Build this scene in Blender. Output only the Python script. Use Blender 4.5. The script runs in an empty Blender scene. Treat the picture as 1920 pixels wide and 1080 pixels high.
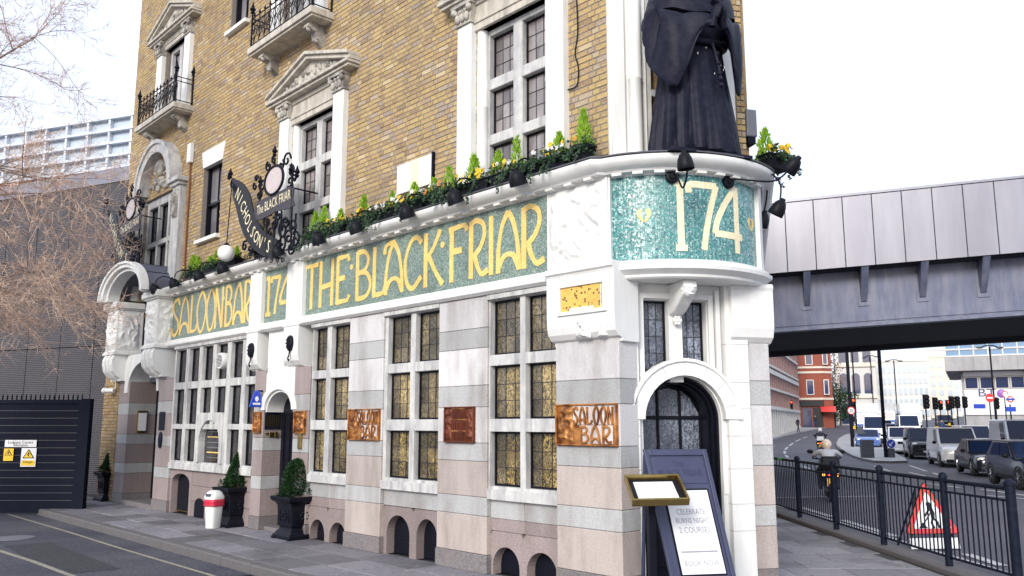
import bpy, bmesh, math, random
from math import radians, sin, cos, pi, atan2, hypot
from mathutils import Vector, Matrix, noise as mnoise
R = random.Random(7)
scene = bpy.context.scene
col = scene.collection

# ------------------------------------------------------------------ camera
FPX, HORIZON, EYE = 1600.0, 795.0, 1.75          # focal length and horizon in pixels of the 1920 px photograph, eye height in m
PITCH = math.atan((HORIZON - 540) / FPX)
cam_d = bpy.data.cameras.new('camera')
cam_d.sensor_width = 36.0
cam_d.lens = 36.0 * FPX / 1920
cam_d.clip_start, cam_d.clip_end = 0.1, 3000
cam = bpy.data.objects.new('camera', cam_d)
cam.location = (0, 0, EYE)
cam.rotation_euler = (pi / 2 + PITCH, 0, 0)
col.objects.link(cam)
scene.camera = cam

# ------------------------------------------------------------------ sky, sun, exposure
SUN_AZ, SUN_EL = radians(202), radians(25)        # clockwise from the viewing direction
world = bpy.data.worlds.new('World')
scene.world = world
world.use_nodes = True
wn = world.node_tree
bg = wn.nodes['Background']
sky = wn.nodes.new('ShaderNodeTexSky')
sky.sky_type = 'NISHITA'
sky.sun_disc = False
sky.sun_elevation = SUN_EL
sky.sun_rotation = SUN_AZ
sky.air_density, sky.dust_density, sky.ozone_density = 1.0, 3.5, 1.6
wn.links.new(sky.outputs[0], bg.inputs[0])
bg.inputs[1].default_value = 0.15
haze_bg = wn.nodes.new('ShaderNodeBackground')      # thin bright cloud over the whole sky
cl_co = wn.nodes.new('ShaderNodeTexCoord')
cl = wn.nodes.new('ShaderNodeTexNoise'); cl.inputs['Scale'].default_value = 2.2; cl.inputs['Detail'].default_value = 5
wn.links.new(cl_co.outputs['Generated'], cl.inputs['Vector'])
cl_mr = wn.nodes.new('ShaderNodeMapRange'); cl_mr.inputs[1].default_value = .3; cl_mr.inputs[2].default_value = .7; cl_mr.inputs[3].default_value = .72; cl_mr.inputs[4].default_value = .92
wn.links.new(cl.outputs['Fac'], cl_mr.inputs[0])
haze_bg.inputs[0].default_value = (.86, .93, 1.10, 1); haze_bg.inputs[1].default_value = 0.74
sky_mix = wn.nodes.new('ShaderNodeMixShader')
wn.links.new(cl_mr.outputs[0], sky_mix.inputs[0]); wn.links.new(bg.outputs[0], sky_mix.inputs[1]); wn.links.new(haze_bg.outputs[0], sky_mix.inputs[2])
wn.links.new(sky_mix.outputs[0], wn.nodes['World Output'].inputs[0])
sun_d = bpy.data.lights.new('sun', 'SUN')
sun_d.energy, sun_d.angle, sun_d.color = 1.5, radians(18), (1.0, 0.955, 0.89)
sun = bpy.data.objects.new('sun', sun_d)
_sd = Vector((sin(SUN_AZ) * cos(SUN_EL), cos(SUN_AZ) * cos(SUN_EL), sin(SUN_EL)))
sun.rotation_euler = _sd.to_track_quat('Z', 'Y').to_euler()
sun.location = (-5, -10, 30)
col.objects.link(sun)
scene.view_settings.view_transform = 'Standard'
scene.view_settings.look = 'None'
scene.view_settings.exposure = 0.88
scene.view_settings.gamma = 1.0
scene.cycles.use_denoising = True
scene.cycles.max_bounces = 6
scene.cycles.transparent_max_bounces = 8

# ------------------------------------------------------------------ pixel -> place
_cp, _sp = cos(PITCH), sin(PITCH)
def ray(px, py):
    a, b = px - 960.0, 540.0 - py
    return a, FPX * _cp - b * _sp, b * _cp + FPX * _sp
def ground(px, py, z=0.0):
    r = ray(px, py); t = (z - EYE) / r[2]
    return r[0] * t, r[1] * t
def at(px, py, d):                                 # the point on a pixel's ray at depth d
    r = ray(px, py); t = d / r[1]
    return Vector((r[0] * t, d, EYE + r[2] * t))
def road_z(y):                                     # the street dips a little, then climbs away
    pts = ((-60, -.13), (18, -.13), (28, -.30), (40, -.40), (60, -.25), (90, .40), (125, 1.30), (200, 3.0), (320, 5.0), (900, 6.0))
    for (a, za), (b, zb) in zip(pts, pts[1:]):
        if y <= b:
            t = max(0, (y - a) / (b - a)); return za + (zb - za) * t
    return pts[-1][1]

# ------------------------------------------------------------------ mesh helper
class MB:
    def __init__(s, T=None):
        s.v, s.f, s.T = [], [], T
    def add(s, vs, fs):
        n = len(s.v)
        s.v.extend(s.T(*p) for p in vs) if s.T else s.v.extend(tuple(p) for p in vs)
        s.f.extend(tuple(i + n for i in f) for f in fs)
        return s
    def box(s, x0, x1, y0, y1, z0, z1):
        return s.add([(x0, y0, z0), (x1, y0, z0), (x1, y1, z0), (x0, y1, z0), (x0, y0, z1), (x1, y0, z1), (x1, y1, z1), (x0, y1, z1)],
                     [(3, 2, 1, 0), (4, 5, 6, 7), (0, 1, 5, 4), (1, 2, 6, 5), (2, 3, 7, 6), (3, 0, 4, 7)])
    def hexa(s, p):                                 # eight corners: bottom four, top four
        return s.add(p, [(3, 2, 1, 0), (4, 5, 6, 7), (0, 1, 5, 4), (1, 2, 6, 5), (2, 3, 7, 6), (3, 0, 4, 7)])
    def rings(s, rs, closed=True, caps=True, loop=False):
        m = len(rs[0]); vs = [p for r in rs for p in r]; fs = []
        k = len(rs)
        for i in range(k if loop else k - 1):
            j2 = (i + 1) % k
            for j in range(m if closed else m - 1):
                q = (j + 1) % m
                fs.append((i * m + j, i * m + q, j2 * m + q, j2 * m + j))
        if caps and closed and not loop:
            fs.append(tuple(range(m - 1, -1, -1))); fs.append(tuple((k - 1) * m + j for j in range(m)))
        return s.add(vs, fs)
    def tube(s, path, r, n=6, caps=True):
        P = [Vector(p) for p in path]
        rad = r if isinstance(r, (list, tuple)) else [r] * len(P)
        rs = []; prev = None
        for i, p in enumerate(P):
            t = (P[min(i + 1, len(P) - 1)] - P[max(i - 1, 0)])
            if t.length < 1e-9: t = Vector((0, 0, 1))
            t.normalize()
            if prev is None:
                a = Vector((0, 0, 1)) if abs(t.z) < .9 else Vector((1, 0, 0))
                u = t.cross(a).normalized()
            else:
                u = prev - t * prev.dot(t)
                u = u.normalized() if u.length > 1e-6 else t.orthogonal().normalized()
            prev = u; w = t.cross(u)
            rs.append([tuple(p + (u * cos(2 * pi * k / n) + w * sin(2 * pi * k / n)) * rad[i]) for k in range(n)])
        return s.rings(rs, caps=caps)
    def lathe(s, prof, c=(0, 0, 0), n=16, caps=True, sx=1, sy=1, fold=None):
        rs = []
        for r, z in prof:
            rs.append([(c[0] + sx * r * cos(2 * pi * k / n) * (fold(k / n, z) if fold else 1), c[1] + sy * r * sin(2 * pi * k / n) * (fold(k / n, z) if fold else 1), c[2] + z) for k in range(n)])
        return s.rings(rs, caps=caps)
    def ball(s, c, r, n=10, m=7, sc=(1, 1, 1)):
        prof = [(r * sin(pi * i / m), -r * cos(pi * i / m)) for i in range(m + 1)]
        prof[0] = (r * .02, -r); prof[-1] = (r * .02, r)
        rs = [[(c[0] + sc[0] * a * cos(2 * pi * k / n), c[1] + sc[1] * a * sin(2 * pi * k / n), c[2] + sc[2] * z) for k in range(n)] for a, z in prof]
        return s.rings(rs)
    def prism(s, poly, y0, y1, plane='xz'):          # a polygon in x,z pushed along y (or x,y along z / y,z along x)
        m = len(poly)
        mk = {'xz': lambda a, b, h: (a, h, b), 'xy': lambda a, b, h: (a, b, h), 'yz': lambda a, b, h: (h, a, b)}[plane]
        vs = [mk(a, b, y0) for a, b in poly] + [mk(a, b, y1) for a, b in poly]
        fs = [tuple(range(m)), tuple(range(2 * m - 1, m - 1, -1))] + [(j, (j + 1) % m, m + (j + 1) % m, m + j) for j in range(m)]
        return s.add(vs, fs)
    def ribbon(s, pts, w, y0, y1):                   # a flat stroke in x,z, w one width or one per point
        n = len(pts); ws = w if isinstance(w, (list, tuple)) else [w] * n
        L, Rr = [], []
        for i in range(n):
            a = pts[max(i - 1, 0)]; b = pts[min(i + 1, n - 1)]
            dx, dz = b[0] - a[0], b[1] - a[1]; l = hypot(dx, dz) or 1
            nx, nz = -dz / l, dx / l
            L.append((pts[i][0] + nx * ws[i] / 2, pts[i][1] + nz * ws[i] / 2)); Rr.append((pts[i][0] - nx * ws[i] / 2, pts[i][1] - nz * ws[i] / 2))
        vs = [(a, y1, b) for a, b in L] + [(a, y1, b) for a, b in Rr] + [(a, y0, b) for a, b in L] + [(a, y0, b) for a, b in Rr]
        fs = []
        for i in range(n - 1):
            fs += [(i, i + 1, n + i + 1, n + i), (2 * n + i, 2 * n + i + 1, i + 1, i), (n + i, n + i + 1, 3 * n + i + 1, 3 * n + i)]
        fs += [(0, n, 3 * n, 2 * n), (n - 1, 3 * n - 1, 4 * n - 1, 2 * n - 1)]
        return s.add(vs, fs)
    def build(s, name, mat, parent=None, smooth=False, bevel=0, recalc=True, seg=2):
        me = bpy.data.meshes.new(name)
        me.from_pydata(s.v, [], s.f)
        if recalc and s.f:
            bm = bmesh.new(); bm.from_mesh(me)
            bmesh.ops.recalc_face_normals(bm, faces=bm.faces)
            bm.to_mesh(me); bm.free()
        if smooth:
            me.polygons.foreach_set('use_smooth', [True] * len(me.polygons))
            me.set_sharp_from_angle(angle=radians(smooth if smooth is not True else 40))
        me.materials.append(mat)
        o = bpy.data.objects.new(name, me)
        col.objects.link(o)
        if parent is not None: o.parent = parent
        if bevel:
            b = o.modifiers.new('bevel', 'BEVEL'); b.width = bevel; b.segments = seg; b.limit_method = 'ANGLE'; b.angle_limit = radians(40)
        return o

def tag(o, label=None, cat=None, group=None, kind=None):
    if label: o['label'] = label
    if cat: o['category'] = cat
    if group: o['group'] = group
    if kind: o['kind'] = kind
    return o
def thing(name, label, cat, loc=(0, 0, 0), rz=0, group=None):
    o = bpy.data.objects.new(name, None)
    o.empty_display_size = .2
    o.location = loc; o.rotation_euler = (0, 0, rz)
    col.objects.link(o)
    return tag(o, label, cat, group)
def copy_tree(o, parent=None):
    c = o.copy(); col.objects.link(c); c.parent = parent
    for ch in list(o.children):
        copy_tree(ch, c)
    return c
def piece(o, name, parent, loc=None, rot=None):
    c = o.copy(); c.name = name; col.objects.link(c); c.parent = parent
    if loc is not None: c.location = loc
    if rot is not None: c.rotation_euler = rot
    return c

# ------------------------------------------------------------------ materials
def _nt(name):
    m = bpy.data.materials.new(name); m.use_nodes = True
    nt = m.node_tree; return m, nt, nt.nodes['Principled BSDF']
def node(nt, t, **kw):
    n = nt.nodes.new('ShaderNode' + t)
    for k, v in kw.items():
        if k in n.inputs.keys(): n.inputs[k].default_value = v
        else: setattr(n, k, v)
    return n
def ramp(nt, stops, src, interp='LINEAR'):
    r = nt.nodes.new('ShaderNodeValToRGB'); e = r.color_ramp.elements
    r.color_ramp.interpolation = interp
    while len(e) < len(stops): e.new(.5)
    for i, (p, c) in enumerate(stops):
        e[i].position = p; e[i].color = (*c, 1) if len(c) == 3 else c
    nt.links.new(src, r.inputs[0]); return r.outputs[0]
def mixc(nt, a, b, fac, mode='MIX'):
    m = nt.nodes.new('ShaderNodeMix'); m.data_type = 'RGBA'; m.blend_type = mode
    def put(i, v):
        if isinstance(v, (tuple, list)): m.inputs[i].default_value = (*v, 1) if len(v) == 3 else v
        elif isinstance(v, (int, float)): m.inputs[i].default_value = v
        else: nt.links.new(v, m.inputs[i])
    put(0, fac); put(6, a); put(7, b)
    return m.outputs[2]
def bump(nt, bs, h, strength=.3, dist=.01):
    b = node(nt, 'Bump'); b.inputs['Strength'].default_value = strength; b.inputs['Distance'].default_value = dist
    nt.links.new(h, b.inputs['Height']); nt.links.new(b.outputs[0], bs.inputs['Normal'])
def coords(nt, mode='Object'):
    return node(nt, 'TexCoord').outputs[mode]
def noise(nt, co, scale, detail=4, rough=.55, dist=0.0, out=0):
    n = node(nt, 'TexNoise'); n.inputs['Scale'].default_value = scale; n.inputs['Detail'].default_value = detail
    n.inputs['Roughness'].default_value = rough; n.inputs['Distortion'].default_value = dist
    if co is not None: nt.links.new(co, n.inputs['Vector'])
    return n.outputs[out]
def stretch(nt, co, s):
    m = node(nt, 'Mapping'); m.inputs['Scale'].default_value = s; nt.links.new(co, m.inputs['Vector']); return m.outputs[0]
def pmat(name, c, c2=None, rough=.6, metal=0.0, scale=6, amt=.5, bmp=.15, bscale=60, bd=.004, grime=None, gscale=1.5, gamt=.5, streak=False, spec=None, coat=0, speck=0):
    m, nt, bs = _nt(name)
    co = coords(nt)
    n1 = noise(nt, co, scale, 6)
    c2 = c2 or tuple(x * .72 for x in c)
    k = ramp(nt, [(.5 - .25 * (1 / max(amt, .1)) * .6, (0, 0, 0)), (.5 + .25, (1, 1, 1))], n1)
    colr = mixc(nt, c2, c, k)
    if grime:
        g = noise(nt, stretch(nt, co, (1, 1, .18)) if streak else co, gscale * (3 if streak else 1), 7, .62)
        gm = ramp(nt, [(.42, (0, 0, 0)), (.42 + .5 * (1.15 - gamt), (gamt,) * 3)], g)
        colr = mixc(nt, colr, grime, gm)
    nt.links.new(colr, bs.inputs['Base Color'])
    bs.inputs['Roughness'].default_value = rough; bs.inputs['Metallic'].default_value = metal
    if spec is not None: bs.inputs['Specular IOR Level'].default_value = spec
    if coat: bs.inputs['Coat Weight'].default_value = coat; bs.inputs['Coat Roughness'].default_value = .06
    if speck:
        sp = ramp(nt, [(.40, (.55,) * 3), (.5, (1,) * 3), (.62, (1.6,) * 3)], noise(nt, co, speck, 2, .6)); nt.links.new(mixc(nt, colr, sp, .85, 'MULTIPLY'), bs.inputs['Base Color'])
    if bmp: bump(nt, bs, noise(nt, co, bscale, 4), bmp, bd)
    return m
M = {}
M['white'] = pmat('white_paint', (.80, .80, .77), (.74, .745, .73), .55, grime=(.46, .44, .40), gscale=1.5, gamt=.42, bmp=.12, bscale=25, streak=True)
M['stone'] = pmat('portland_stone', (.64, .635, .60), (.46, .46, .46), .7, scale=9, grime=(.20, .20, .22), gscale=2.6, gamt=.64, bmp=.3, bscale=30, streak=True)
M['carved'] = pmat('carved_stone', (.56, .53, .46), (.38, .36, .32), .75, scale=14, grime=(.12, .11, .11), gscale=5, gamt=.8, bmp=.35, bscale=40)
M['oldstone'] = pmat('sooty_stone', (.60, .56, .48), (.48, .45, .38), .75, scale=7, grime=(.19, .17, .155), gscale=2.5, gamt=.6, bmp=.3, bscale=35, streak=True)
M['mortar'] = pmat('mortar', (.27, .235, .20), (.18, .155, .14), .9, scale=20, bmp=.3)
M['iron'] = pmat('black_iron', (.009, .010, .018), (.006, .0065, .012), .45, spec=.1, scale=12, bmp=.15, bscale=80)
M['blackpaint'] = pmat('black_gloss_paint', (.008, .009, .016), (.005, .0055, .010), .35, spec=.14, scale=10, bmp=.06, bscale=30)
M['lead'] = pmat('lead_sheet', (.16, .17, .20), (.11, .115, .14), .5, scale=5, grime=(.25, .25, .25), gamt=.4)
M['bluelead'] = pmat('lead_roof', (.10, .11, .155), (.07, .075, .11), .45, scale=5, grime=(.22, .22, .25), gamt=.4)
M['came'] = pmat('lead_came', (.03, .03, .035), None, .5)
M['shop_dark'] = pmat('dark_opening', (.012, .012, .016), None, .6)
M['bronze'] = pmat('dark_bronze', (.011, .0125, .026), (.006, .007, .016), .5, scale=5, spec=.12, grime=(.05, .052, .075), gscale=12, gamt=.35, bmp=.5, bscale=45, bd=.006)
M["brass"] = pmat("brass", (.50, .37, .13), (.28, .20, .07), .32, 1.0, scale=12)
M['gold'] = None
M['paper'] = pmat('paper', (.80, .80, .80), (.74, .74, .75), .6, bmp=0)
M['plastic_black'] = pmat('black_plastic', (.010, .011, .016), (.007, .008, .011), .45, spec=.12, scale=15, bmp=.1)
M['plastic_white'] = pmat('white_plastic', (.78, .79, .76), (.72, .73, .70), .35, scale=4, bmp=0)
M['redbag'] = pmat('red_bag', (.60, .02, .06), (.42, .01, .04), .35, scale=9, bmp=.5, bscale=16, bd=.02)
M['asphalt'] = pmat('asphalt', (.052, .054, .074), (.034, .036, .053), .8, scale=1.3, grime=(.09, .09, .10), gscale=.5, gamt=.7, bmp=.55, bscale=110, bd=.008, speck=38)
M['asphalt_main'] = pmat('asphalt_main', (.078, .077, .098), (.060, .060, .078), .75, scale=.3, grime=(.12, .115, .125), gscale=.15, gamt=.5, bmp=.4, bscale=120, bd=.006, speck=30)
M['asphalt_patch'] = pmat('asphalt_patch', (.040, .041, .050), (.028, .029, .037), .8, scale=2, bmp=.5, bscale=110, bd=.008, speck=45)
M['joint'] = pmat('paving_joint', (.055, .052, .055), (.035, .034, .04), .9, scale=8, bmp=.4)
M['kerb'] = pmat('granite_kerb', (.14, .13, .13), (.09, .085, .09), .75, scale=25, bmp=.4, bscale=60, bd=.006)
M['concrete'] = pmat('concrete', (.42, .41, .41), (.34, .335, .34), .8, scale=1.5, grime=(.24, .235, .24), gscale=.6, gamt=.6, streak=True)
M['paint_line'] = pmat('road_paint', (.62, .62, .62), (.33, .33, .34), .7, scale=14, amt=.9, bmp=.3)
M['paint_yellow'] = pmat('road_paint_yellow', (.42, .39, .31), (.18, .17, .15), .7, scale=18, amt=.9, bmp=.3)
M['terracotta'] = pmat('clay', (.25, .10, .05), None, .8)
M['globe'] = pmat('opal_glass', (.82, .82, .80), (.78, .78, .76), .18, bmp=0)
M['chrome'] = pmat('chrome', (.6, .6, .62), None, .15, 1.0, bmp=0)
M['rubber'] = pmat('rubber', (.016, .016, .018), None, .75)
M['greypost'] = pmat('grey_steel', (.10, .105, .12), (.075, .08, .09), .5, .2, bmp=.05)
M['fence'] = pmat('navy_painted_steel', (.008, .012, .026), (.005, .008, .018), .5, spec=.1, scale=6, grime=(.05, .05, .06), gscale=14, gamt=.3, bmp=.1)
def flat(name, c, rough=.5, metal=0.0, coat=0, emit=0):
    m, nt, bs = _nt(name)
    bs.inputs['Base Color'].default_value = (*c, 1); bs.inputs['Roughness'].default_value = rough; bs.inputs['Metallic'].default_value = metal
    if coat: bs.inputs['Coat Weight'].default_value = coat; bs.inputs['Coat Roughness'].default_value = .05
    if emit: bs.inputs['Emission Color'].default_value = (*c, 1); bs.inputs['Emission Strength'].default_value = emit
    return m
M['sign_white'] = flat('sign_white', (.75, .75, .76), .4)
M['sign_black'] = flat('sign_black', (.015, .015, .018), .4)
M['sign_black'].node_tree.nodes['Principled BSDF'].inputs['Specular IOR Level'].default_value = .2
M['sign_yellow'] = flat('sign_yellow', (.80, .52, .02), .4)
M['sign_red'] = flat('sign_red', (.62, .05, .04), .4)
M['sign_blue'] = flat('sign_blue', (.02, .06, .45), .35)
M['red_light'] = flat('red_light', (.9, .06, .02), .3, emit=2.5)
M['amber_light'] = flat('amber_light', (.9, .35, .05), .3, emit=2.0)
M['head_light'] = flat('head_light', (.80, .78, .72), .15, coat=1)
M['green_light'] = flat('green_tape', (.02, .42, .06), .4)

def island_random(nt):
    g = node(nt, 'NewGeometry'); oi = node(nt, 'ObjectInfo')
    a = node(nt, 'Math', operation='ADD'); nt.links.new(g.outputs['Random Per Island'], a.inputs[0]); nt.links.new(oi.outputs['Random'], a.inputs[1])
    fr = node(nt, 'Math', operation='FRACT'); nt.links.new(a.outputs[0], fr.inputs[0]); return fr.outputs[0]
def brick_mat(name, stops, grime=(.13, .10, .08)):
    m, nt, bs = _nt(name)
    co = coords(nt)
    r = ramp(nt, stops, island_random(nt))
    c = mixc(nt, r, (.62, .55, .42), ramp(nt, [(.45, (0, 0, 0)), (.8, (.45,) * 3)], noise(nt, co, 30, 5)), 'MIX')
    c = mixc(nt, c, grime, ramp(nt, [(.50, (0, 0, 0)), (.78, (.55,) * 3)], noise(nt, co, .9, 6, .6)))
    nt.links.new(c, bs.inputs['Base Color']); bs.inputs['Roughness'].default_value = .85
    bump(nt, bs, noise(nt, co, 60, 5), .6, .008)
    return m
M['brick'] = brick_mat('stock_brick', [(0, (.23, .15, .085)), (.10, (.33, .22, .10)), (.35, (.41, .285, .11)), (.55, (.46, .325, .13)), (.72, (.38, .25, .105)), (.88, (.30, .235, .19)), (1, (.53, .41, .23))])
M['brick_pier'] = brick_mat('pier_brick', [(0, (.22, .14, .06)), (.4, (.33, .22, .09)), (.8, (.38, .26, .12)), (1, (.25, .18, .12))])
def brick_tex_mat(name, a, b, mort, sc=1.0):        # far brickwork, too small to pick apart
    m, nt, bs = _nt(name)
    co = coords(nt)
    sep = node(nt, 'SeparateXYZ'); nt.links.new(co, sep.inputs[0])
    ad = node(nt, 'Math', operation='ADD'); nt.links.new(sep.outputs[0], ad.inputs[0]); nt.links.new(sep.outputs[1], ad.inputs[1])
    cb = node(nt, 'CombineXYZ'); nt.links.new(ad.outputs[0], cb.inputs[0]); nt.links.new(sep.outputs[2], cb.inputs[1])
    t = node(nt, 'TexBrick'); nt.links.new(cb.outputs[0], t.inputs['Vector'])
    t.inputs['Color1'].default_value = (*a, 1); t.inputs['Color2'].default_value = (*b, 1); t.inputs['Mortar'].default_value = (*mort, 1)
    t.inputs['Scale'].default_value = sc; t.inputs['Brick Width'].default_value = .225; t.inputs['Row Height'].default_value = .075; t.inputs['Mortar Size'].default_value = .008
    nt.links.new(t.outputs[0], bs.inputs['Base Color']); bs.inputs['Roughness'].default_value = .85
    return m
M['brick_far'] = brick_tex_mat('brickwork', (.42, .27, .10), (.30, .18, .07), (.26, .22, .17))
M['redbrick'] = brick_tex_mat('red_brickwork', (.36, .07, .035), (.27, .05, .03), (.25, .14, .10))

def granite(name, a, b, dark, sc=1.0, rough=.45):
    m, nt, bs = _nt(name)
    co = coords(nt)
    oi = node(nt, 'ObjectInfo')
    n1 = noise(nt, co, 46 * sc, 3, .7)
    c = mixc(nt, a, b, ramp(nt, [(.42, (0, 0, 0)), (.58, (1, 1, 1))], n1))
    c = mixc(nt, c, dark, ramp(nt, [(.56, (0, 0, 0)), (.68, (.8,) * 3)], noise(nt, co, 95 * sc, 2, .6)))
    c = mixc(nt, c, (.20, .16, .14), ramp(nt, [(.44, (0, 0, 0)), (.74, (.7,) * 3)], noise(nt, stretch(nt, co, (1, 1, .3)), 2.6, 7, .65)))
    h = node(nt, 'HueSaturation'); nt.links.new(c, h.inputs['Color'])
    mr = node(nt, 'MapRange'); nt.links.new(oi.outputs['Random'], mr.inputs[0]); mr.inputs[3].default_value = .86; mr.inputs[4].default_value = 1.12
    nt.links.new(mr.outputs[0], h.inputs['Value'])
    nt.links.new(h.outputs[0], bs.inputs['Base Color']); bs.inputs['Roughness'].default_value = rough
    bump(nt, bs, n1, .12, .003)
    return m
M['granite_pale'] = granite('pale_granite', (.64, .625, .62), (.57, .56, .56), (.43, .415, .42))
M['granite_pink'] = granite('pink_granite', (.52, .45, .41), (.45, .39, .36), (.31, .27, .255))
M['granite_grey'] = granite('grey_granite', (.46, .465, .46), (.38, .385, .385), (.25, .25, .255))
M['granite_brown'] = granite('brown_granite', (.34, .28, .265), (.27, .22, .215), (.15, .125, .125))
M['granite_base'] = granite('dark_base_granite', (.22, .20, .20), (.14, .13, .135), (.06, .058, .062))

def mosaic(name, cols, sc, grout, rough=.3, glint=.25):
    m, nt, bs = _nt(name)
    co = coords(nt)
    v = node(nt, 'TexVoronoi'); v.inputs['Scale'].default_value = sc; v.inputs['Randomness'].default_value = .62; nt.links.new(co, v.inputs['Vector'])
    e = node(nt, 'TexVoronoi', feature='DISTANCE_TO_EDGE'); e.inputs['Scale'].default_value = sc; e.inputs['Randomness'].default_value = .62; nt.links.new(co, e.inputs['Vector'])
    sep = node(nt, 'SeparateColor'); nt.links.new(v.outputs['Color'], sep.inputs[0])
    c = ramp(nt, cols, sep.outputs[0])
    c = mixc(nt, c, tuple(x * .45 for x in cols[0][1]), ramp(nt, [(.45, (0, 0, 0)), (.75, (.5,) * 3)], noise(nt, co, 1.3, 5)))
    k = ramp(nt, [(.04, (0, 0, 0)), (.11, (1, 1, 1))], e.outputs['Distance'])
    c = mixc(nt, grout, c, k)
    nt.links.new(c, bs.inputs['Base Color'])
    bs.inputs['Roughness'].default_value = rough
    # each piece of glass sits at its own slight tilt
    n = node(nt, 'NewGeometry'); vm = node(nt, 'VectorMath', operation='SUBTRACT'); nt.links.new(v.outputs['Color'], vm.inputs[0]); vm.inputs[1].default_value = (.5, .5, .5)
    sc2 = node(nt, 'VectorMath', operation='SCALE'); nt.links.new(vm.outputs[0], sc2.inputs[0]); sc2.inputs['Scale'].default_value = glint
    ad = node(nt, 'VectorMath', operation='ADD'); nt.links.new(n.outputs['Normal'], ad.inputs[0]); nt.links.new(sc2.outputs[0], ad.inputs[1])
    nm = node(nt, 'VectorMath', operation='NORMALIZE'); nt.links.new(ad.outputs[0], nm.inputs[0]); nt.links.new(nm.outputs[0], bs.inputs['Normal'])
    return m
M['mosaic'] = mosaic('green_mosaic', [(0, (.07, .14, .12)), (.3, (.15, .24, .20)), (.6, (.25, .35, .28)), (.85, (.40, .48, .42)), (1, (.10, .18, .17))], 70, (.11, .12, .11), .4, .12)
M['mosaic_bay'] = mosaic('turquoise_mosaic', [(0, (.035, .20, .20)), (.35, (.08, .34, .32)), (.65, (.19, .46, .43)), (.88, (.48, .66, .62)), (1, (.05, .14, .19))], 48, (.05, .09, .10), .28, .2)
M['gold'] = mosaic('gold_mosaic', [(0, (.80, .54, .13)), (.5, (.86, .62, .19)), (1, (.90, .69, .27))], 46, (.70, .48, .14), .38, .15)
M['gold_pale'] = mosaic('pale_gold_mosaic', [(0, (.84, .74, .46)), (.5, (.89, .81, .56)), (1, (.92, .87, .66))], 46, (.74, .64, .40), .35, .12)
M['gold_speck'] = mosaic('speckled_gold', [(0, (.78, .46, .08)), (.74, (.86, .56, .14)), (.80, (.86, .56, .14)), (.84, (.12, .05, .02)), (1, (.18, .07, .02))], 40, (.62, .38, .08), .4, .2)

def copper():
    m, nt, bs = _nt('beaten_copper')
    co = coords(nt)
    n1 = noise(nt, co, 9, 6)
    c = mixc(nt, (.17, .055, .018), (.60, .26, .07), ramp(nt, [(.35, (0, 0, 0)), (.62, (1, 1, 1))], n1))
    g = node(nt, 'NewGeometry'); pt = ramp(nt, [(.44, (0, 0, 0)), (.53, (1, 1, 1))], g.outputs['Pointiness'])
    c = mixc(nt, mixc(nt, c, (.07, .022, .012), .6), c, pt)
    nt.links.new(c, bs.inputs['Base Color']); bs.inputs['Metallic'].default_value = .55; bs.inputs['Roughness'].default_value = .42
    bump(nt, bs, noise(nt, co, 45, 4), .5, .006)
    return m
M['copper'] = copper()
M['copper_dark'] = pmat('tarnished_copper', (.20, .055, .025), (.10, .028, .016), .5, .5, scale=12, bmp=.5, bscale=35, bd=.008)

def leaded(name, lo, hi, emit=0.0, bsc=34, rough=.14, bst=.55):
    m, nt, bs = _nt(name)
    co = coords(nt); oi = node(nt, 'ObjectInfo')
    off = node(nt, 'VectorMath', operation='ADD'); nt.links.new(co, off.inputs[0])
    cb = node(nt, 'CombineXYZ'); ml = node(nt, 'Math', operation='MULTIPLY'); nt.links.new(oi.outputs['Random'], ml.inputs[0]); ml.inputs[1].default_value = 37.0
    nt.links.new(ml.outputs[0], cb.inputs[0]); nt.links.new(cb.outputs[0], off.inputs[1])
    w = noise(nt, stretch(nt, off.outputs[0], (1, 1, .7)), bsc, 2, .5, 1.2)
    c = mixc(nt, lo, hi, ramp(nt, [(.38, (0, 0, 0)), (.64, (1, 1, 1))], w))
    c = mixc(nt, c, lo, ramp(nt, [(.42, (0, 0, 0)), (.62, (.75,) * 3)], noise(nt, co, 1.9, 3, .5)))
    h = node(nt, 'HueSaturation'); nt.links.new(c, h.inputs['Color'])
    mr = node(nt, 'MapRange'); nt.links.new(oi.outputs['Random'], mr.inputs[0]); mr.inputs[3].default_value = .55; mr.inputs[4].default_value = 1.25
    nt.links.new(mr.outputs[0], h.inputs['Value'])
    nt.links.new(h.outputs[0], bs.inputs['Base Color'])
    bs.inputs['Roughness'].default_value = rough; bs.inputs['Coat Weight'].default_value = .6; bs.inputs['Coat Roughness'].default_value = .05
    if emit:
        nt.links.new(h.outputs[0], bs.inputs['Emission Color']); bs.inputs['Emission Strength'].default_value = emit
    bump(nt, bs, w, bst, .02)
    return m
M['amber'] = leaded('amber_leaded_glass', (.09, .062, .025), (.50, .375, .155), .18)  # amber panes: room light and reflections put into colour and weak emission
M['amber_dim'] = leaded('dim_leaded_glass', (.055, .045, .028), (.25, .20, .115), .05)
M['amber_dark'] = leaded('dark_rippled_glass', (.012, .010, .008), (.42, .30, .10), .10, 40)
M['clear_lead'] = leaded('clear_leaded_glass', (.05, .06, .09), (.30, .34, .42), 0, 40, .1, .7)
M['dark_lead'] = leaded('dark_leaded_glass', (.012, .012, .018), (.05, .045, .045), 0, 10, .12, .12)
M['upper_lead'] = leaded('upper_leaded_glass', (.20, .17, .17), (.34, .31, .30), 0, 3, .10, .06)
M['glass_sash'] = leaded('sash_glass', (.22, .21, .23), (.34, .33, .35), 0, 1.6, .06, .03)
M['glass_dark'] = flat('dark_glass', (.012, .016, .03), .06, coat=1)
M['glass_car'] = flat('car_glass', (.008, .016, .045), .08)
M['glass_car'].node_tree.nodes['Principled BSDF'].inputs['Specular IOR Level'].default_value = .3
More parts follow.
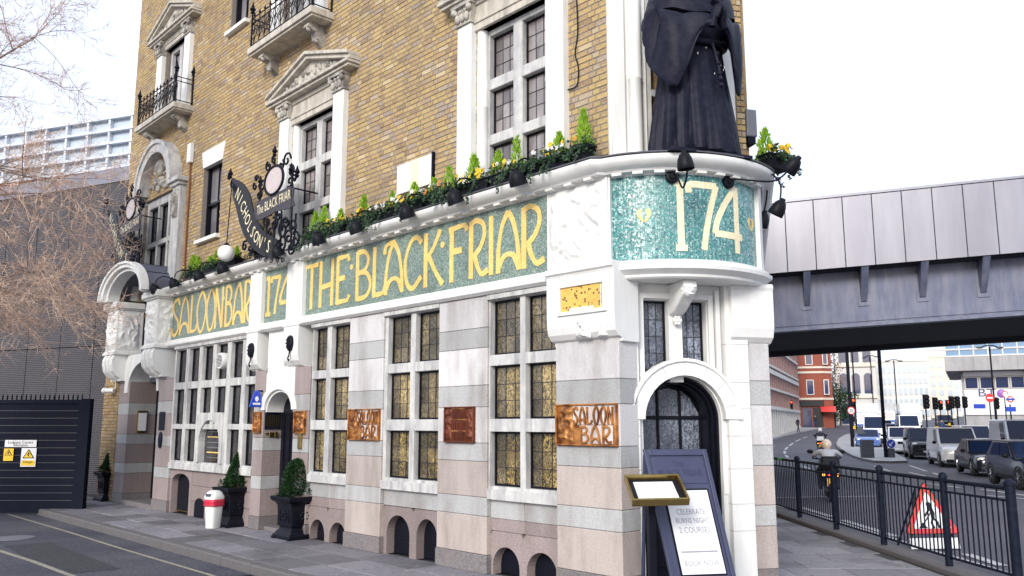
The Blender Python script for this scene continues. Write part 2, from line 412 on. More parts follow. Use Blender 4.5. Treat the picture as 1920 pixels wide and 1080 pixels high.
def flag(name, a, b):
    m, nt, bs = _nt(name)
    co = coords(nt); oi = node(nt, 'ObjectInfo')
    c = mixc(nt, a, b, noise(nt, co, 2.2, 6, .6))
    c = mixc(nt, c, (.075, .07, .075), ramp(nt, [(.52, (0, 0, 0)), (.7, (.7,) * 3)], noise(nt, co, 1.1, 6, .65)))
    c = mixc(nt, c, (.42, .41, .42), ramp(nt, [(.60, (0, 0, 0)), (.70, (.6,) * 3)], noise(nt, co, 9, 5, .6)))
    c = mixc(nt, c, (.03, .03, .035), ramp(nt, [(.66, (0, 0, 0)), (.69, (.8,) * 3)], noise(nt, co, 16, 2, .4)))
    h = node(nt, 'HueSaturation'); nt.links.new(c, h.inputs['Color'])
    mr = node(nt, 'MapRange'); nt.links.new(oi.outputs['Random'], mr.inputs[0]); mr.inputs[3].default_value = .62; mr.inputs[4].default_value = 1.3
    nt.links.new(mr.outputs[0], h.inputs['Value']); nt.links.new(h.outputs[0], bs.inputs['Base Color'])
    bs.inputs['Roughness'].default_value = .7
    bump(nt, bs, noise(nt, co, 30, 6), .5, .008)
    return m
M['flag'] = flag('york_stone', (.155, .150, .172), (.215, .206, .226))
M['flag_main'] = flag('paving_slab', (.20, .195, .215), (.255, .245, .26))
def leafm(name, a, b):
    m, nt, bs = _nt(name)
    g = node(nt, 'NewGeometry')
    c = mixc(nt, a, b, g.outputs['Random Per Island'])
    nt.links.new(c, bs.inputs['Base Color']); bs.inputs['Roughness'].default_value = .5
    bs.inputs['Subsurface Weight'].default_value = 0
    t = node(nt, 'BsdfTranslucent'); nt.links.new(c, t.inputs['Color']); mx = node(nt, 'MixShader'); mx.inputs[0].default_value = .3
    nt.links.new(bs.outputs[0], mx.inputs[1]); nt.links.new(t.outputs[0], mx.inputs[2]); nt.links.new(mx.outputs[0], nt.nodes['Material Output'].inputs[0])
    return m
M['conifer'] = leafm('lime_conifer', (.16, .36, .015), (.40, .60, .05))
M['ivy'] = leafm('ivy', (.012, .040, .018), (.045, .10, .035))
M['topiary'] = leafm('dark_box', (.008, .035, .012), (.030, .085, .022))
M['silverleaf'] = leafm('silver_leaf', (.34, .38, .38), (.50, .54, .54))
M['petal_yellow'] = leafm('yellow_petal', (.80, .52, .02), (.88, .66, .04))
M['petal_orange'] = leafm('orange_petal', (.70, .22, .02), (.80, .34, .03))
M['petal_white'] = leafm('white_petal', (.72, .72, .74), (.82, .82, .82))
M['bark'] = pmat('bark', (.20, .155, .13), (.10, .08, .085), .8, scale=6, bmp=.3)
M['twig'] = pmat('sunlit_twig', (.72, .53, .40), (.42, .29, .24), .75, scale=3, bmp=0)  # tan twigs, with sunlight on them put into the paler colour

# ------------------------------------------------------------------ where the pub stands
_A = ground(823, 1060)
_r = ray(-540, HORIZON); _az = atan2(_r[0], _r[1])
D = (sin(_az), cos(_az)); N = (-D[1], D[0])          # D runs along the long front away from the corner, N points out of it
if N[1] > 0: N = (-N[0], -N[1])
def _fac(px, py, off, O):
    r = ray(px, py)
    k = (O[0] + N[0] * off) * N[0] + (O[1] + N[1] * off) * N[1]
    t = k / (r[0] * N[0] + r[1] * N[1])
    X, Y, Z = r[0] * t, r[1] * t, EYE + r[2] * t
    return (X - O[0]) * D[0] + (Y - O[1]) * D[1], Z
_c = _fac(1158, 700, 0, _A)
O = (_A[0] + D[0] * _c[0], _A[1] + D[1] * _c[0])
def F(px, py, off=0.0): return _fac(px, py, off, O)
def FW(u, o, z): return Vector((O[0] + D[0] * u + N[0] * o, O[1] + D[1] * u + N[1] * o, z))
PUB_RZ = atan2(-D[1], -D[0])
LC, CC, NC = (1.07, 9.07), (.971, .239), (.239, -.971)   # corner chamfer: start, direction, outward
def CW(s, o, z): return Vector((LC[0] + CC[0] * s + NC[0] * o, LC[1] + CC[1] * s + NC[1] * o, z))
_ci, _si = cos(-PUB_RZ), sin(-PUB_RZ)
def to_pub(p):
    x, y = p[0] - O[0], p[1] - O[1]
    return (x * _ci - y * _si, x * _si + y * _ci, p[2])
TF = lambda u, o, z: (-u, -o, z)
TC = lambda s, o, z: to_pub(CW(s, o, z))
RB, BOW_C = 1.23, (.88, -.86)
TH = math.asin(.88 / RB)
def arc(t, extra=0.0):                              # t 0..1 along the bow, returns s, o
    a = -TH + 2 * TH * t
    return BOW_C[0] + (RB + extra) * sin(a), BOW_C[1] + (RB + extra) * cos(a)
DF = (.261, .966); NF = (.966, -.261)               # the other flank of the wedge

# ------------------------------------------------------------------ ground
KOFF = 1.68
mb = MB()
ys = [-40, -20, 0, 10, 18, 23, 28, 34, 40, 50, 60, 75, 90, 107, 125, 160, 200, 320, 900]
xs = [-500, -60, 0, 40, 120, 500]
vs = [(x, y, road_z(y)) for y in ys for x in xs]
fs = [(j * len(xs) + i, j * len(xs) + i + 1, (j + 1) * len(xs) + i + 1, (j + 1) * len(xs) + i) for j in range(len(ys) - 1) for i in range(len(xs) - 1)]
road = tag(mb.add(vs, fs).build('road', M['asphalt_main'], smooth=True), kind='structure')
FENCE_X = 5.27
def side_road():
    m = MB()
    pts = [FW(u, o, 0) for u, o in ((-1.0, KOFF - .02), (19.5, KOFF - .02), (19.5, 9), (-1.0, 9))]
    m.add([(p.x, p.y, -.124) for p in pts], [(0, 1, 2, 3)])
    return tag(m.build('side_road', M['asphalt'], recalc=False), kind='structure')
sroad = side_road()
def fline(name, pts, w, mat, parent, z):
    m = MB()
    P = [Vector((p[0], p[1], 0)) for p in pts]
    L, Rr = [], []
    for i, p in enumerate(P):
        t = (P[min(i + 1, len(P) - 1)] - P[max(i - 1, 0)]).normalized(); q = Vector((-t.y, t.x, 0)) * w / 2
        L.append(p + q); Rr.append(p - q)
    zz = z if callable(z) else (lambda y: z)
    n = len(P)
    m.add([(p.x, p.y, zz(p.y)) for p in L + Rr], [(n + i, n + i + 1, i + 1, i) for i in range(n - 1)])
    return m.build(name, mat, parent, recalc=False)
_u0, _u1 = 1.0, 15
fline('yellow_line', [FW(u, KOFF + .42 + .01 * sin(u), 0) for u in [x * .5 for x in range(-3, 31)]], .06, M['paint_yellow'], sroad, -.119)
fline('edge_line', [ground(-60, 1016, -.12), ground(0, 1033, -.12), ground(60, 1052, -.12), ground(130, 1078, -.12), ground(230, 1112, -.12)], .08, M['paint_yellow'], sroad, -.119)
# a patched trench, an iron cover and a gully by the kerb
MB().add([tuple(FW(u, o, 0))[:2] + (-.1195,) for u, o in ((6.2, 2.75), (9.6, 2.7), (9.65, 3.35), (6.25, 3.45))], [(0, 1, 2, 3)]).build('road_patch', M['asphalt_patch'], sroad, recalc=False)
_gp = [FW(u, o, 0) for u, o in ((4.2, KOFF + .04), (4.62, KOFF + .04), (4.62, KOFF + .38), (4.2, KOFF + .38))]
MB().add([(p.x, p.y, -.118) for p in _gp], [(0, 1, 2, 3)]).build('gully_grate', M['iron'], sroad, recalc=False)
_gc = FW(10.6, 3.0, 0)
MB().lathe([(.33, -.02), (.33, .006), (.30, .008), (.02, .008)], (_gc.x, _gc.y, -.124), 28).build('manhole_cover', M['lead'], sroad, smooth=40)
# pavement round the pub, its edge a row of kerb stones
pv = [FW(19.5, KOFF - .16, 0), FW(-1.2, KOFF - .16, 0)]
ctr = FW(-1.2, KOFF - .16, 0)
for i in range(1, 9):
    t = i / 8
    a = Vector((ctr.x, ctr.y, 0)); b = Vector((3.6, 4.6, 0)); c3 = Vector((5.45, 7.6, 0))
    pv.append(a * (1 - t) ** 2 + b * 2 * t * (1 - t) + c3 * t * t)
pv += [Vector((5.45, 20, 0)), Vector((5.45, 46, 0)), Vector((-6, 46, 0)), Vector((-14, 26, 0))]
m = MB(); k = len(pv)
m.add([(p.x, p.y, -.018) for p in pv] + [(p.x, p.y, -.5) for p in pv], [tuple(range(k - 1, -1, -1))] + [(i, (i + 1) % k, k + (i + 1) % k, k + i) for i in range(k)])
pavement = tag(m.build('pavement', M['joint']), kind='structure')
def slab_mesh(pts, zt, b=.006):                     # one worn paving stone: a low frustum
    c = sum((Vector(p) for p in pts), Vector((0, 0, 0))) / len(pts)
    top = [Vector(p) + (c - Vector(p)).normalized() * b for p in pts]
    n = len(pts)
    vs = [(p[0], p[1], -.03) for p in pts] + [(p[0], p[1], zt - .005) for p in pts] + [(p.x, p.y, zt) for p in top]
    fs = []
    for q in range(2):
        fs += [(q * n + i, q * n + (i + 1) % n, (q + 1) * n + (i + 1) % n, (q + 1) * n + i) for i in range(n)]
    fs.append(tuple(2 * n + i for i in range(n)))
    return MB().add(vs, fs)
rr = random.Random(3)
rows = [(-.10, .46), (.46, 1.02), (1.02, KOFF - .16)]
for a, b in rows:
    u = -1.7 + rr.random() * .4
    while u < 17.5:
        l = rr.uniform(.50, .95); g = .009
        j = lambda: rr.uniform(-.006, .006)
        P = [FW(u + g + j(), a + g, 0), FW(u + l - g + j(), a + g, 0), FW(u + l - g, b - g + j(), 0), FW(u + g, b - g + j(), 0)]
        slab_mesh(P, rr.uniform(-.008, .005)).build('flagstone', M['flag'], pavement)
        u += l
u = -1.2
while u < 18:                                       # kerb stones
    l = rr.uniform(.8, 1.15)
    P = [FW(u + .005, KOFF - .155, 0), FW(u + l - .005, KOFF - .155, 0), FW(u + l - .005, KOFF, 0), FW(u + .005, KOFF, 0)]
    n = 4; zt = rr.uniform(-.008, .002); e = .018
    m = MB().add([(p.x, p.y, -.3) for p in P] + [(p.x, p.y, zt - e) for p in P[2:]] + [(p.x, p.y, zt) for p in (P[0], P[1])] + [tuple(P[2] - (P[2] - P[1]).normalized() * e)[:2] + (zt,), tuple(P[3] - (P[3] - P[0]).normalized() * e)[:2] + (zt,)],
                 [(3, 2, 1, 0), (6, 7, 8, 9), (2, 3, 5, 4), (4, 5, 9, 8), (0, 1, 7, 6), (0, 6, 9, 5, 3), (1, 2, 4, 8, 7)])
    m.build('kerb_stone', M['kerb'], pavement); u += l
y = 6.6
row = 0
while y < 19.5:                                     # pale slabs between the pub's corner and the railing
    d = .62; x = 1.2 + (.38 if row % 2 else 0) + rr.uniform(-.05, .05)
    while x < 5.05:
        l = rr.uniform(.66, .86); x1 = min(x + l, 5.08)
        q = Vector((x, y, 0)) - Vector((O[0], O[1], 0))
        if x1 - x < .15 or q.x * N[0] + q.y * N[1] > -.35 and q.x * D[0] + q.y * D[1] > -1.95 or Vector((x1 - 2.78, y - 9.49)).dot(Vector(NF)) < -.3 and y > 9.3:
            x = x1 + .001; continue
        g = .005
        slab_mesh([Vector((x + g, y + g, 0)), Vector((x1 - g, y + g, 0)), Vector((x1 - g, y + d - g, 0)), Vector((x + g, y + d - g, 0))], rr.uniform(-.012, -.006)).build('paving_slab', M['flag_main'], pavement)
        x = x1
    y += d; row += 1

# ------------------------------------------------------------------ the pub
pub = thing('pub_building', 'wedge-shaped yellow brick pub with green mosaic fascia reading THE BLACK FRIAR and rounded corner entrance', 'pub', (O[0], O[1], 0), PUB_RZ)
def wall_cells(m, u0, u1, z0, z1, holes, o0, o1):
    us = sorted({u0, u1, *[h[0] for h in holes], *[h[1] for h in holes]}); us = [x for x in us if u0 <= x <= u1]
    zs = sorted({z0, z1, *[h[2] for h in holes], *[h[3] for h in holes]}); zs = [x for x in zs if z0 <= x <= z1]
    inh = lambda a, b: any(h[0] < a < h[1] and h[2] < b < h[3] for h in holes)
    full = {(i, j): not inh((us[i] + us[i + 1]) / 2, (zs[j] + zs[j + 1]) / 2) for i in range(len(us) - 1) for j in range(len(zs) - 1)}
    for (i, j), ok in full.items():
        if not ok: continue
        a, b, c, d = us[i], us[i + 1], zs[j], zs[j + 1]
        V = [(a, o0, c), (b, o0, c), (b, o1, c), (a, o1, c), (a, o0, d), (b, o0, d), (b, o1, d), (a, o1, d)]
        Fs = [(2, 3, 7, 6), (0, 1, 5, 4)]
        if not full.get((i - 1, j)): Fs.append((3, 0, 4, 7))
        if not full.get((i + 1, j)): Fs.append((1, 2, 6, 5))
        if not full.get((i, j - 1)): Fs.append((3, 2, 1, 0))
        if not full.get((i, j + 1)): Fs.append((4, 5, 6, 7))
        m.add(V, Fs)
    return m
def arch_curve(u0, u1, zs, rise, n=14, point=0.0):
    c, h = (u0 + u1) / 2, (u1 - u0) / 2
    return [(c + h * cos(pi - pi * i / n), zs + rise * sin(pi * i / n) + point * (1 - abs(1 - 2 * i / n)) ** 3) for i in range(n + 1)]
def arch_wall(m, u0, u1, z0, z1, a0, a1, zs, rise, o0, o1, n=14, point=0.0):
    cv = [(a0, z0)] + arch_curve(a0, a1, zs, rise, n, point) + [(a1, z0)]
    k = len(cv)
    # front and back faces as strips from the curve to the outline
    def outline(p, i):
        if i == 0: return (u0, z0)
        if i == k - 1: return (u1, z0)
        t = (i - 1) / (k - 3)
        if t < .25: return (u0, zs + (z1 - zs) * (t / .25))
        if t > .75: return (u1, zs + (z1 - zs) * ((1 - t) / .25))
        return (u0 + (u1 - u0) * (t - .25) / .5, z1)
    ol = [outline(p, i) for i, p in enumerate(cv)]
    vs = [(a, o1, b) for a, b in cv] + [(a, o1, b) for a, b in ol] + [(a, o0, b) for a, b in cv] + [(a, o0, b) for a, b in ol]
    fs = []
    for i in range(k - 1):
        fs += [(i, i + 1, k + i + 1, k + i), (2 * k + i, 3 * k + i, 3 * k + i + 1, 2 * k + i + 1), (i, 2 * k + i, 2 * k + i + 1, i + 1), (k + i, k + i + 1, 3 * k + i + 1, 3 * k + i)]
    return m.add(vs, fs)
def arch_plate(m, a0, a1, z0, zs, rise, o0, o1, n=14, point=0.0):
    return m.prism([(a0, z0)] + arch_curve(a0, a1, zs, rise, n, point) + [(a1, z0)], o0, o1)
def arch_ring(m, c, r0, r1, zs, o0, o1, n=18, k=1.0, a0=0, a1=pi):
    rs = []
    for i in range(n + 1):
        a = a0 + (a1 - a0) * i / n
        rs.append([(c + r * cos(a), o, zs + k * r * sin(a)) for r, o in ((r0, o0), (r1, o0), (r1, o1), (r0, o1))])
    return m.rings(rs)

# --- granite pilasters, each a stack of banded blocks
BANDS = [(.0, .215, 'granite_base'), (.215, .66, 'granite_pink'), (.66, .88, 'granite_grey'), (.88, 1.30, 'granite_pink'), (1.30, 1.52, 'granite_grey'), (1.52, 1.955, 'granite_pale'), (1.955, 2.22, 'granite_grey'), (2.22, 2.68, 'granite_pale'), (2.68, 2.93, 'granite_grey'), (2.93, 3.325, 'granite_pale')]
def pilaster(u0, u1, o0, o1, top=3.325, T=TF, tone=None):
    core = MB(T).box(u0 + .012, u1 - .012, o0, o1 - .012, 0, top - .004).build('pilaster', M['joint'], pub)
    for i, (a, b, mt) in enumerate(BANDS):
        if a >= top: break
        b = min(b, top); e = .012 if i == 0 else 0
        mt = {'granite_pale': 'granite_brown', 'granite_pink': 'granite_brown'}.get(mt, mt) if tone == 'brown' else mt
        MB(T).box(u0 - e, u1 + e, o0, o1 + e, a + .002, b - .002).build('granite_block', M[mt], core, bevel=.006, seg=1)
    return core
pilaster(4.31, 5.20, -.30, .0)
pilaster(2.07, 3.03, -.30, .0)
pilaster(-.02, .90, -.30, .0, 2.70)
pilaster(7.86, 8.21, -.9, .0, 2.66, tone='brown')
pilaster(6.33, 6.82, -.9, .0, 2.66, tone='brown')
pilaster(11.86, 12.64, -.62, .0, 2.72, tone='brown')
pilaster(14.41, 15.06, -.62, .0, 2.72, tone='brown')
# pilaster returns by the corner
core = MB(TC).box(.005, .145, -.5, -.03, 0, 2.66).build('pilaster', M['joint'], pub)
for i, (a, b, mt) in enumerate(BANDS[:9]):
    MB(TC).box(-.005, .155, -.5, -.02, a + .002, min(b, 2.67) - .002).build('granite_block', M[mt], core, bevel=.006, seg=1)
core = MB(TC).box(1.612, 1.848, -.6, -.03, 0, 2.63).build('pilaster', M['joint'], pub)
for i, (a, b, mt) in enumerate(BANDS[:9]):
    MB(TC).box(1.60, 1.86, -.6, -.02, a + .002, min(b, 2.64) - .002).build('granite_block', M[mt], core, bevel=.006, seg=1)

# --- ground-floor windows in stone frames
lead_cache = {}
def leaded_light(win, u0, u1, z0, z1, o, nu, nz, glass, T=TF, fr=.022, frame='blackpaint', zcut=None):
    m = MB(T)
    for a, b, c, d in ((u0, u0 + fr, z0, z1), (u1 - fr, u1, z0, z1), (u0 + fr, u1 - fr, z0, z0 + fr), (u0 + fr, u1 - fr, z1 - fr, z1)):
        m.box(a, b, o - .02, o + .022, c, d)
    m.build('casement_frame', M[frame], win)
    m = MB(T); w = .006
    A0, A1, C0, C1 = u0 + fr, u1 - fr, z0 + fr, z1 - fr
    for i in range(1, nu):
        x = A0 + (A1 - A0) * i / nu; m.box(x - w / 2, x + w / 2, o - .004, o + .009, C0, C1)
    for j in range(1, nz):
        z = C0 + (C1 - C0) * j / nz; m.box(A0, A1, o - .0035, o + .0085, z - w / 2, z + w / 2)
    if nu > 1 or nz > 1: m.build('lead_lattice', M['came'], win)
    for i in range(nu):
        for j in range(nz):
            a, b = A0 + (A1 - A0) * i / nu, A0 + (A1 - A0) * (i + 1) / nu
            c, d = C0 + (C1 - C0) * j / nz, C0 + (C1 - C0) * (j + 1) / nz
            t = [R.uniform(-.0012, .0012) for _ in range(4)]
            g = glass(i, j) if callable(glass) else glass
            MB(T).add([(a, o + t[0], c), (b, o + t[1], c), (b, o + t[2], d), (a, o + t[3], d)], [(0, 1, 2, 3)]).build('pane', M[g], win)
ROWS = [(1.02, 1.66), (1.81, 2.45), (2.58, 3.25)]
def bar_window(f0, f1, lights, gl):
    holes = [(a, b, c, d) for a, b in lights for c, d in ROWS]
    m = wall_cells(MB(TF), f0, f1, .865, 3.325, holes, -.26, -.03)
    m.box(f0, f1, -.03, .0, .865, .985)
    m.box(f0, f1, -.03, .015, 3.262, 3.322)
    w = m.build('window', M['stone'], pub, bevel=.006, seg=1)
    for k, (a, b) in enumerate(lights):
        for r, (c, d) in enumerate(ROWS):
            leaded_light(w, a + .003, b - .003, c + .003, d - .003, -.13, 3, 3, gl(r, k))
    return w
def gl(r, k):  # brighter and dimmer panes by row imitate reflections and room light
    if r == 2: return 'amber_dim'
    if r == 1: return lambda i, j: 'amber_dim' if i == 2 else 'amber'
    return lambda i, j: 'amber_dim' if i == 2 else ('amber' if j == 1 else 'amber_dark')
bar_window(.90, 2.07, [(1.515, 2.05), (.905, 1.425)], gl)
bar_window(3.03, 4.31, [(3.70, 4.24), (3.06, 3.59)], gl)
bar_window(5.20, 6.33, [(5.90, 6.32), (5.24, 5.77)], gl)
# saloon bar window, six lights wide with an arched panel let in
SL = [(11.30, 11.80), (10.66, 11.15), (10.03, 10.51), (9.40, 9.88), (8.77, 9.24), (8.225, 8.62)]
SR = [(1.03, 1.65), (1.75, 2.44), (2.58, 3.24)]
holes = [(a, b, c, d) for i, (a, b) in enumerate(SL) for j, (c, d) in enumerate(SR) if not (j == 0 and i in (2, 3))] + [(9.40, 10.51, 1.03, 1.65)]
m = wall_cells(MB(TF), 8.21, 11.86, .865, 3.325, holes, -.22, -.002)
m.box(8.21, 11.86, 0, .02, .865, .99).box(8.21, 11.86, 0, .03, 3.262, 3.322)
sw = m.build('window', M['stone'], pub, bevel=.006, seg=1)
for i, (a, b) in enumerate(SL):
    for j, (c, d) in enumerate(SR):
        if not (j == 0 and i in (2, 3)):
            leaded_light(sw, a + .003, b - .003, c + .003, d - .003, -.10, 2, 3, lambda p, q: 'amber_dim' if (p == 0 and R.random() < .7) else 'dark_lead', fr=.025)
m = arch_wall(MB(TF), 9.392, 10.518, 1.035, 1.96, 9.50, 10.41, 1.42, .40, -.15, .035)
m.build('arched_window_surround', M['stone'], sw, bevel=.005, seg=1)
arch_plate(MB(TF), 9.49, 10.42, 1.03, 1.42, .405, -.13, -.10).build('arched_pane', M['dark_lead'], sw)
for z in (1.12, 1.21, 1.30, 1.40, 1.50, 1.60):
    MB(TF).box(9.62, 10.29, -.10, -.096, z, z + R.uniform(.012, .03)).build('painted_lettering_bar', M['gold' if R.random() < .35 else 'lead'], sw)
def disc(name, u, z, o, r, th, mat, parent, T=TF, n=24, ku=1.0):
    m = MB(T)
    m.rings([[(u + ku * q * cos(2 * pi * i / n), oo, z + q * sin(2 * pi * i / n)) for i in range(n)] for q, oo in ((r, o), (r, o + th * .7), (r * .93, o + th))])
    return m.build(name, mat, parent, smooth=True)
vt = disc('extractor_vent', 9.66, 2.92, -.09, .155, .12, M['plastic_white'], sw)
for i in range(-4, 5):
    h = math.sqrt(max(0, .125 ** 2 - (i * .026) ** 2))
    MB(TF).box(9.66 - h, 9.66 + h, .030, .036, 2.92 + i * .026 - .007, 2.92 + i * .026 + .007).build('vent_slat', M['greypost'], vt)

# --- plinth under the windows, with arched vents
def plinth(u0, u1, arches, o=-.07):
    edges = [u0] + [(arches[i][1] + arches[i + 1][0]) / 2 for i in range(len(arches) - 1)] + [u1]
    zt = .50 if arches[0][3] < .42 else .64
    m = MB(TF)
    for i, (a0, a1, zs, zt_) in enumerate(arches):
        arch_wall(m, edges[i], edges[i + 1], 0, zt, a0, a1, zs, zt_ - zs, -.32, o)
    w = m.build('plinth', M['granite_brown'], pub)
    n = 2 if u1 - u0 < 1.4 else 3
    lo = zt
    if zt < .6:
        for i in range(n):
            a = u0 + (u1 - u0) * i / n; b = u0 + (u1 - u0) * (i + 1) / n
            MB(TF).box(a + .002, b - .002, -.32, o - .001, zt + .003, .645).build('granite_block', M['granite_brown'], w, bevel=.004, seg=1)
    n = 2
    for i in range(n):
        a = u0 + (u1 - u0) * i / n; b = u0 + (u1 - u0) * (i + 1) / n
        MB(TF).box(a + .002, b - .002, -.32, o + .006, .648, .862).build('granite_block', M['granite_grey'], w, bevel=.004, seg=1)
    for a0, a1, zs, zt_ in arches:
        v = arch_plate(MB(TF), a0 - .004, a1 + .004, 0, zs, zt_ - zs + .004, -.28, -.20).build('cellar_vent', M['blackpaint'], pub)
        for j in range(5):
            z = .06 + j * .045
            if z < zs: MB(TF).box((a0 + a1) / 2 - .13, (a0 + a1) / 2 + .13, -.20, -.194, z, z + .014).build('vent_louvre', M['iron'], v)
    return w
plinth(.90, 2.07, [(.97, 1.45, .10, .33), (1.57, 2.03, .10, .33)])
plinth(3.03, 4.31, [(3.10, 3.55, .28, .53), (3.70, 4.23, .28, .53)])
plinth(5.20, 6.33, [(5.26, 5.72, .08, .31), (5.86, 6.29, .08, .31)])
m = MB(TF); arch_wall(m, 10.82, 11.86, 0, .86, 10.92, 11.80, .60, .18, -.32, -.06)
pw = m.build('plinth', M['granite_brown'], pub)
arch_plate(MB(TF), 10.91, 11.81, .03, .60, .185, -.24, -.19).build('cellar_hatch', M['blackpaint'], pub)
MB(TF).box(10.93, 11.79, -.19, -.17, .03, .05).build('hatch_sill', M['brass'], pub)
for c0, c1 in ((8.21, 9.5), (9.5, 10.82)):
    for k, (a, b) in enumerate(((0, .3), (.3, .58), (.58, .862))):
        MB(TF).box(c0 + .003, c1 - .003, -.3, -.06, a + .003, b - .003).build('granite_block', M['granite_brown'], pw, bevel=.004, seg=1)
arch_plate(MB(TF), 10.18, 10.62, .0, .22, .14, -.07, -.052).build('cellar_vent', M['blackpaint'], pub)

# --- ledge, mosaic panels, relief panels, piers
m = MB(TF)
prof = [(-.1, 3.328), (.03, 3.328), (.075, 3.36), (.08, 3.395), (.055, 3.41), (.06, 3.455), (.03, 3.478), (-.1, 3.478)]
for a, b in ((.98, 6.60), (7.12, 8.03), (8.47, 12.24)):
    m.rings([[(u, o, z) for o, z in prof] for u in (a, b)])
m.build('fascia_ledge', M['white'], pub, bevel=0)
def mpanel(u0, u1):
    return MB(TF).box(u0, u1, -.2, -.02, 3.478, 4.42).build('mosaic_panel', M['mosaic'], pub)
pan_main, pan_174, pan_sal = mpanel(1.02, 6.60), mpanel(7.12, 8.03), mpanel(8.47, 12.24)

# ------------------------------------------------------------------ drawn lettering
def cr(P, n=6, closed=False):                       # a smooth curve through points
    out = []; k = len(P)
    for i in range(k if closed else k - 1):
        if closed: a, b, c, d = P[(i - 1) % k], P[i], P[(i + 1) % k], P[(i + 2) % k]
        else: a, b, c, d = P[max(i - 1, 0)], P[i], P[i + 1], P[min(i + 2, k - 1)]
        for j in range(n):
            t = j / n
            out.append(tuple(.5 * ((2 * b[q]) + (-a[q] + c[q]) * t + (2 * a[q] - 5 * b[q] + 4 * c[q] - d[q]) * t * t + (-a[q] + 3 * b[q] - 3 * c[q] + d[q]) * t ** 3) for q in range(len(b))))
    out.append(P[0] if closed else P[-1])
    return out
GL = {
 'T': [[(-.06, .90), (.02, .95), (.98, .95)], [(.5, .95), (.5, 0)]],
 'H': [[(.1, 1), (.1, 0)], [(.9, 1), (.9, 0)], [(.1, .42), (.9, .46)]],
 'E': [[(.14, 1), (.14, 0)], [(.14, .96), (.85, .97), (.93, .86)], [(.14, .52), (.66, .53)], [(.14, .04), (.9, .05), (1.0, .15)]],
 'B': [[(.12, 1), (.12, 0)], cr([(.12, .97), (.55, .96), (.8, .80), (.62, .60), (.15, .54)]), cr([(.15, .56), (.70, .52), (.95, .28), (.70, .06), (.12, .03)])],
 'L': [[(.14, 1), (.14, 0)], cr([(.14, .05), (.55, .04), (.85, .08), (1.0, .22)])],
 'A': [cr([(.04, 0), (.06, .40), (.22, .78), (.50, 1.0)]), cr([(.50, 1.0), (.74, .78), (.92, .40), (.97, 0)]), cr([(.08, .10), (.28, .25), (.52, .29), (.75, .24), (.94, .06)])],
 'a': [cr([(.04, 0), (.06, .40), (.22, .78), (.46, .99)]), cr([(.46, .99), (.74, .78), (.92, .40), (.97, 0)]), cr([(.08, .10), (.28, .25), (.52, .29), (.75, .24), (.94, .06)]), cr([(-.05, .80), (.0, .93), (.2, .99), (.55, .99)])],
 'C': [cr([(.95, .84), (.72, .97), (.38, .90), (.10, .55), (.20, .16), (.52, .03), (.95, .22)])],
 'K': [[(.13, 1), (.13, 0)], cr([(.86, 1), (.55, .72), (.2, .52)]), cr([(.3, .56), (.6, .28), (1.0, 0)])],
 'F': [[(.16, 1), (.16, 0)], cr([(.0, .93), (.5, .96), (.9, .96), (1.0, .86)]), [(.16, .54), (.72, .54)]],
 'R': [[(.14, 1), (.14, 0)], cr([(.10, .94), (.42, .99), (.78, .90), (.84, .70), (.62, .50), (.3, .38)]), cr([(.34, .40), (.48, .20), (.72, .05), (1.04, .10)])],
 'I': [[(.5, 1), (.5, 0)]],
 'S': [cr([(.88, .82), (.66, .98), (.30, .93), (.16, .76), (.40, .56), (.74, .40), (.82, .18), (.55, .02), (.22, .06), (.08, .22)])],
 'O': [cr([(.5, 1), (.12, .75), (.06, .42), (.32, .03), (.68, .03), (.94, .42), (.88, .75)], closed=True)],
 'N': [[(.1, 0), (.1, 1)], [(.1, 1), (.86, 0)], [(.88, 0), (.88, 1)]],
 'D': [[(.12, 1), (.12, 0)], cr([(.12, .97), (.6, .92), (.92, .5), (.6, .08), (.12, .03)])],
 'P': [[(.14, 1), (.14, 0)], cr([(.12, .96), (.6, .96), (.85, .74), (.6, .5), (.14, .46)])],
 '1': [[(.5, 1), (.5, 0)], [(.1, .985), (.62, .985)], [(.12, .02), (.9, .02)]],
 '7': [cr([(.02, .84), (.05, .96), (.5, .965), (.95, .965)]), cr([(.95, .97), (.72, .62), (.56, .3), (.46, 0)])],
 '4': [cr([(.80, 1), (.45, .76), (.16, .48), (.06, .26)]), [(.06, .26), (1.0, .25)], [(.80, 1), (.80, 0)]],
}
def glyph(ch, x0, x1, z0, z1, y0, y1, w, mat, parent, T=None, name='letter', taper=True):
    m = MB(T)
    if ch == '.':
        c, zc, r = (x0 + x1) / 2, (z0 + z1) / 2, w * .62
        m.rings([[(c + r * cos(2 * pi * i / 10), y, zc + r * sin(2 * pi * i / 10)) for i in range(10)] for y in (y0, y1)])
    for k, st in enumerate(GL.get(ch, [])):
        P = [(x0 + (x1 - x0) * a, z0 + (z1 - z0) * b) for a, b in st]
        if len(P) == 2 and T is not None:
            P = [(P[0][0] + (P[1][0] - P[0][0]) * t / 6, P[0][1] + (P[1][1] - P[0][1]) * t / 6) for t in range(7)]
        n = len(P)
        ws = [w * ((.86 + .3 * abs(2 * i / (n - 1) - 1)) if taper else 1) for i in range(n)]
        m.ribbon(P, ws, y0, y1 + (.0006 * k if y1 > y0 else -.0006 * k))
    return m.build(name, mat, parent, recalc=True)
def fx(px, py): return -F(px, py, -.02)[0]
MAIN = [('T', 574, 596), ('H', 599, 626), ('E', 630, 656), ('.', 656, 662), ('B', 667, 697), ('L', 699, 724), ('a', 723, 756), ('C', 757, 792), ('K', 794, 831), ('.', 826, 834), ('F', 842, 876), ('R', 879, 914), ('I', 913, 930), ('A', 933, 975), ('R', 977, 1019)]
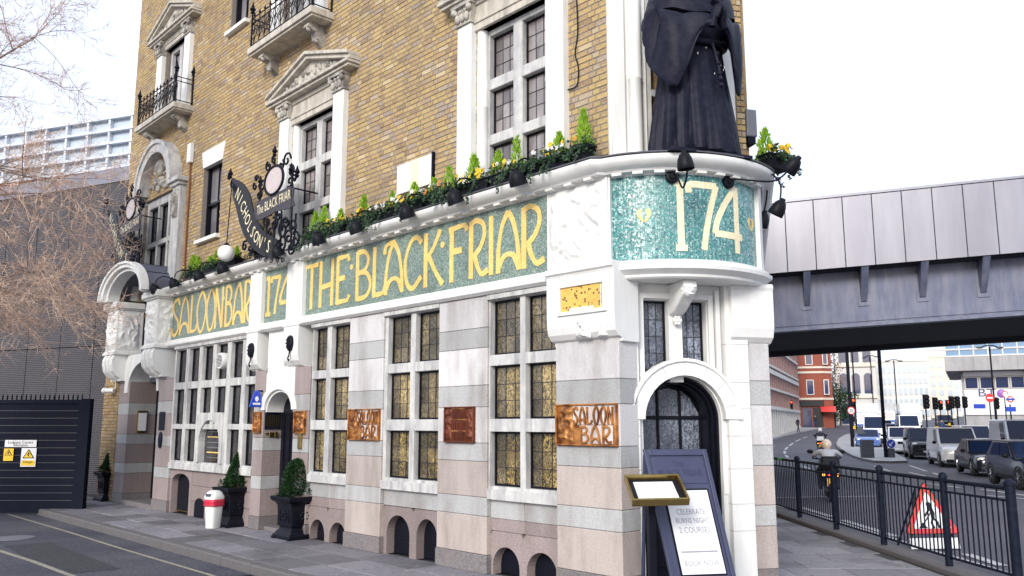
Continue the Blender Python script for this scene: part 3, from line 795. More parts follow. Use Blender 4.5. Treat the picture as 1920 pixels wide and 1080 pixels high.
for ch, a, b in MAIN:
    yy = 540 - (a - 573) * .225
    zc = (4.06, 4.16) if ch == '.' else (3.575, 4.325)
    glyph(ch, fx(a, yy), fx(b, yy), zc[0], zc[1], .03, .012, .070, M['gold'], pan_main)
SAL = [('S', 322, 339), ('A', 338, 357), ('L', 357, 372), ('O', 369, 388), ('O', 387, 405), ('N', 403, 420), ('.', 417, 421), ('B', 422, 437), ('A', 438, 457), ('R', 457, 473)]
for ch, a, b in SAL:
    yy = 590 - (a - 322) * .2
    zc = (4.06, 4.16) if ch == '.' else (3.56, 4.34)
    glyph(ch, fx(a, yy) + .02, fx(b, yy) - .01, zc[0], zc[1], .03, .012, .066, M['gold'], pan_sal)
for ch, a, b in (('1', 499, 510), ('7', 509, 526), ('4', 525, 545)):
    glyph(ch, fx(a, 550), fx(b, 550), 3.62, 4.28, .03, .012, .066, M['gold'], pan_174, name='numeral')

# piers and consoles framing the small door
for a, b in ((8.03, 8.47), (6.60, 7.12)):
    m = MB(TF).box(a, b, -.2, .055, 3.33, 4.42)
    m.box(a - .02, b + .02, -.2, .095, 3.335, 3.40).box(a - .01, b + .01, -.2, .075, 3.40, 3.44)
    m.prism([(-.3, 3.333), (.085, 3.333), (.09, 2.95), (.085, 2.86), (.06, 2.77), (.0, 2.70), (-.06, 2.668), (-.3, 2.668)], a + .015, b - .015, 'yz')
    m.build('console', M['white'], pub, bevel=.006)
for u, z in ((8.21, 3.02), (6.83, 3.05)):
    m = MB(TF)
    n = 18
    m.rings([[(u + r * .085 * cos(2 * pi * i / n), o, z + r * .13 * sin(2 * pi * i / n)) for i in range(n)] for r, o in ((1, .085), (1, .125), (.8, .14), (.72, .128), (.3, .15))])
    for i in range(9):
        a = 2 * pi * i / 9
        m.ball((u + .055 * cos(a), .14, z + .09 * sin(a)), .02, 6, 4)
    m.tube([(u, .11, z - .12), (u, .12, z - .2), (u + .02, .13, z - .25), (u - .01, .13, z - .29), (u - .03, .13, z - .26)], .012, 6)
    m.build('iron_medallion', M['iron'], pub, smooth=True)
# small side door: white arch, recessed black door, brass
m = arch_wall(MB(TF), 6.82, 7.86, 1.95, 2.70, 6.90, 7.80, 1.951, .33, -.75, -.03)
m.build('door_arch', M['white'], pub, smooth=True)
MB(TF).box(6.82, 7.02, -.3, -.04, 2.70, 3.328).box(7.28, 7.86, -.3, -.04, 2.70, 3.328).box(7.02, 7.28, -.3, -.04, 3.22, 3.328).build('door_surround', M['white'], pub)
m = MB(TF)
arch_ring(m, 7.35, .47, .62, 1.98, -.03, .02, k=.72)
m.build('arch_moulding', M['white'], pub, bevel=.008)
w = MB(TF).box(7.02, 7.28, -.30, -.26, 2.70, 3.22).build('window', M['blackpaint'], pub)
leaded_light(w, 7.022, 7.278, 2.702, 3.218, -.15, 2, 3, 'dark_lead')
sd = arch_plate(MB(TF), 6.83, 7.85, 0, 1.95, .33, -.41, -.34).build('side_door', M['blackpaint'], pub)
for i in range(5):
    u = 6.92 + i * .2; MB(TF).box(u, u + .03, -.34, -.322, .1, 1.9).build('door_rib', M['blackpaint'], sd)
MB(TF).box(6.82, 7.86, -.8, -.1, -.02, .06).build('door_step', M['granite_base'], pub)
MB(TF).box(6.50, 6.60, .0, .035, 1.36, 1.62).build('brass_plate', M['brass'], pub, bevel=.01)
m = MB(TF); x0 = 7.855
MB(TF).box(x0 - .012, x0 + .002, -.325, -.03, 1.66, 1.95).build('relief_plate', M['bronze'], pub)
for i in range(6): MB(TF).box(x0 - .017, x0 - .011, -.30 + i * .042, -.275 + i * .042, 1.70, 1.90).build('gilt_letter', M['brass'], pub)
m = MB(TF)                                          # little gilt pointing hand on the door reveal
m.box(x0 - .028, x0 - .01, -.21, -.11, 1.53, 1.61).box(x0 - .03, x0 - .01, -.11, -.03, 1.575, 1.60).box(x0 - .032, x0 - .01, -.26, -.21, 1.52, 1.62)
m.build('pointing_hand', M['brass'], pub, bevel=.01)
# copper plaques: relief figure and pierced lettering
def plaque(u0, u1, z0, z1, o, words, fig, mat='copper', T=TF, back='granite_pale'):
    w, h = u1 - u0, z1 - z0
    fr = .018
    base = MB(T).box(u0, u1, o - .02, o + .010, z0, z1).build('copper_plaque', M[mat] if fig >= 1 else M['copper_dark'] if mat == 'copper_dark' else M[mat], pub)
    m = MB(T)
    for a, b, c, d in ((u0, u1, z0, z0 + fr), (u0, u1, z1 - fr, z1), (u0, u0 + fr, z0 + fr, z1 - fr), (u1 - fr, u1, z0 + fr, z1 - fr)):
        m.box(a, b, o + .010, o + .034, c, d)
    m.build('frame', M[mat], base, bevel=.004, seg=1)
    # relief: lumps for the carved figures
    regs = [(u1 - fig * w + .01, u1 - fr)] if fig < 1 else [(u0 + fr, u0 + .24 * w), (u1 - .24 * w, u1 - fr)]
    if fig > 1: regs = [(u0 + fr, u1 - fr)]
    for a, b in regs:
        n, k = max(8, int((b - a) / .012)), int(h / .012)
        m = MB(T); vs = []
        sd = R.random() * 50
        for j in range(k + 1):
            for i in range(n + 1):
                x = a + (b - a) * i / n; z = z0 + fr + (h - 2 * fr) * j / k
                v = mnoise.noise(Vector((x * 11 + sd, z * 11, 3.1))) * .6 + mnoise.noise(Vector((x * 24, z * 24 + sd, 1.7))) * .5
                e = min(1, 6 * min(i / n, 1 - i / n), 6 * min(j / k, 1 - j / k))
                vs.append((x, o + .012 + e * max(0, .030 * (.55 + 1.3 * v)), z))
        m.add(vs, [(j * (n + 1) + i, j * (n + 1) + i + 1, (j + 1) * (n + 1) + i + 1, (j + 1) * (n + 1) + i) for j in range(k) for i in range(n)])
        m.build('relief_figures', M[mat], base, smooth=True)
    for txt, ua, ub, za, zb, lw in words:
        n = len(txt); step = (ub - ua) / n
        for i, ch in enumerate(txt):
            xl = -(ub - i * step) ; g = step * .10
            pt = (lambda a, y, z: TF(-a, y, z)) if T is TF else None
            glyph(ch, xl + g, xl + step - g, za, zb, o + .008, o + .034, lw, M[mat], base, pt)
    return base
W = lambda u0, u1, z0, z1: [('SALOON', u0 + .03, u1 - (u1 - u0) * .29, z0 + .23, z1 - .035, .016), ('BAR', u0 + .06, u1 - (u1 - u0) * .40, z0 + .03, z0 + .205, .020)]
for u0, u1 in ((.0, .875), (4.33, 5.13)):
    b = plaque(u0, u1, 1.52, 1.965, .012, W(u0, u1, 1.52, 1.965), .30)
    MB(TF).box(u0 + .025, u1 - (u1 - u0) * .29, .018, .024, 1.745, 1.945).build('pierced_ground', M['granite_pale'], b)
    MB(TF).box(u0 + .06, u1 - (u1 - u0) * .40, .018, .024, 1.545, 1.735).build('pierced_ground', M['granite_pale'], b)
pq = plaque(2.28, 2.86, 1.52, 1.965, .012, [], 1.0, 'copper_dark')
for z0, z1, n in ((1.82, 1.925, 11), (1.68, 1.79, 7), (1.55, 1.65, 10)):   # worn raised letters, no longer readable
    for i in range(n):
        u = 2.44 + .26 * (i + .5) / n; h = R.uniform(.75, 1.0)
        MB(TF).box(u - .006, u + .006, .02, .034, z0, z0 + (z1 - z0) * h).build('raised_stroke', M['copper_dark'], pq)
    MB(TF).box(2.43, 2.71, .02, .036, z1 + .008, z1 + .02).build('raised_band', M['copper'], pq)
plaque(6.40, 6.74, 1.60, 1.955, .012, [], 1.5)
plaque(7.90, 8.17, 1.60, 1.955, .012, [], 1.5)

# ------------------------------------------------------------------ cornice, sweeping round the bow
def sweep(path, prof, name, mat, parent, smooth=35):
    rs = []
    for p, nn in path:
        rs.append([to_pub((p[0] + nn[0] * o, p[1] + nn[1] * o, z)) for o, z in prof])
    return MB().rings(rs).build(name, mat, parent, smooth=smooth)
def bow_path(n=20, a=0, b=1):
    out = []
    for i in range(n + 1):
        t = a + (b - a) * i / n; an = -TH + 2 * TH * t
        s, o = arc(t); p = CW(s, o, 0)
        nn = (CC[0] * sin(an) + NC[0] * cos(an), CC[1] * sin(an) + NC[1] * cos(an))
        out.append(((p.x, p.y), nn))
    return out
RP = CW(1.76, 0, 0)
fl = lambda d: ((RP.x + DF[0] * d, RP.y + DF[1] * d), NF)
front = [((FW(u, 0, 0).x, FW(u, 0, 0).y), N) for u in (12.25, 9, 6, 3, .14)]
full_path = front + bow_path() + [fl(.15), fl(6), fl(15)]
CP = [(-.6, 4.40), (-.01, 4.40), (.015, 4.405), (.02, 4.425), (.10, 4.43), (.115, 4.455), (.17, 4.475), (.21, 4.51), (.225, 4.54), (.225, 4.575), (.205, 4.585), (-.6, 4.60)]
cornice = sweep(full_path, CP, 'cornice', M['white'], pub)
sweep(full_path, [(-.6, 4.604), (.20, 4.590), (.235, 4.590), (.24, 4.60), (.20, 4.615), (-.6, 4.625)], 'lead_flashing', M['lead'], pub)
dm = MB().box(-.055, .055, -.10, .0, -.03, .0)
d0 = None
for i in range(40):
    u = .30 + i * .30
    if u > 12.1: break
    if d0 is None:
        d0 = dm.build('dentil', M['white'], cornice); o_ = d0
    else: o_ = piece(d0, 'dentil', cornice)
    o_.location = (-u, 0.0, 4.432)
for i in range(9):
    t = .06 + .88 * i / 8; an = -TH + 2 * TH * t; s, o = arc(t)
    o_ = piece(d0, 'dentil', cornice, to_pub(CW(s, o, 4.432)), (0, 0, atan2(CC[1] * cos(an) - NC[1] * sin(an), CC[0] * cos(an) - NC[0] * sin(an)) - PUB_RZ))
# bow: mosaic, ledge, soffit
m = MB(); bp = bow_path(32)
m.rings([[to_pub((p[0] + nn[0] * o, p[1] + nn[1] * o, z)) for o, z in ((-.2, 3.47), (.0, 3.47), (.0, 4.42), (-.2, 4.42))] for p, nn in bp])
bay = m.build('bow_mosaic_panel', M['mosaic_bay'], pub, smooth=30)
for t0, t1 in ((-.035, .012), (.988, 1.05)):
    m = MB(); m.rings([[to_pub((p[0] + nn[0] * o, p[1] + nn[1] * o, z)) for o, z in ((-.25, 3.46), (.05, 3.46), (.05, 4.425), (-.25, 4.425))] for p, nn in bow_path(3, t0, t1)])
    m.build('bow_edge_pier', M['white'], pub, smooth=30)
sweep(bow_path(24, -.05, 1.06), [(-.3, 3.27), (.03, 3.27), (.05, 3.285), (.055, 3.31), (.09, 3.335), (.13, 3.36), (.135, 3.40), (.10, 3.415), (.10, 3.44), (.045, 3.472), (-.3, 3.472)], 'bow_ledge', M['white'], pub)
m = MB(); pts = [to_pub((p[0] + nn[0] * .0, p[1] + nn[1] * .0, 3.28)) for p, nn in bow_path(24, -.03, 1.03)]
pts2 = [to_pub((*CW(s, -.3, 0)[:2], 3.28)) for s in (1.9, -.1)]
allp = pts + pts2; k = len(allp)
m.add(allp + [(p[0], p[1], 3.46) for p in allp], [tuple(range(k)), tuple(range(2 * k - 1, k - 1, -1))] + [(i, (i + 1) % k, k + (i + 1) % k, k + i) for i in range(k)])
m.build('bow_soffit', M['white'], pub)
def project(p):
    dx, dy, dz = p[0], p[1], p[2] - EYE
    f = dy * _cp + dz * _sp; u = dz * _cp - dy * _sp
    return 960 + FPX * dx / f, 540 - FPX * u / f
def bow_t(px, z):
    best = min(range(401), key=lambda i: abs(project(CW(*arc(i / 400), z))[0] - px)); return best / 400
TB = lambda x, o, z: to_pub(CW(*arc(x, o), z))
for ch, a, b in (('1', 1262, 1290), ('7', 1291, 1347), ('4', 1336, 1389)):
    ta, tb = bow_t(a, 4.0), bow_t(b, 4.0)
    m = MB(TB)
    for k, st in enumerate(GL[ch]):
        P = [(ta + (tb - ta) * q, 3.585 + .74 * z) for q, z in st]
        if len(P) == 2: P = [(P[0][0] + (P[1][0] - P[0][0]) * t / 8, P[0][1] + (P[1][1] - P[0][1]) * t / 8) for t in range(9)]
        arcl = 2 * TH * RB                           # the stroke is laid out in metres, then bent round
        Q = [(x * arcl, z) for x, z in P]
        mm = MB().ribbon(Q, [.074 if k == 0 or ch == '4' else .07] * len(Q), -.02, .004 + .0006 * k)
        m.add([(x / arcl, o, z) for x, o, z in mm.v], mm.f)
    m.build('numeral', M['gold_pale'], bay)
for px in (1207, 1408):
    tc = bow_t(px, 3.95)
    for sg in (-1, 1):
        m = MB(TB); pts = cr([(0, -.07), (sg * .045, .0), (sg * .04, .055), (sg * .012, .05)], 5)
        mm = MB().ribbon([((tc * 2 * TH * RB) + a + sg * .006, 3.96 + b) for a, b in pts], [.012, .02, .026, .03, .036, .04, .044, .044, .044, .04, .036, .032, .028, .024, .02, .012][:len(pts)], -.02, .004)
        m.add([(x / (2 * TH * RB), o, z) for x, o, z in mm.v], mm.f); m.build('heart_motif', M['gold'], bay)

# relief panel and corbel left of the bow
def relief(name, u0, u1, z0, z1, o, amp, sd, mat, parent, T=TF, d=.016, curve=None, freq=1.0):
    n, k = int((u1 - u0) / d), int((z1 - z0) / d)
    vs = []
    for j in range(k + 1):
        for i in range(n + 1):
            x, z = u0 + (u1 - u0) * i / n, z0 + (z1 - z0) * j / k
            q = Vector((x * 4.5 * freq + sd, z * 4.5 * freq, sd))
            w = mnoise.noise_vector(q) * .55
            a = 1 - abs(mnoise.noise(q * 1.3 + w)) * 3.2
            b = mnoise.noise(q * .7 + Vector((5, 1, 2)))
            h = max(0, a) * .7 + max(0, min(1, (b + .05) * 5)) * .8 + .25 * mnoise.noise(q * 4)
            e = min(1, 7 * min(i / n, 1 - i / n), 9 * min(j / k, 1 - j / k))
            vs.append((x, o + amp * e * h, z))
    m = MB(T).add(vs, [(j * (n + 1) + i, j * (n + 1) + i + 1, (j + 1) * (n + 1) + i + 1, (j + 1) * (n + 1) + i) for j in range(k) for i in range(n)])
    return m.build(name, mat, parent, smooth=60, recalc=False)
MB(TF).box(.10, 1.02, -.25, .0, 3.478, 4.42).build('relief_ground', M['white'], pub)
relief('carved_relief', .13, 1.0, 3.50, 4.38, .004, .045, 2.0, M['white'], pub)
m = MB(TF).prism([(-.3, 3.46), (.13, 3.46), (.145, 3.44), (.145, 3.40), (.12, 3.385), (.11, 3.36), (.11, 2.90), (.105, 2.80), (.085, 2.72), (.04, 2.665), (-.02, 2.645), (-.02, 2.61), (-.3, 2.61)], -.06, .93, 'yz')
cb = m.build('corbel', M['white'], pub, bevel=.006)
MB(TF).box(.08, .70, .10, .114, 2.965, 3.235).build('gold_mosaic_inset', M['gold_speck'], cb)
m = MB(TF)
for a, b, c, d in ((.03, .75, 3.235, 3.275), (.03, .75, 2.925, 2.965), (.03, .08, 2.965, 3.235), (.70, .75, 2.965, 3.235)): m.box(a, b, .1, .135, c, d)
m.box(.22, .56, .1, .13, 2.965, 3.0).build('inset_frame', M['white'], cb, bevel=.004, seg=1)
relief('carved_mask', .30, .52, 2.66, 2.86, .07, .05, 8.0, M['white'], cb, freq=2.2, d=.012)
# right-hand corbel
m = MB(lambda h, a, b: TC(h, a, b)).prism([(-.6, 3.30), (.06, 3.30), (.075, 3.26), (.06, 3.22), (.06, 2.92), (.055, 2.80), (.03, 2.70), (-.03, 2.64), (-.12, 2.61), (-.6, 2.61)], 1.38, 1.90, 'yz')
m.build('corbel', M['white'], pub, bevel=.006)
# entrance: jambs, transom lights, arch, door
for a, b in ((.155, .30), (1.33, 1.60)): MB(TC).box(a, b, -.55, .0, 0, 3.28).build('entrance_jamb', M['white'], pub, bevel=.012)
MB(TC).box(-.16, .16, -.55, .10, 2.67, 3.28).build('entrance_block', M['white'], pub, bevel=.01)
for z in (.62, .9, 1.27, 1.62, 1.92, 2.2, 2.62):
    for a, b in ((.152, .303), (1.327, 1.603)):
        MB(TC).box(a, b, -.54, .003, z, z + .004).build('stone_joint', M['concrete'], pub)
wl = [(.40, .70, 2.20, 3.10), (.86, 1.15, 2.20, 3.10)]
m = wall_cells(MB(TC), .30, 1.33, 2.20, 3.28, wl, -.45, -.10)
tw = m.build('transom_window', M['white'], pub, bevel=.006, seg=1)
m = MB(TC)
for a, b, c, d, o in ((.33, .39, 2.2, 3.17, -.06), (1.16, 1.22, 2.2, 3.17, -.06), (.39, 1.16, 3.11, 3.17, -.06), (1.24, 1.29, 2.2, 3.22, -.04)): m.box(a, b, -.1, o, c, d)
m.build('architrave', M['white'], tw, bevel=.006)
for a, b, c, d in wl: leaded_light(tw, a + .003, b - .003, c + .12, d - .003, -.22, 3, 4, 'clear_lead', T=TC, fr=.02)
arch_wall(MB(TC), .30, 1.33, 1.0, 2.30, .36, 1.28, 1.80, .465, -.45, -.08).build('door_arch', M['white'], pub, smooth=30)
m = MB(TC); arch_ring(m, .82, .47, .62, 1.80, -.08, .015); arch_ring(m, .82, .62, .655, 1.80, -.08, .04)
m.build('arch_moulding', M['white'], pub, smooth=35)
for k in range(7):
    a = radians(15 + k * 25)
    MB(TC).rings([[(.82 + r * cos(a + e), o, 1.80 + r * sin(a + e)) for r, o in ((.475, .010), (.615, .010), (.615, .018), (.475, .018))] for e in (-.004, .004)]).build('voussoir_joint', M['stone'], pub)
for a, b in ((.30, .36), (1.28, 1.33)): MB(TC).box(a, b, -.45, -.09, 0, 1.0).build('entrance_reveal', M['white'], pub)
m = MB(TC)
for k, (r, o0, o1) in enumerate(((.455, -.50, -.14), (.43, -.55, -.20), (.405, -.6, -.27))):
    rs = []
    q = [(.82 - r, 0)] + [(.82 + r * cos(pi - pi * i / 20), 1.80 + r * sin(pi * i / 20)) for i in range(21)] + [(.82 + r, 0)]
    r2 = r - .022; q2 = [(.82 - r2, 0)] + [(.82 + r2 * cos(pi - pi * i / 20), 1.80 + r2 * sin(pi * i / 20)) for i in range(21)] + [(.82 + r2, 0)]
    m.rings([[(a, o0, b), (c, o0, d), (c, o1, d), (a, o1, b)] for (a, b), (c, d) in zip(q, q2)])
m.build('door_frame', M['blackpaint'], pub, smooth=30)
door = MB(TC)
arch_plate(door, .82 - .40, .82 + .40, 0, 1.80, .40, -.60, -.46)
door = door.build('entrance_door', M['blackpaint'], pub)
# glazed upper part of the door
cols = [(.46, .645), (.665, .89), (.91, 1.18)]
cols = [(.455, .67), (.70, .94), (.97, 1.185)]
for i, (a, b) in enumerate(cols):
    for j, (c, d) in enumerate(((1.20, 1.42), (1.46, 1.80))):
        MB(TC).add([(a, -.452, c), (b, -.452, c), (b, -.452, d), (a, -.452, d)], [(0, 1, 2, 3)]).build('pane', M['clear_lead'], door)
    if i == 1: tp = [(a, 1.84), (b, 1.84), (b, 2.12), (.82, 2.15), (a, 2.12)]
    else:
        xa, xb = (a, b) if i == 0 else (b, a)
        tp = [(xa, 1.84), (xb, 1.84), (xb, 1.80 + math.sqrt(max(.0, .36 ** 2 - (xb - .82) ** 2))), ((xa * .5 + xb * .5), 1.80 + math.sqrt(max(0, .36 ** 2 - ((xa + xb) / 2 - .82) ** 2))), (xa, 1.87)]
    MB(TC).add([(x, -.452, z) for x, z in tp], [tuple(range(len(tp)))]).build('pane', M['clear_lead'], door)
m = MB(TC)
for a, b, c, d in ((.67, .70, 1.15, 2.14), (.94, .97, 1.15, 2.14), (.43, 1.21, 1.80, 1.84), (.43, 1.21, 1.42, 1.46), (.43, 1.21, 1.13, 1.20), (.43, .455, .1, 1.9), (1.185, 1.21, .1, 1.9)): m.box(a, b, -.47, -.43, c, d)
m.box(.50, .79, -.47, -.445, .2, 1.0).box(.85, 1.14, -.47, -.445, .2, 1.0)
m.build('door_glazing_bars', M['blackpaint'], door, bevel=.006, seg=1)
MB(TC).box(.25, 1.40, -.6, .12, -.03, .05).build('door_step', M['granite_base'], pub, bevel=.01)
m = MB(TC).prism([(-.12, 3.272), (.30, 3.272), (.31, 3.20), (.27, 3.12), (.12, 3.02), (-.0, 2.95), (-.12, 2.92)], .70, .86, 'yz')
hc = m.build('head_corbel', M['white'], pub, bevel=.02)
m = MB(TC).ball((.78, .26, 3.17), .075, 12, 9, (1, 1, 1.15)).ball((.78, .335, 3.16), .02, 8, 5, (1, 1, 1.4)).ball((.752, .325, 3.19), .014, 6, 5).ball((.808, .325, 3.19), .014, 6, 5).ball((.78, .32, 3.115), .022, 8, 5, (1.5, 1, .5)).ball((.705, .26, 3.17), .02, 6, 5).ball((.855, .26, 3.17), .02, 6, 5)
m.build('carved_head', M['white'], hc, smooth=60)
m = MB(TC)
for i in range(6): m.ball((.78 + .035 * cos(i * pi / 3), -.05, 2.87 + .035 * sin(i * pi / 3)), .024, 8, 5)
m.ball((.78, -.04, 2.87), .02, 8, 5).build('rosette', M['white'], hc, smooth=60)

# ------------------------------------------------------------------ porch
PC = 13.80
for a, b in ((12.22, 12.92), (14.68, 15.40)):
    m = MB(TF).box(a, b, -.3, .28, 3.38, 4.36)
    m.box(a - .03, b + .03, -.3, .33, 3.32, 3.385).box(a - .015, b + .015, -.3, .30, 3.385, 3.41)
    m.box(a - .03, b + .03, -.3, .32, 4.36, 4.40).box(a - .07, b + .07, -.3, .37, 4.40, 4.50).box(a - .05, b + .05, -.3, .35, 4.50, 4.54)
    m.prism([(-.3, 3.32), (.29, 3.32), (.33, 3.22), (.335, 3.10), (.30, 2.95), (.22, 2.84), (.12, 2.77), (.12, 2.725), (-.3, 2.725)], a + .02, b - .02, 'yz')
    pc = m.build('porch_console', M['white'], pub, bevel=.008)
    m = MB(TF)
    for q in (.35, .65):
        m.prism([(.25, 3.31), (.33, 3.31), (.375, 3.20), (.375, 3.08), (.335, 2.92), (.24, 2.80), (.13, 2.74), (.10, 2.80)], a + (b - a) * q - .05, a + (b - a) * q + .05, 'yz')
    m.build('scroll_rib', M['white'], pc, bevel=.015)
    relief('carved_relief', a + .03, b - .03, 3.44, 4.33, .284, .035, 3.0 + a, M['white'], pc)
    relief('carved_relief', -.22, .25, 3.44, 4.33, .004, .035, 9 + a, M['white'], pc, T=lambda x, h, z, a=a: TF(a - h, x, z))
m = MB(TF)
def hood(m, r0, r1, o0, o1, n=22, zs=4.54, k=.54):
    rs = []
    for i in range(n + 1):
        a = pi * i / n
        rs.append([(PC + r * cos(a), o, zs + k * r * sin(a)) for r, o in ((r0, o0), (r1, o0), (r1, o1), (r0, o1))])
    return m.rings(rs)
hood(m, 1.18, 1.36, .30, .56); hood(m, 1.05, 1.20, .22, .48); hood(m, 1.33, 1.42, .44, .60)
m.build('porch_arch', M['white'], pub, smooth=35)
m = MB(TF); hood(m, 1.30, 1.385, -.3, .46)
m.build('porch_roof', M['bluelead'], pub, smooth=35)
m = MB(TF)
for i in (4, 8, 12, 16):
    a = pi * i / 20
    m.rings([[(PC + r * cos(a + e), o, 4.54 + .54 * r * sin(a + e)) for r, o in ((1.38, -.28), (1.405, -.28), (1.405, .44), (1.38, .44))] for e in (-.012, .012)])
m.build('lead_roll', M['bluelead'], pub)
MB(TF).box(12.92, 14.68, -.62, -.45, 2.70, 5.15).build('porch_back_panel', M['bluelead'], pub)
arch_wall(MB(TF), 12.66, 14.70, 2.45, 3.30, 12.75, 14.50, 2.50, .62, -.45, .02).build('porch_door_arch', M['white'], pub, smooth=30)
MB(TF).box(12.62, 14.43, -1.2, -.62, 0, 2.75).build('porch_door', M['blackpaint'], pub)
MB(TF).box(12.60, 14.44, -.62, .02, -.02, .09).build('door_step', M['granite_base'], pub, bevel=.01)
m = MB(TF).box(14.36, 14.408, -.42, -.20, 1.55, 2.05); mc = m.build('menu_case', M['brass'], pub, bevel=.006)
MB(TF).box(14.35, 14.359, -.40, -.22, 1.60, 2.0).build('menu_sheet', M['paper'], mc)
disc('oval_plaque', 12.36, 1.42, 0, .17, .03, M['bronze'], pub, ku=.55)
MB(TF).box(12.2, 12.5, 0, .015, 1.62, 2.0).build('copper_panel', M['bronze'], pub)
# brick pier closing the front at its far end
# ------------------------------------------------------------------ upper floors: brickwork with openings
BO = -.20                                           # face of the bricks
U0, U1, Z0, Z1 = .14, 16.10, 4.60, 13.0
HOLES = [(1.84 - .66, 1.84 + .66, 4.58, 7.02), (6.86 - .70, 6.86 + .70, 4.58, 7.02), (7.52 - .66, 7.52 + .66, 8.70, 10.62), (13.42 - .66, 13.42 + .66, 8.70, 10.62), (10.55, 11.45, 5.53, 7.12), (9.70, 10.50, 9.82, 11.6), (13.80 - 1.02, 13.80 + 1.02, 4.58, 7.0)]
wall = wall_cells(MB(TF), U0, U1, Z0, Z1, HOLES, -.62, BO - .007).build('brick_wall', M['mortar'], pub)
def brick_box(l, h=.065, d=.03):
    e = .004
    return [(0, 0, 0), (l, 0, 0), (l, 0, h), (0, 0, h), (e, d, e), (l - e, d, e), (l - e, d, h - e), (e, d, h - e)], [(4, 5, 6, 7), (0, 1, 5, 4), (1, 2, 6, 5), (2, 3, 7, 6), (3, 0, 4, 7)]
rb = random.Random(5)
bricks = []
j = 0
z = Z0
while z < Z1 - .07:
    u = U0 - rb.uniform(0, .02) - (.056 if j % 2 else 0); k = j % 2
    while u < U1:
        l = .215 if k % 2 == 0 else .1025; k += 1
        a, b = max(u, U0), min(u + l, U1)
        segs = [(a, b)]
        for h in HOLES:
            if h[2] < z + .06 and h[3] > z + .005:
                segs = [q for s in segs for q in ((s[0], min(s[1], h[0])), (max(s[0], h[1]), s[1])) if q[1] - q[0] > .03]
        for s in segs: bricks.append((s[0], s[1], z, rb.uniform(-.003, .003)))
        u += l + .010
    z += .075; j += 1
def _seen(b):
    x, y = project(FW((b[0] + b[1]) / 2, BO, b[2] + .03)); return -10 < x < 1930 and -10 < y < 1090
near = sorted((b for b in bricks if b[1] - b[0] > .09 and _seen(b)), key=lambda b: (FW(b[0], BO, b[2]) - Vector((0, 0, EYE))).length)[:300]
nearset = set(id(b) for b in near)
proto = {}
for b in near:
    key = round(b[1] - b[0], 3)
    if key not in proto:
        V, Fs = brick_box(b[1] - b[0]); proto[key] = o_ = MB(lambda x, y, z: (-x, -y, z)).add(V, Fs).build('brick', M['brick'], wall)
    else: o_ = piece(proto[key], 'brick', wall)
    o_.location = (-b[0], -(BO - .03 + b[3]), b[2] + .005)
m = MB()
for b in bricks:
    if id(b) in nearset: continue
    V, Fs = brick_box(b[1] - b[0])
    m.add([(-b[0] - x, -(BO - .03 + b[3] + y), b[2] + .005 + zz) for x, y, zz in V], Fs)
o_ = m.build('brick_courses', M['brick'], wall); o_['kind'] = 'stuff'
# the rest of the wedge: far end, other flank, roof
_ob = [to_pub(FW(U0, BO - .03, 0)), to_pub(FW(U1 - .005, BO - .03, 0)), to_pub(FW(U1 - .005, -6.5, 0)), to_pub((*fl(15)[0], 0)), to_pub((RP.x + DF[0] * .25 - NF[0] * .03, RP.y + DF[1] * .25 - NF[1] * .03, 0)), to_pub(CW(1.70, -.25, 0)), to_pub(CW(.1, -.25, 0))]
m = MB(); k = len(_ob)
for i in range(1, k):
    if i == k - 1: continue
    p, q = _ob[i], _ob[(i + 1) % k]
    zb = 4.6 if i >= 4 else 0
    m.add([(p[0], p[1], zb), (q[0], q[1], zb), (q[0], q[1], 13.0), (p[0], p[1], 13.0)], [(0, 1, 2, 3)])
m.build('rear_wall', M['brick_far'], pub, recalc=False)
m = MB().add([(p[0], p[1], 13.0) for p in _ob] + [(p[0], p[1], 13.3) for p in _ob], [tuple(range(k - 1, -1, -1)), tuple(range(k, 2 * k))] + [(i, (i + 1) % k, k + (i + 1) % k, k + i) for i in range(k)])
m.build('roof_parapet', M['oldstone'], pub)
# ground floor of the other flank: granite piers, windows and a mosaic band
TK = lambda d, o, z: to_pub((RP.x + DF[0] * d + NF[0] * o, RP.y + DF[1] * d + NF[1] * o, z))
MB(TK).box(.30, 15, -.2, -.005, 3.33, 3.478).build('fascia_ledge', M['white'], pub)
MB(TK).box(.30, 15, -.2, -.015, 3.482, 4.42).build('mosaic_panel', M['mosaic'], pub)
for i in range(5):
    d0 = .40 + i * 2.95
    pilaster(d0, d0 + .95, -.25, .01, T=TK)
    if i < 4:
        w = wall_cells(MB(TK), d0 + .96, d0 + 2.94, .866, 3.325, [(d0 + 1.1 + k * .62, d0 + 1.6 + k * .62, a_, b_) for k in range(3) for a_, b_ in ROWS], -.2, -.012).build('window', M['stone'], pub)
        MB(TK).box(d0 + .97, d0 + 2.93, -.19, -.10, .9, 3.3).build('pane', M['dark_lead'], w)
        MB(TK).box(d0 + .96, d0 + 2.94, -.2, -.02, 0, .862).build('plinth', M['granite_brown'], pub)
MB(TF).box(15.06, 16.09, -.5, .0, 0, 4.55).build('end_pier', M['brick_far'], pub)
m = MB(TF); rb2 = random.Random(9)
z = .02; j = 0
ep = None
while z < 2.72:
    u = 15.08 - (.1 if j % 2 else 0); 
    while u < 16.08:
        a, b = max(u, 15.08), min(u + .215, 16.08)
        if b - a > .04:
            V, Fs = brick_box(b - a, .065, .02); m.add([(a + x, .0 + y, z + zz) for x, y, zz in V], Fs)
        u += .225
    z += .075; j += 1
o_ = m.build('pier_bricks', M['brick_pier'], pub); o_['kind'] = 'stuff'

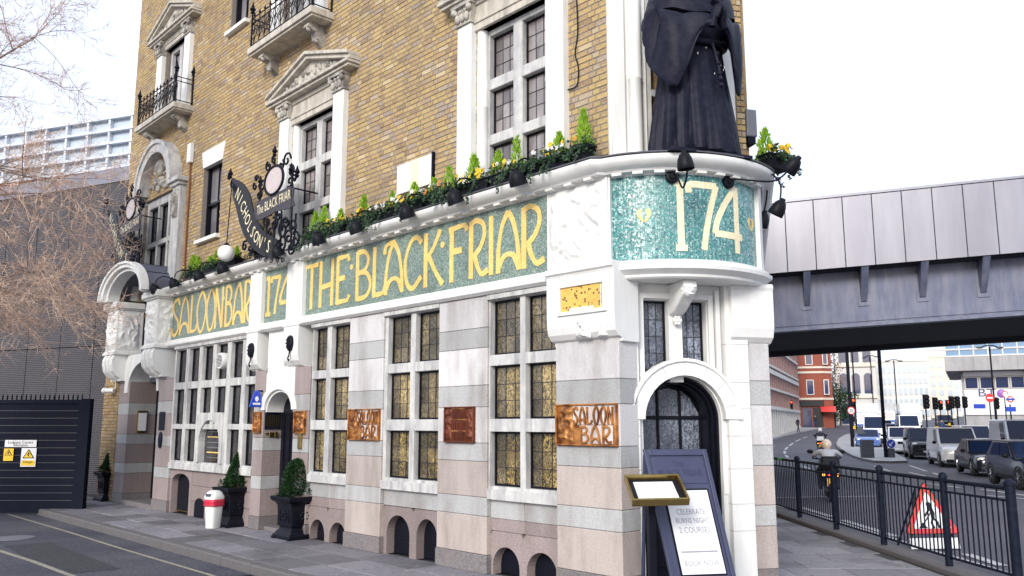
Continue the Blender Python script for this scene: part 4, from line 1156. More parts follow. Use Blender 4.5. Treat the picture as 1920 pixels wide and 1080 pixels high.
def capital(m, u0, u1, z0, z1, o):
    c = (u0 + u1) / 2; w = (u1 - u0)
    m.box(u0 - .02, u1 + .02, BO - .05, o + .03, z0, z0 + .03)
    m.prism([(u0, z0 + .03), (u0 - .05, z1 - .06), (u1 + .05, z1 - .06), (u1, z0 + .03)], BO - .05, o + .02)
    m.box(u0 - .07, u1 + .07, BO - .05, o + .07, z1 - .06, z1)
    for i in range(3):
        x = u0 + w * (i + .5) / 3
        m.ball((x, o + .04, z0 + .10), .045, 8, 6, (1, .8, 1.5))
        m.ball((x + .03, o + .045, z0 + .19), .032, 7, 5)
    for x in (u0 - .01, u1 + .01): m.ball((x, o + .05, z1 - .11), .05, 8, 6)
    return m
def pediment(c, h, zb, za, o, par, mat):
    m = MB(TF)
    m.box(c - h, c + h, BO - .05, o - .02, zb, zb + .05).box(c - h - .03, c + h + .03, BO - .05, o + .03, zb + .05, zb + .10)
    for sg in (-1, 1):
        for t0, t1, oo in ((0, .07, o - .01), (.07, .13, o + .04)):
            a = (c + sg * (h + .04), zb + .10); b = (c, za - .13)
            m.hexa([(a[0], BO - .05, a[1] + t0), (b[0], BO - .05, b[1] + t0), (b[0], oo, b[1] + t0), (a[0], oo, a[1] + t0), (a[0], BO - .05, a[1] + t1), (b[0], BO - .05, b[1] + t1), (b[0], oo, b[1] + t1), (a[0], oo, a[1] + t1)])
    p = m.build('pediment', mat, par, bevel=.006, seg=1)
    MB(TF).prism([(c - h, zb + .10), (c + h, zb + .10), (c, za - .12)], BO - .04, o - .12).build('tympanum', mat, p)
    m = MB(TF); q = random.Random(int(c * 10))
    for i in range(70):
        x = q.uniform(-.75, .75) * h; zt = (za - .2 - zb - .1) * (1 - abs(x) / h)
        if zt < .06: continue
        m.ball((c + x, o - .11, zb + .13 + q.uniform(.0, .82) * zt), q.uniform(.025, .05), 6, 5, (1, .9, q.uniform(.8, 1.6)))
    o_ = m.build('fruit_carving', M['carved'], p, smooth=60); o_['kind'] = 'stuff'
def up_window(c, hp, hl, z0, zl, zcap, zb, za, rows, ph, glass='upper_lead', nuz=(3, 3), col_=True, stone='white'):
    lights = [(c + .085, c + hl), (c - hl, c - .085)]
    holes = [(a, b, r0, r1) for a, b in lights for r0, r1 in rows]
    w = wall_cells(MB(TF), c - hl - .09, c + hl + .09, z0, zl, holes, -.55, -.30).build('window', M['stone'], pub, bevel=.008, seg=1)
    for a, b in lights:
        for r0, r1 in rows: leaded_light(w, a + .003, b - .003, r0 + .003, r1 - .003, -.40, nuz[0], nuz[1], glass, fr=.02)
    for sg in (-1, 1):
        a, b = sorted((c + sg * (hl + .16), c + sg * hp))
        m = MB(TF).box(a, b, -.5, -.10, z0, zcap)
        m.box(a - .02, b + .02, -.3, -.08, z0, z0 + .15)
        m.build('pilaster', M[stone], w, bevel=.008, seg=1)
        capital(MB(TF), a, b, zcap, zb, -.10).build('capital', M['carved'], w, smooth=40)
        if col_:
            x = c + sg * (hl + .10)
            MB(TF).lathe([(.085, 0), (.085, .4), (.095, .41), (.095, .44), (.085, .45), (.083, 1.3), (.09, 1.31), (.09, 1.33), (.082, 1.34), (.08, zl - z0)], (x, -.27, z0), 14).build('column', M[stone], w, smooth=40)
    m = MB(TF).box(c - hp + .02, c + hp - .02, -.5, -.16, zl, zb).box(c - hp + .10, c + hp - .10, -.5, -.14, zl + .10, zl + .14).box(c - hp + .2, c + hp - .2, -.5, -.13, zb - .08, zb)
    m.build('frieze', M['oldstone'], w, bevel=.006, seg=1)
    pediment(c, ph, zb, za, .02, w, M['oldstone'])
    return w
R3 = [(4.74, 5.40), (5.54, 6.17), (6.32, 6.94)]
up_window(1.84, 1.0, .55, 4.62, 7.02, 7.14, 7.46, 8.10, R3, 1.26)
up_window(6.86, 1.08, .60, 4.62, 7.02, 7.16, 7.46, 8.12, R3, 1.36)
for c in (7.52, 13.42):
    up_window(c, .98, .52, 8.72, 10.62, 10.50, 10.84, 11.58, [(8.80, 9.70), (9.78, 10.52)], 1.32, 'glass_sash', (1, 1), False)
# sash windows
def sash(u0, u1, z0, z1, lint):
    m = MB(TF)
    zm = z0 + (z1 - z0) * .48
    for a, b, c, d, o in ((u0, u0 + .05, z0, z1, -.30), (u1 - .05, u1, z0, z1, -.30), (u0, u1, z1 - .05, z1, -.29), (u0, u1, z0, z0 + .06, -.31), (u0 + .05, u1 - .05, zm - .025, zm + .025, -.31)):
        m.box(a, b, -.42, o, c, d)
    um = (u0 + u1) / 2
    m.box(um - .012, um + .012, -.42, -.34, z0, z1)
    w = m.build('window', M['blackpaint'], pub)
    for a, b, c, d, o in ((u0, u1, zm, z1, -.37), (u0, u1, z0, zm, -.40)):
        MB(TF).add([(a, o, c), (b, o, c), (b, o, d), (a, o, d)], [(0, 1, 2, 3)]).build('pane', M['glass_sash'], w)
    MB(TF).box(u0 - .08, u1 + .08, -.42, -.10, z0 - .08, z0).build('sill', M['white'], w, bevel=.006)
    if lint:
        MB(TF).prism([(u0 - .02, z1 - .02), (u1 + .02, z1 - .02), (u1 + .12, z1 + .34), (u0 - .12, z1 + .34)], -.30, BO + .012).build('lintel', M['white'], w)
    return w
sash(10.55, 11.45, 5.53, 7.12, True)
sash(9.70, 10.50, 9.82, 11.6, False)
# arched window above the porch
c = 13.80
lights = [(c + .35, c + .92), (c - .27, c + .27), (c - .92, c - .35)]
w = wall_cells(MB(TF), c - 1.02, c + 1.02, 4.62, 7.10, [(a, b, r0, r1) for a, b in lights for r0, r1 in ((4.8, 5.85), (5.97, 6.80))], -.5, -.27).build('window', M['stone'], pub, bevel=.01, seg=1)
for a, b in lights:
    for r0, r1 in ((4.8, 5.85), (5.97, 6.80)): leaded_light(w, a + .003, b - .003, r0 + .003, r1 - .003, -.38, 2, 3, 'dark_lead')
for sg in (-1, 1):
    a, b = sorted((c + sg * 1.04, c + sg * 1.45))
    m = MB(TF).box(a, b, -.4, -.06, 4.62, 6.92).box(a - .04, b + .04, -.4, -.01, 6.92, 7.0).box(a - .09, b + .09, -.4, .05, 7.0, 7.10)
    m.build('pilaster', M['stone'], w, bevel=.01)
    relief('carved_drop', a + .06, b - .06, 6.2, 6.85, -.058, .05, 4 + a, M['carved'], w)
m = MB(TF); arch_ring(m, c, .86, 1.06, 7.10, -.4, .03); arch_ring(m, c, 1.06, 1.15, 7.10, -.4, .07); m.build('arch_moulding', M['stone'], w, smooth=35)
m = MB(TF); arch_plate(m, c - .88, c + .88, 7.10, 7.101, .88, -.4, -.22); m.build('lunette', M['stone'], w)
m = MB(TF); q = random.Random(4)
for i in range(60):
    a, r = q.uniform(.1, pi - .1), q.uniform(.1, .74)
    m.ball((c + r * cos(a), -.19, 7.13 + r * sin(a)), q.uniform(.03, .085), 7, 6, (1, .8, 1.2))
m.ball((c, -.14, 7.62), .16, 10, 8, (1, .7, 1.3))
o_ = m.build('lunette_carving', M['carved'], w, smooth=60); o_['kind'] = 'stuff'
# balconies
def balcony(c, h=1.18):
    z = 8.72
    m = MB(TF).box(c - h, c + h, BO - .1, .24, z - .12, z).box(c - h + .03, c + h - .03, BO - .1, .20, z - .16, z - .12)
    b = m.build('balcony', M['oldstone'], pub, bevel=.008)
    for x in (c - h + .35, c + h - .35):
        m = MB(TF).prism([(BO - .05, z - .16), (.12, z - .16), (.13, z - .24), (.06, z - .28), (-.02, z - .30), (-.05, z - .42), (-.12, z - .46), (BO - .05, z - .55)], x - .09, x + .09, 'yz')
        m.ball((x, .07, z - .25), .055, 8, 6).ball((x, -.08, z - .42), .05, 8, 6)
        m.build('bracket', M['carved'], b, smooth=40)
    y = .19; zt = z + .62
    m = MB(TF)
    for zz in (z + .06, z + .50, zt - .02): m.tube([(c - h + .05, BO, zz), (c - h + .05, y, zz), (c + h - .05, y, zz), (c + h - .05, BO, zz)], .012, 5)
    m.build('rail', M['iron'], b)
    for x, oo in ((c - h + .05, y), (c + h - .05, y), (c - h + .05, BO + .02), (c + h - .05, BO + .02)):
        m = MB(TF).tube([(x, oo, z), (x, oo, zt + .10)], .02, 6).lathe([(.02, 0), (.045, .02), (.03, .05), (.06, .09), (.03, .14), (.012, .22), (.003, .26)], (x, oo, zt + .08), 8)
        m.build('post', M['iron'], b, smooth=40)
    n = 11; pitch = (2 * h - .1) / n
    base = None
    for i in range(n):
        x = c - h + .05 + pitch * (i + .5)
        if base is None:
            q = MB(TF)
            q.tube([(0, 0, .05), (0, 0, .60)], .010, 5)
            for sg in (-1, 1):
                q.tube([(0, 0, .10)] + [(sg * a, 0, b_) for a, b_ in cr([(.0, .12), (.075, .22), (.09, .32), (.05, .36), (.03, .31), (.055, .28)], 4)], .008, 4)
                q.tube([(sg * a, 0, b_) for a, b_ in cr([(.0, .50), (.06, .46), (.08, .40), (.05, .37)], 4)], .008, 4)
            q.lathe([(.01, 0), (.03, .03), (.012, .06), (.003, .10)], (0, 0, .60), 6)
            base = q.build('baluster', M['iron'], b); o_ = base
        else: o_ = piece(base, 'baluster', b)
        o_.location = (-x, -y, z)
    return b
balcony(7.52); balcony(13.42)
# fittings on the brick
o_ = MB(TF).box(3.46, 4.30, BO, BO + .04, 5.08, 5.52).build('wall_plaque', M['plastic_white'], pub, bevel=.006)
MB(TF).box(3.43, 3.46, BO, BO + .045, 5.06, 5.54).build('plaque_edge', M['iron'], o_)
MB(TF).box(3.76, 3.98, BO + .04, BO + .043, 5.12, 5.50).build('plaque_print', M['gold_pale'], o_)
MB(TF).box(12.02, 12.20, BO, BO + .10, 7.36, 7.80).build('alarm_box', M['plastic_white'], pub, bevel=.02)
MB(TF).tube([(12.11, BO + .04, 7.36), (12.10, BO + .03, 6.8), (12.12, BO + .03, 6.2), (12.10, BO + .03, 4.65)], .022, 6).build('drain_pipe', M['terracotta'], pub, smooth=True)
P = [F(px, py, BO + .02) for px, py in ((1081, 0), (1083, 60), (1078, 100), (1084, 125), (1083, 155), (1075, 165), (1062, 168))]
MB(TF).tube([(u, BO + .018, z) for u, z in cr(P, 5)], .008, 5).build('cable', M['iron'], pub)

# ------------------------------------------------------------------ chamfered corner above the bow
CO = -.12
m = wall_cells(MB(TC), .06, 1.64, 4.60, 13.0, [(.52, 1.36, 4.7, 7.4), (.52, 1.36, 8.3, 10.6)], -.5, CO)
cf = m.build('corner_face', M['white'], pub, bevel=.008, seg=1)
MB(TC).lathe([(.095, 0), (.095, .10), (.08, .14), (.078, 1.0), (.085, 1.01), (.085, 1.03), (.078, 1.04), (.078, 2.9)], (.37, CO + .02, 4.62), 16).build('half_column', M['white'], cf, smooth=40)
MB(TC).box(.08, .24, CO, CO + .05, 4.62, 7.6).build('corner_pilaster', M['white'], cf, bevel=.01)
for zz in (4.7, 8.3):
    w = MB(TC).box(.52, 1.36, -.5, -.44, zz, zz + 2.7).build('window', M['shop_dark'], cf)
    m = MB(TC)
    for a, b, c_, d in ((.521, .59, zz, zz + 2.7), (1.30, 1.359, zz, zz + 2.7), (.59, 1.30, zz + .78, zz + .86), (.59, 1.30, zz + 1.30, zz + 1.36), (.59, 1.30, zz + 1.9, zz + 2.0)): m.box(a, b, -.36, CO - .03, c_, d)
    m.build('window_frame', M['stone'], w, bevel=.006)
    MB(TC).add([(.59, -.38, zz), (1.30, -.38, zz), (1.30, -.38, zz + 2.7), (.59, -.38, zz + 2.7)], [(0, 1, 2, 3)]).build('pane', M['glass_dark'], w)
m = MB()
z = 4.62; j = 0
bm_ = MB(TC)
while z < 9:
    for a, b in (((1.645, 1.75),) if j % 2 else ((1.645, 1.69), (1.70, 1.75))):
        V, Fs = brick_box(b - a); bm_.add([(a + x, CO - .02 + y, z + zz) for x, y, zz in V], Fs)
    z += .075; j += 1
MB(TC).box(1.642, 1.752, -.5, CO - .005, 4.6, 13).build('brick_return', M['mortar'], pub)
o_ = bm_.build('return_bricks', M['brick'], pub); o_['kind'] = 'stuff'
MB(TC).box(1.76, 1.90, -.35, -.10, 5.08, 5.42).build('security_light', M['lead'], pub, bevel=.02)
MB(TC).box(1.78, 1.88, -.33, -.12, 5.0, 5.08).build('light_hood', M['iron'], pub)

# ------------------------------------------------------------------ the friar
fr_ = CW(.92, .22, 4.62)
friar = thing('friar_statue', 'large dark bronze statue of a robed friar with clasped hands above the corner entrance', 'statue', fr_, atan2(CC[1], CC[0]) + .12)
def drape(k, z):
    a = 2 * pi * k
    t = max(0, min(1, (1.25 - z) / 1.25))
    f = .5 + .5 * cos(17 * a + 1.5 * sin(2 * a) + .8 * z)
    g = .5 + .5 * cos(31 * a + 2 * z + sin(3 * a))
    return 1 + t * (.15 * (f ** .5 - .6) + .05 * (g - .5))
prof = [(.34, -.0), (.47, .0), (.50, .015), (.49, .15), (.462, .4), (.43, .65), (.395, .9), (.37, 1.1), (.355, 1.25), (.35, 1.34), (.38, 1.5), (.42, 1.7), (.43, 1.85), (.38, 1.98), (.25, 2.08), (.13, 2.13)]
pr = []
for (r0, z0), (r1, z1) in zip(prof, prof[1:]):
    for t in (0, .34, .67): pr.append((r0 + (r1 - r0) * t, z0 + (z1 - z0) * t))
pr.append(prof[-1])
m = MB().lathe(pr, (0, 0, 0), 170, sx=1.03, sy=.80, fold=drape)
m.build('robe', M['bronze'], friar, smooth=55)
def sleeve(sg):
    P = [(-.40, -.02, 1.66, .16, .16), (-.53, -.06, 1.54, .20, .13), (-.57, -.12, 1.36, .32, .14), (-.54, -.20, 1.24, .42, .15), (-.47, -.27, 1.17, .46, .14), (-.39, -.32, 1.15, .45, .11), (-.33, -.36, 1.20, .36, .09), (-.26, -.41, 1.32, .22, .08), (-.18, -.46, 1.39, .12, .07), (-.10, -.49, 1.41, .085, .06)]
    Q = cr(P, 4); n = 26; rs = []
    for i, (x, y, z, hh, th) in enumerate(Q):
        ring = []
        for k in range(n):
            a = 2 * pi * k / n
            ca, sa = cos(a), sin(a)
            wob = 1 + .20 * sin(6 * a + i * .30) * (.25 + .75 * max(0, -sa)) + .10 * sin(11 * a + i * .2)
            z_ = z + hh * sa * (.85 if sa > 0 else 1.0)
            ring.append((sg * (x * (1 if sg > 0 else .93) + .35 * th * ca * wob) , y - th * ca * wob * .85, z_))
        rs.append(ring)
    return MB().rings(rs).build('sleeve', M['bronze'], friar, smooth=60)
sleeve(1); sleeve(-1)
def rope(pts, r): return MB().tube(cr(pts, 5), r, 8)
m = rope([(-.36, .06, 1.30), (-.30, -.22, 1.27), (0, -.33, 1.25), (.30, -.22, 1.27), (.36, .06, 1.30)], .035)
m.tube(cr([(.05, -.34, 1.25), (.065, -.375, 1.1), (.08, -.40, .95), (.085, -.42, .80)], 4), .017, 6)
for zz, yy in ((1.1, -.38), (.98, -.40), (.86, -.415), (.80, -.425), (.72, -.435)): m.ball((.082, yy, zz), .030, 8, 6, (1, 1, .9))
m.build('rope_belt', M['bronze'], friar, smooth=50)
rs = []; n = 48                                     # shoulder cape
for r, z, dr in ((.44, 1.57, 0), (.475, 1.58, .0), (.468, 1.70, 0), (.43, 1.86, 0), (.36, 1.97, 0), (.24, 2.06, 0), (.16, 2.12, 0)):
    rs.append([(1.10 * r * cos(2 * pi * k / n), .92 * r * sin(2 * pi * k / n), z + .05 * cos(4 * pi * k / n) + .015 * sin(7 * 2 * pi * k / n)) for k in range(n)])
MB().rings(rs).build('shoulder_cape', M['bronze'], friar, smooth=50)
def hand(sg):                                       # a palm with four unequal fingers and a thumb, laid over the other hand
    m = MB()
    fwd = Vector((-sg * .30 - .12, -.14, .95)).normalized()
    side = Vector((0, -1, -.1)).normalized(); side = (side - fwd * side.dot(fwd)).normalized()
    nrm = fwd.cross(side)
    base = Vector((sg * .055, -.535, 1.40))
    rs = []
    for t, w, th in ((-.08, .044, .040), (0, .056, .042), (.07, .070, .040), (.14, .072, .032)):
        c0 = base + fwd * t
        rs.append([tuple(c0 + side * w * cos(2 * pi * k / 10) + nrm * th * sin(2 * pi * k / 10)) for k in range(10)])
    m.rings(rs)
    for i, ln in enumerate((.12, .14, .133, .105)):
        s0 = base + fwd * .125 + side * (-.054 + i * .036)
        c1 = s0 + fwd * ln * .45; c2 = c1 + (fwd * .8 + Vector((-sg * .4, 0, 0))).normalized() * ln * .35; c3 = c2 + (fwd * .5 + Vector((-sg * .8, 0, 0))).normalized() * ln * .28
        m.tube([tuple(s0), tuple(c1), tuple(c2), tuple(c3)], [.019, .018, .016, .011], 7)
    s0 = base + side * .058 + fwd * .01
    m.tube([tuple(s0), tuple(s0 + fwd * .07 + side * .03), tuple(s0 + fwd * .13 + side * .03), tuple(s0 + fwd * .17 + side * .016)], [.024, .022, .018, .012], 7)
    m.tube([(sg * .22, -.38, 1.37), (sg * .13, -.47, 1.38), tuple(base - fwd * .04)], [.045, .05, .046], 10)
    return m.build('hand', M['bronze'], friar, smooth=60)
hand(1); hand(-1)
m = MB().tube([(0, 0, 2.06), (0, -.02, 2.2)], .085, 12).ball((0, -.05, 2.34), .135, 16, 12, (.88, 1, 1.2))
m.ball((0, -.19, 2.33), .024, 8, 6, (.9, 1.2, 1.7)).ball((-.048, -.165, 2.365), .018, 7, 5).ball((.048, -.165, 2.365), .018, 7, 5).ball((0, -.172, 2.265), .03, 8, 5, (1.5, .7, .5)).ball((-.12, -.04, 2.34), .026, 7, 5, (.5, 1, 1.6)).ball((.12, -.04, 2.34), .026, 7, 5, (.5, 1, 1.6)).ball((0, -.14, 2.2), .045, 8, 6)
m.build('head', M['bronze'], friar, smooth=60)
rs = []                                             # cowl thrown back round the neck
for i in range(25):
    a = 2 * pi * i / 24; rr_ = .20
    cx, cy = rr_ * cos(a), rr_ * sin(a) * .95 + .03
    t = .055 + .03 * max(0, sin(a))
    rs.append([(cx + t * cos(b) * cos(a), cy + t * cos(b) * sin(a), 2.13 + .02 * sin(a) + t * 1.1 * sin(b)) for b in [2 * pi * k / 8 for k in range(8)]])
MB().rings(rs[:-1], loop=True).build('cowl', M['bronze'], friar, smooth=60)
MB().box(-.5, .5, -.36, .36, -.03, .004).build('plinth', M['bronze'], friar)
m = MB(); q = random.Random(2)                      # bird droppings on the folds
for i in range(11):
    a = -pi / 2 + q.uniform(-1.1, 1.1); z = q.uniform(.45, 1.2); r = (.49 - .11 * z) * drape((a % (2 * pi)) / (2 * pi), z)
    m.ball((1.03 * r * cos(a), .80 * r * sin(a), z), q.uniform(.006, .013), 6, 4, (1, .6, q.uniform(1, 2.5)))
o_ = m.build('bird_droppings', M['sign_white'], friar); o_['kind'] = 'stuff'

# ------------------------------------------------------------------ small printed lettering
def text_geo(s, size=1.0, align='CENTER'):
    cu = bpy.data.curves.new('t', 'FONT'); cu.body = s; cu.size = size; cu.align_x = align; cu.resolution_u = 2
    ob = bpy.data.objects.new('t', cu); col.objects.link(ob)
    dg = bpy.context.evaluated_depsgraph_get()
    me = bpy.data.meshes.new_from_object(ob.evaluated_get(dg))
    V = [tuple(v.co) for v in me.vertices]; Fc = [tuple(p.vertices) for p in me.polygons]
    bpy.data.objects.remove(ob); bpy.data.curves.remove(cu); bpy.data.meshes.remove(me)
    return V, Fc
def text_part(s, size, fn, name, mat, parent, align='CENTER', sx=1.0):   # fn maps flat x,y to a place
    V, Fc = text_geo(s, size, align)
    return MB().add([fn(x * sx, y) for x, y, _ in V], Fc).build(name, mat, parent, recalc=False)

# ------------------------------------------------------------------ swan-neck lamps along the ledge
def lamp_head(m, c, d, r=.105, l=.20):
    d = Vector(d).normalized(); a = d.orthogonal().normalized(); b = d.cross(a); c = Vector(c)
    rs = []
    for t, q in ((-.52, .20), (-.5, .30), (-.36, .36), (-.30, .60), (-.05, .88), (.25, 1.0), (.48, 1.04), (.50, 1.0), (.40, .92), (.1, .7)):
        rs.append([tuple(c + d * t * l + (a * cos(2 * pi * k / 18) + b * sin(2 * pi * k / 18)) * r * q) for k in range(18)])
    m.rings(rs)
def ledge_lamp(u, label, swing=0.0):
    L = thing('swan_neck_lamp', label, 'lamp', FW(u, .10, 4.615), PUB_RZ + swing, 'lamps along the ledge')
    MB().tube(cr([(0, .12, .0), (0, .12, .10), (0, .04, .20), (0, -.10, .215), (0, -.21, .16), (0, -.25, .06)], 6), .011, 7).build('arm', M['iron'], L, smooth=True)
    m = MB(); lamp_head(m, (0, -.265, -.045), (0, .45, -.9)); m.build('lamp_head', M['plastic_black'], L, smooth=50)
    m = MB().ball((0, -.245, -.085), .05, 10, 8); m.build('bulb', M['globe'], L, smooth=60)
    MB().lathe([(.045, 0), (.045, .015), (.02, .03), (.015, .06)], (0, .12, 0), 12).build('base', M['iron'], L, smooth=40)
for px, py, words in ((963, 338, 'between the last two flower boxes before the corner'), (852, 372, 'above the letter R of the fascia lettering FRIAR'), (757, 405, 'above the word BLACK on the fascia'), (665, 430, 'above the letter B of the fascia word BLACK'), (591, 452, 'above the T of the fascia lettering THE'), (519, 470, 'below the curved hanging banner, above the small 174'),
                      (413, 503, 'below the white globe light'), (370, 514, 'above the letter O of SALOON'), (324, 533, 'above the letter S of SALOON'), (289, 545, 'beside the lead porch hood')):
    ledge_lamp(F(px, py, .38)[0], 'black swan-neck lamp ' + words, R.uniform(-.15, .15))
def arm_lamp(base, nrm, head, aim, label, via, plate=True):
    L = thing('arm_lamp', label, 'lamp', base, 0, 'arm lamps round the bow')
    b = Vector(base); P = [Vector(base)] + [Vector(v) for v in via] + [Vector(head)]
    MB().tube([tuple(Vector(q) - b) for q in cr([tuple(p) for p in P], 7)], .010, 7).build('arm', M['iron'], L, smooth=True)
    if plate:
        n_ = Vector(nrm); a = n_.orthogonal().normalized(); c = n_.cross(a); m = MB()
        m.rings([[tuple(n_ * t + (a * cos(2 * pi * k / 18) + c * sin(2 * pi * k / 18)) * r) for k in range(18)] for t, r in ((-.01, .075), (.03, .075), (.04, .06), (.04, .035), (.06, .03))])
        m.build('wall_plate', M['plastic_black'], L, smooth=40)
    m = MB(); lamp_head(m, Vector(head) - b, aim, .085, .20); m.build('lamp_head', M['plastic_black'], L, smooth=50)
def bowpt(px, z, e=0):
    t = bow_t(px, z); an = -TH + 2 * TH * t
    return CW(*arc(t, e), z), Vector((CC[0] * sin(an) + NC[0] * cos(an), CC[1] * sin(an) + NC[1] * cos(an), 0))
b1, n1 = bowpt(1260, 4.375); h1 = at(1284, 300, 8.35)
arm_lamp(b1 + n1 * .005, n1, h1, Vector((-.1, .35, .9)) * -1 + n1 * -.4, 'black arm lamp mounted on the mosaic above the heart motif', [b1 + n1 * .12 + Vector((.02, 0, .0)), at(1280, 352, 8.45), at(1288, 325, 8.36)])
b2, n2 = bowpt(1363, 4.37); h2 = at(1488, 308, 8.75)
arm_lamp(b2 + n2 * .005, n2, h2, (-.5, .5, -.65), 'black arm lamp mounted on the mosaic above the numeral 4, reaching out sideways', [b2 + n2 * .14, at(1405, 338, 8.55), at(1455, 338, 8.68)])
b3 = at(1440, 325, 9.35); h3 = at(1461, 388, 9.2)
arm_lamp(b3, (0, 0, 1), h3, (-.45, .3, -.85), 'round-headed black lamp hanging past the right edge of the bow', [at(1452, 330, 9.3), at(1464, 350, 9.22)], False)
b4 = at(1432, 335, 9.75); h4 = at(1430, 410, 9.75)
arm_lamp(b4, (0, 0, 1), h4, (-.3, .2, -.9), 'black lamp half hidden behind the right edge of the bow', [at(1438, 355, 9.75), at(1436, 380, 9.75)], False)
# opal globe hung from the sign's iron stay
u, z = F(424, 475, .30)
g = thing('globe_light', 'white opal globe light hanging beside the curved banner sign', 'lamp', FW(u, .30, z), PUB_RZ)
MB().ball((0, 0, 0), .155, 20, 14).build('globe', M['globe'], g, smooth=60)
MB().lathe([(.05, .14), (.055, .165), (.03, .19), (.012, .20)], (0, 0, 0), 12).build('collar', M['iron'], g, smooth=40)
MB().tube([(0, 0, .19), (-.02, .05, 1.35)], .010, 6).build('rod', M['iron'], g)

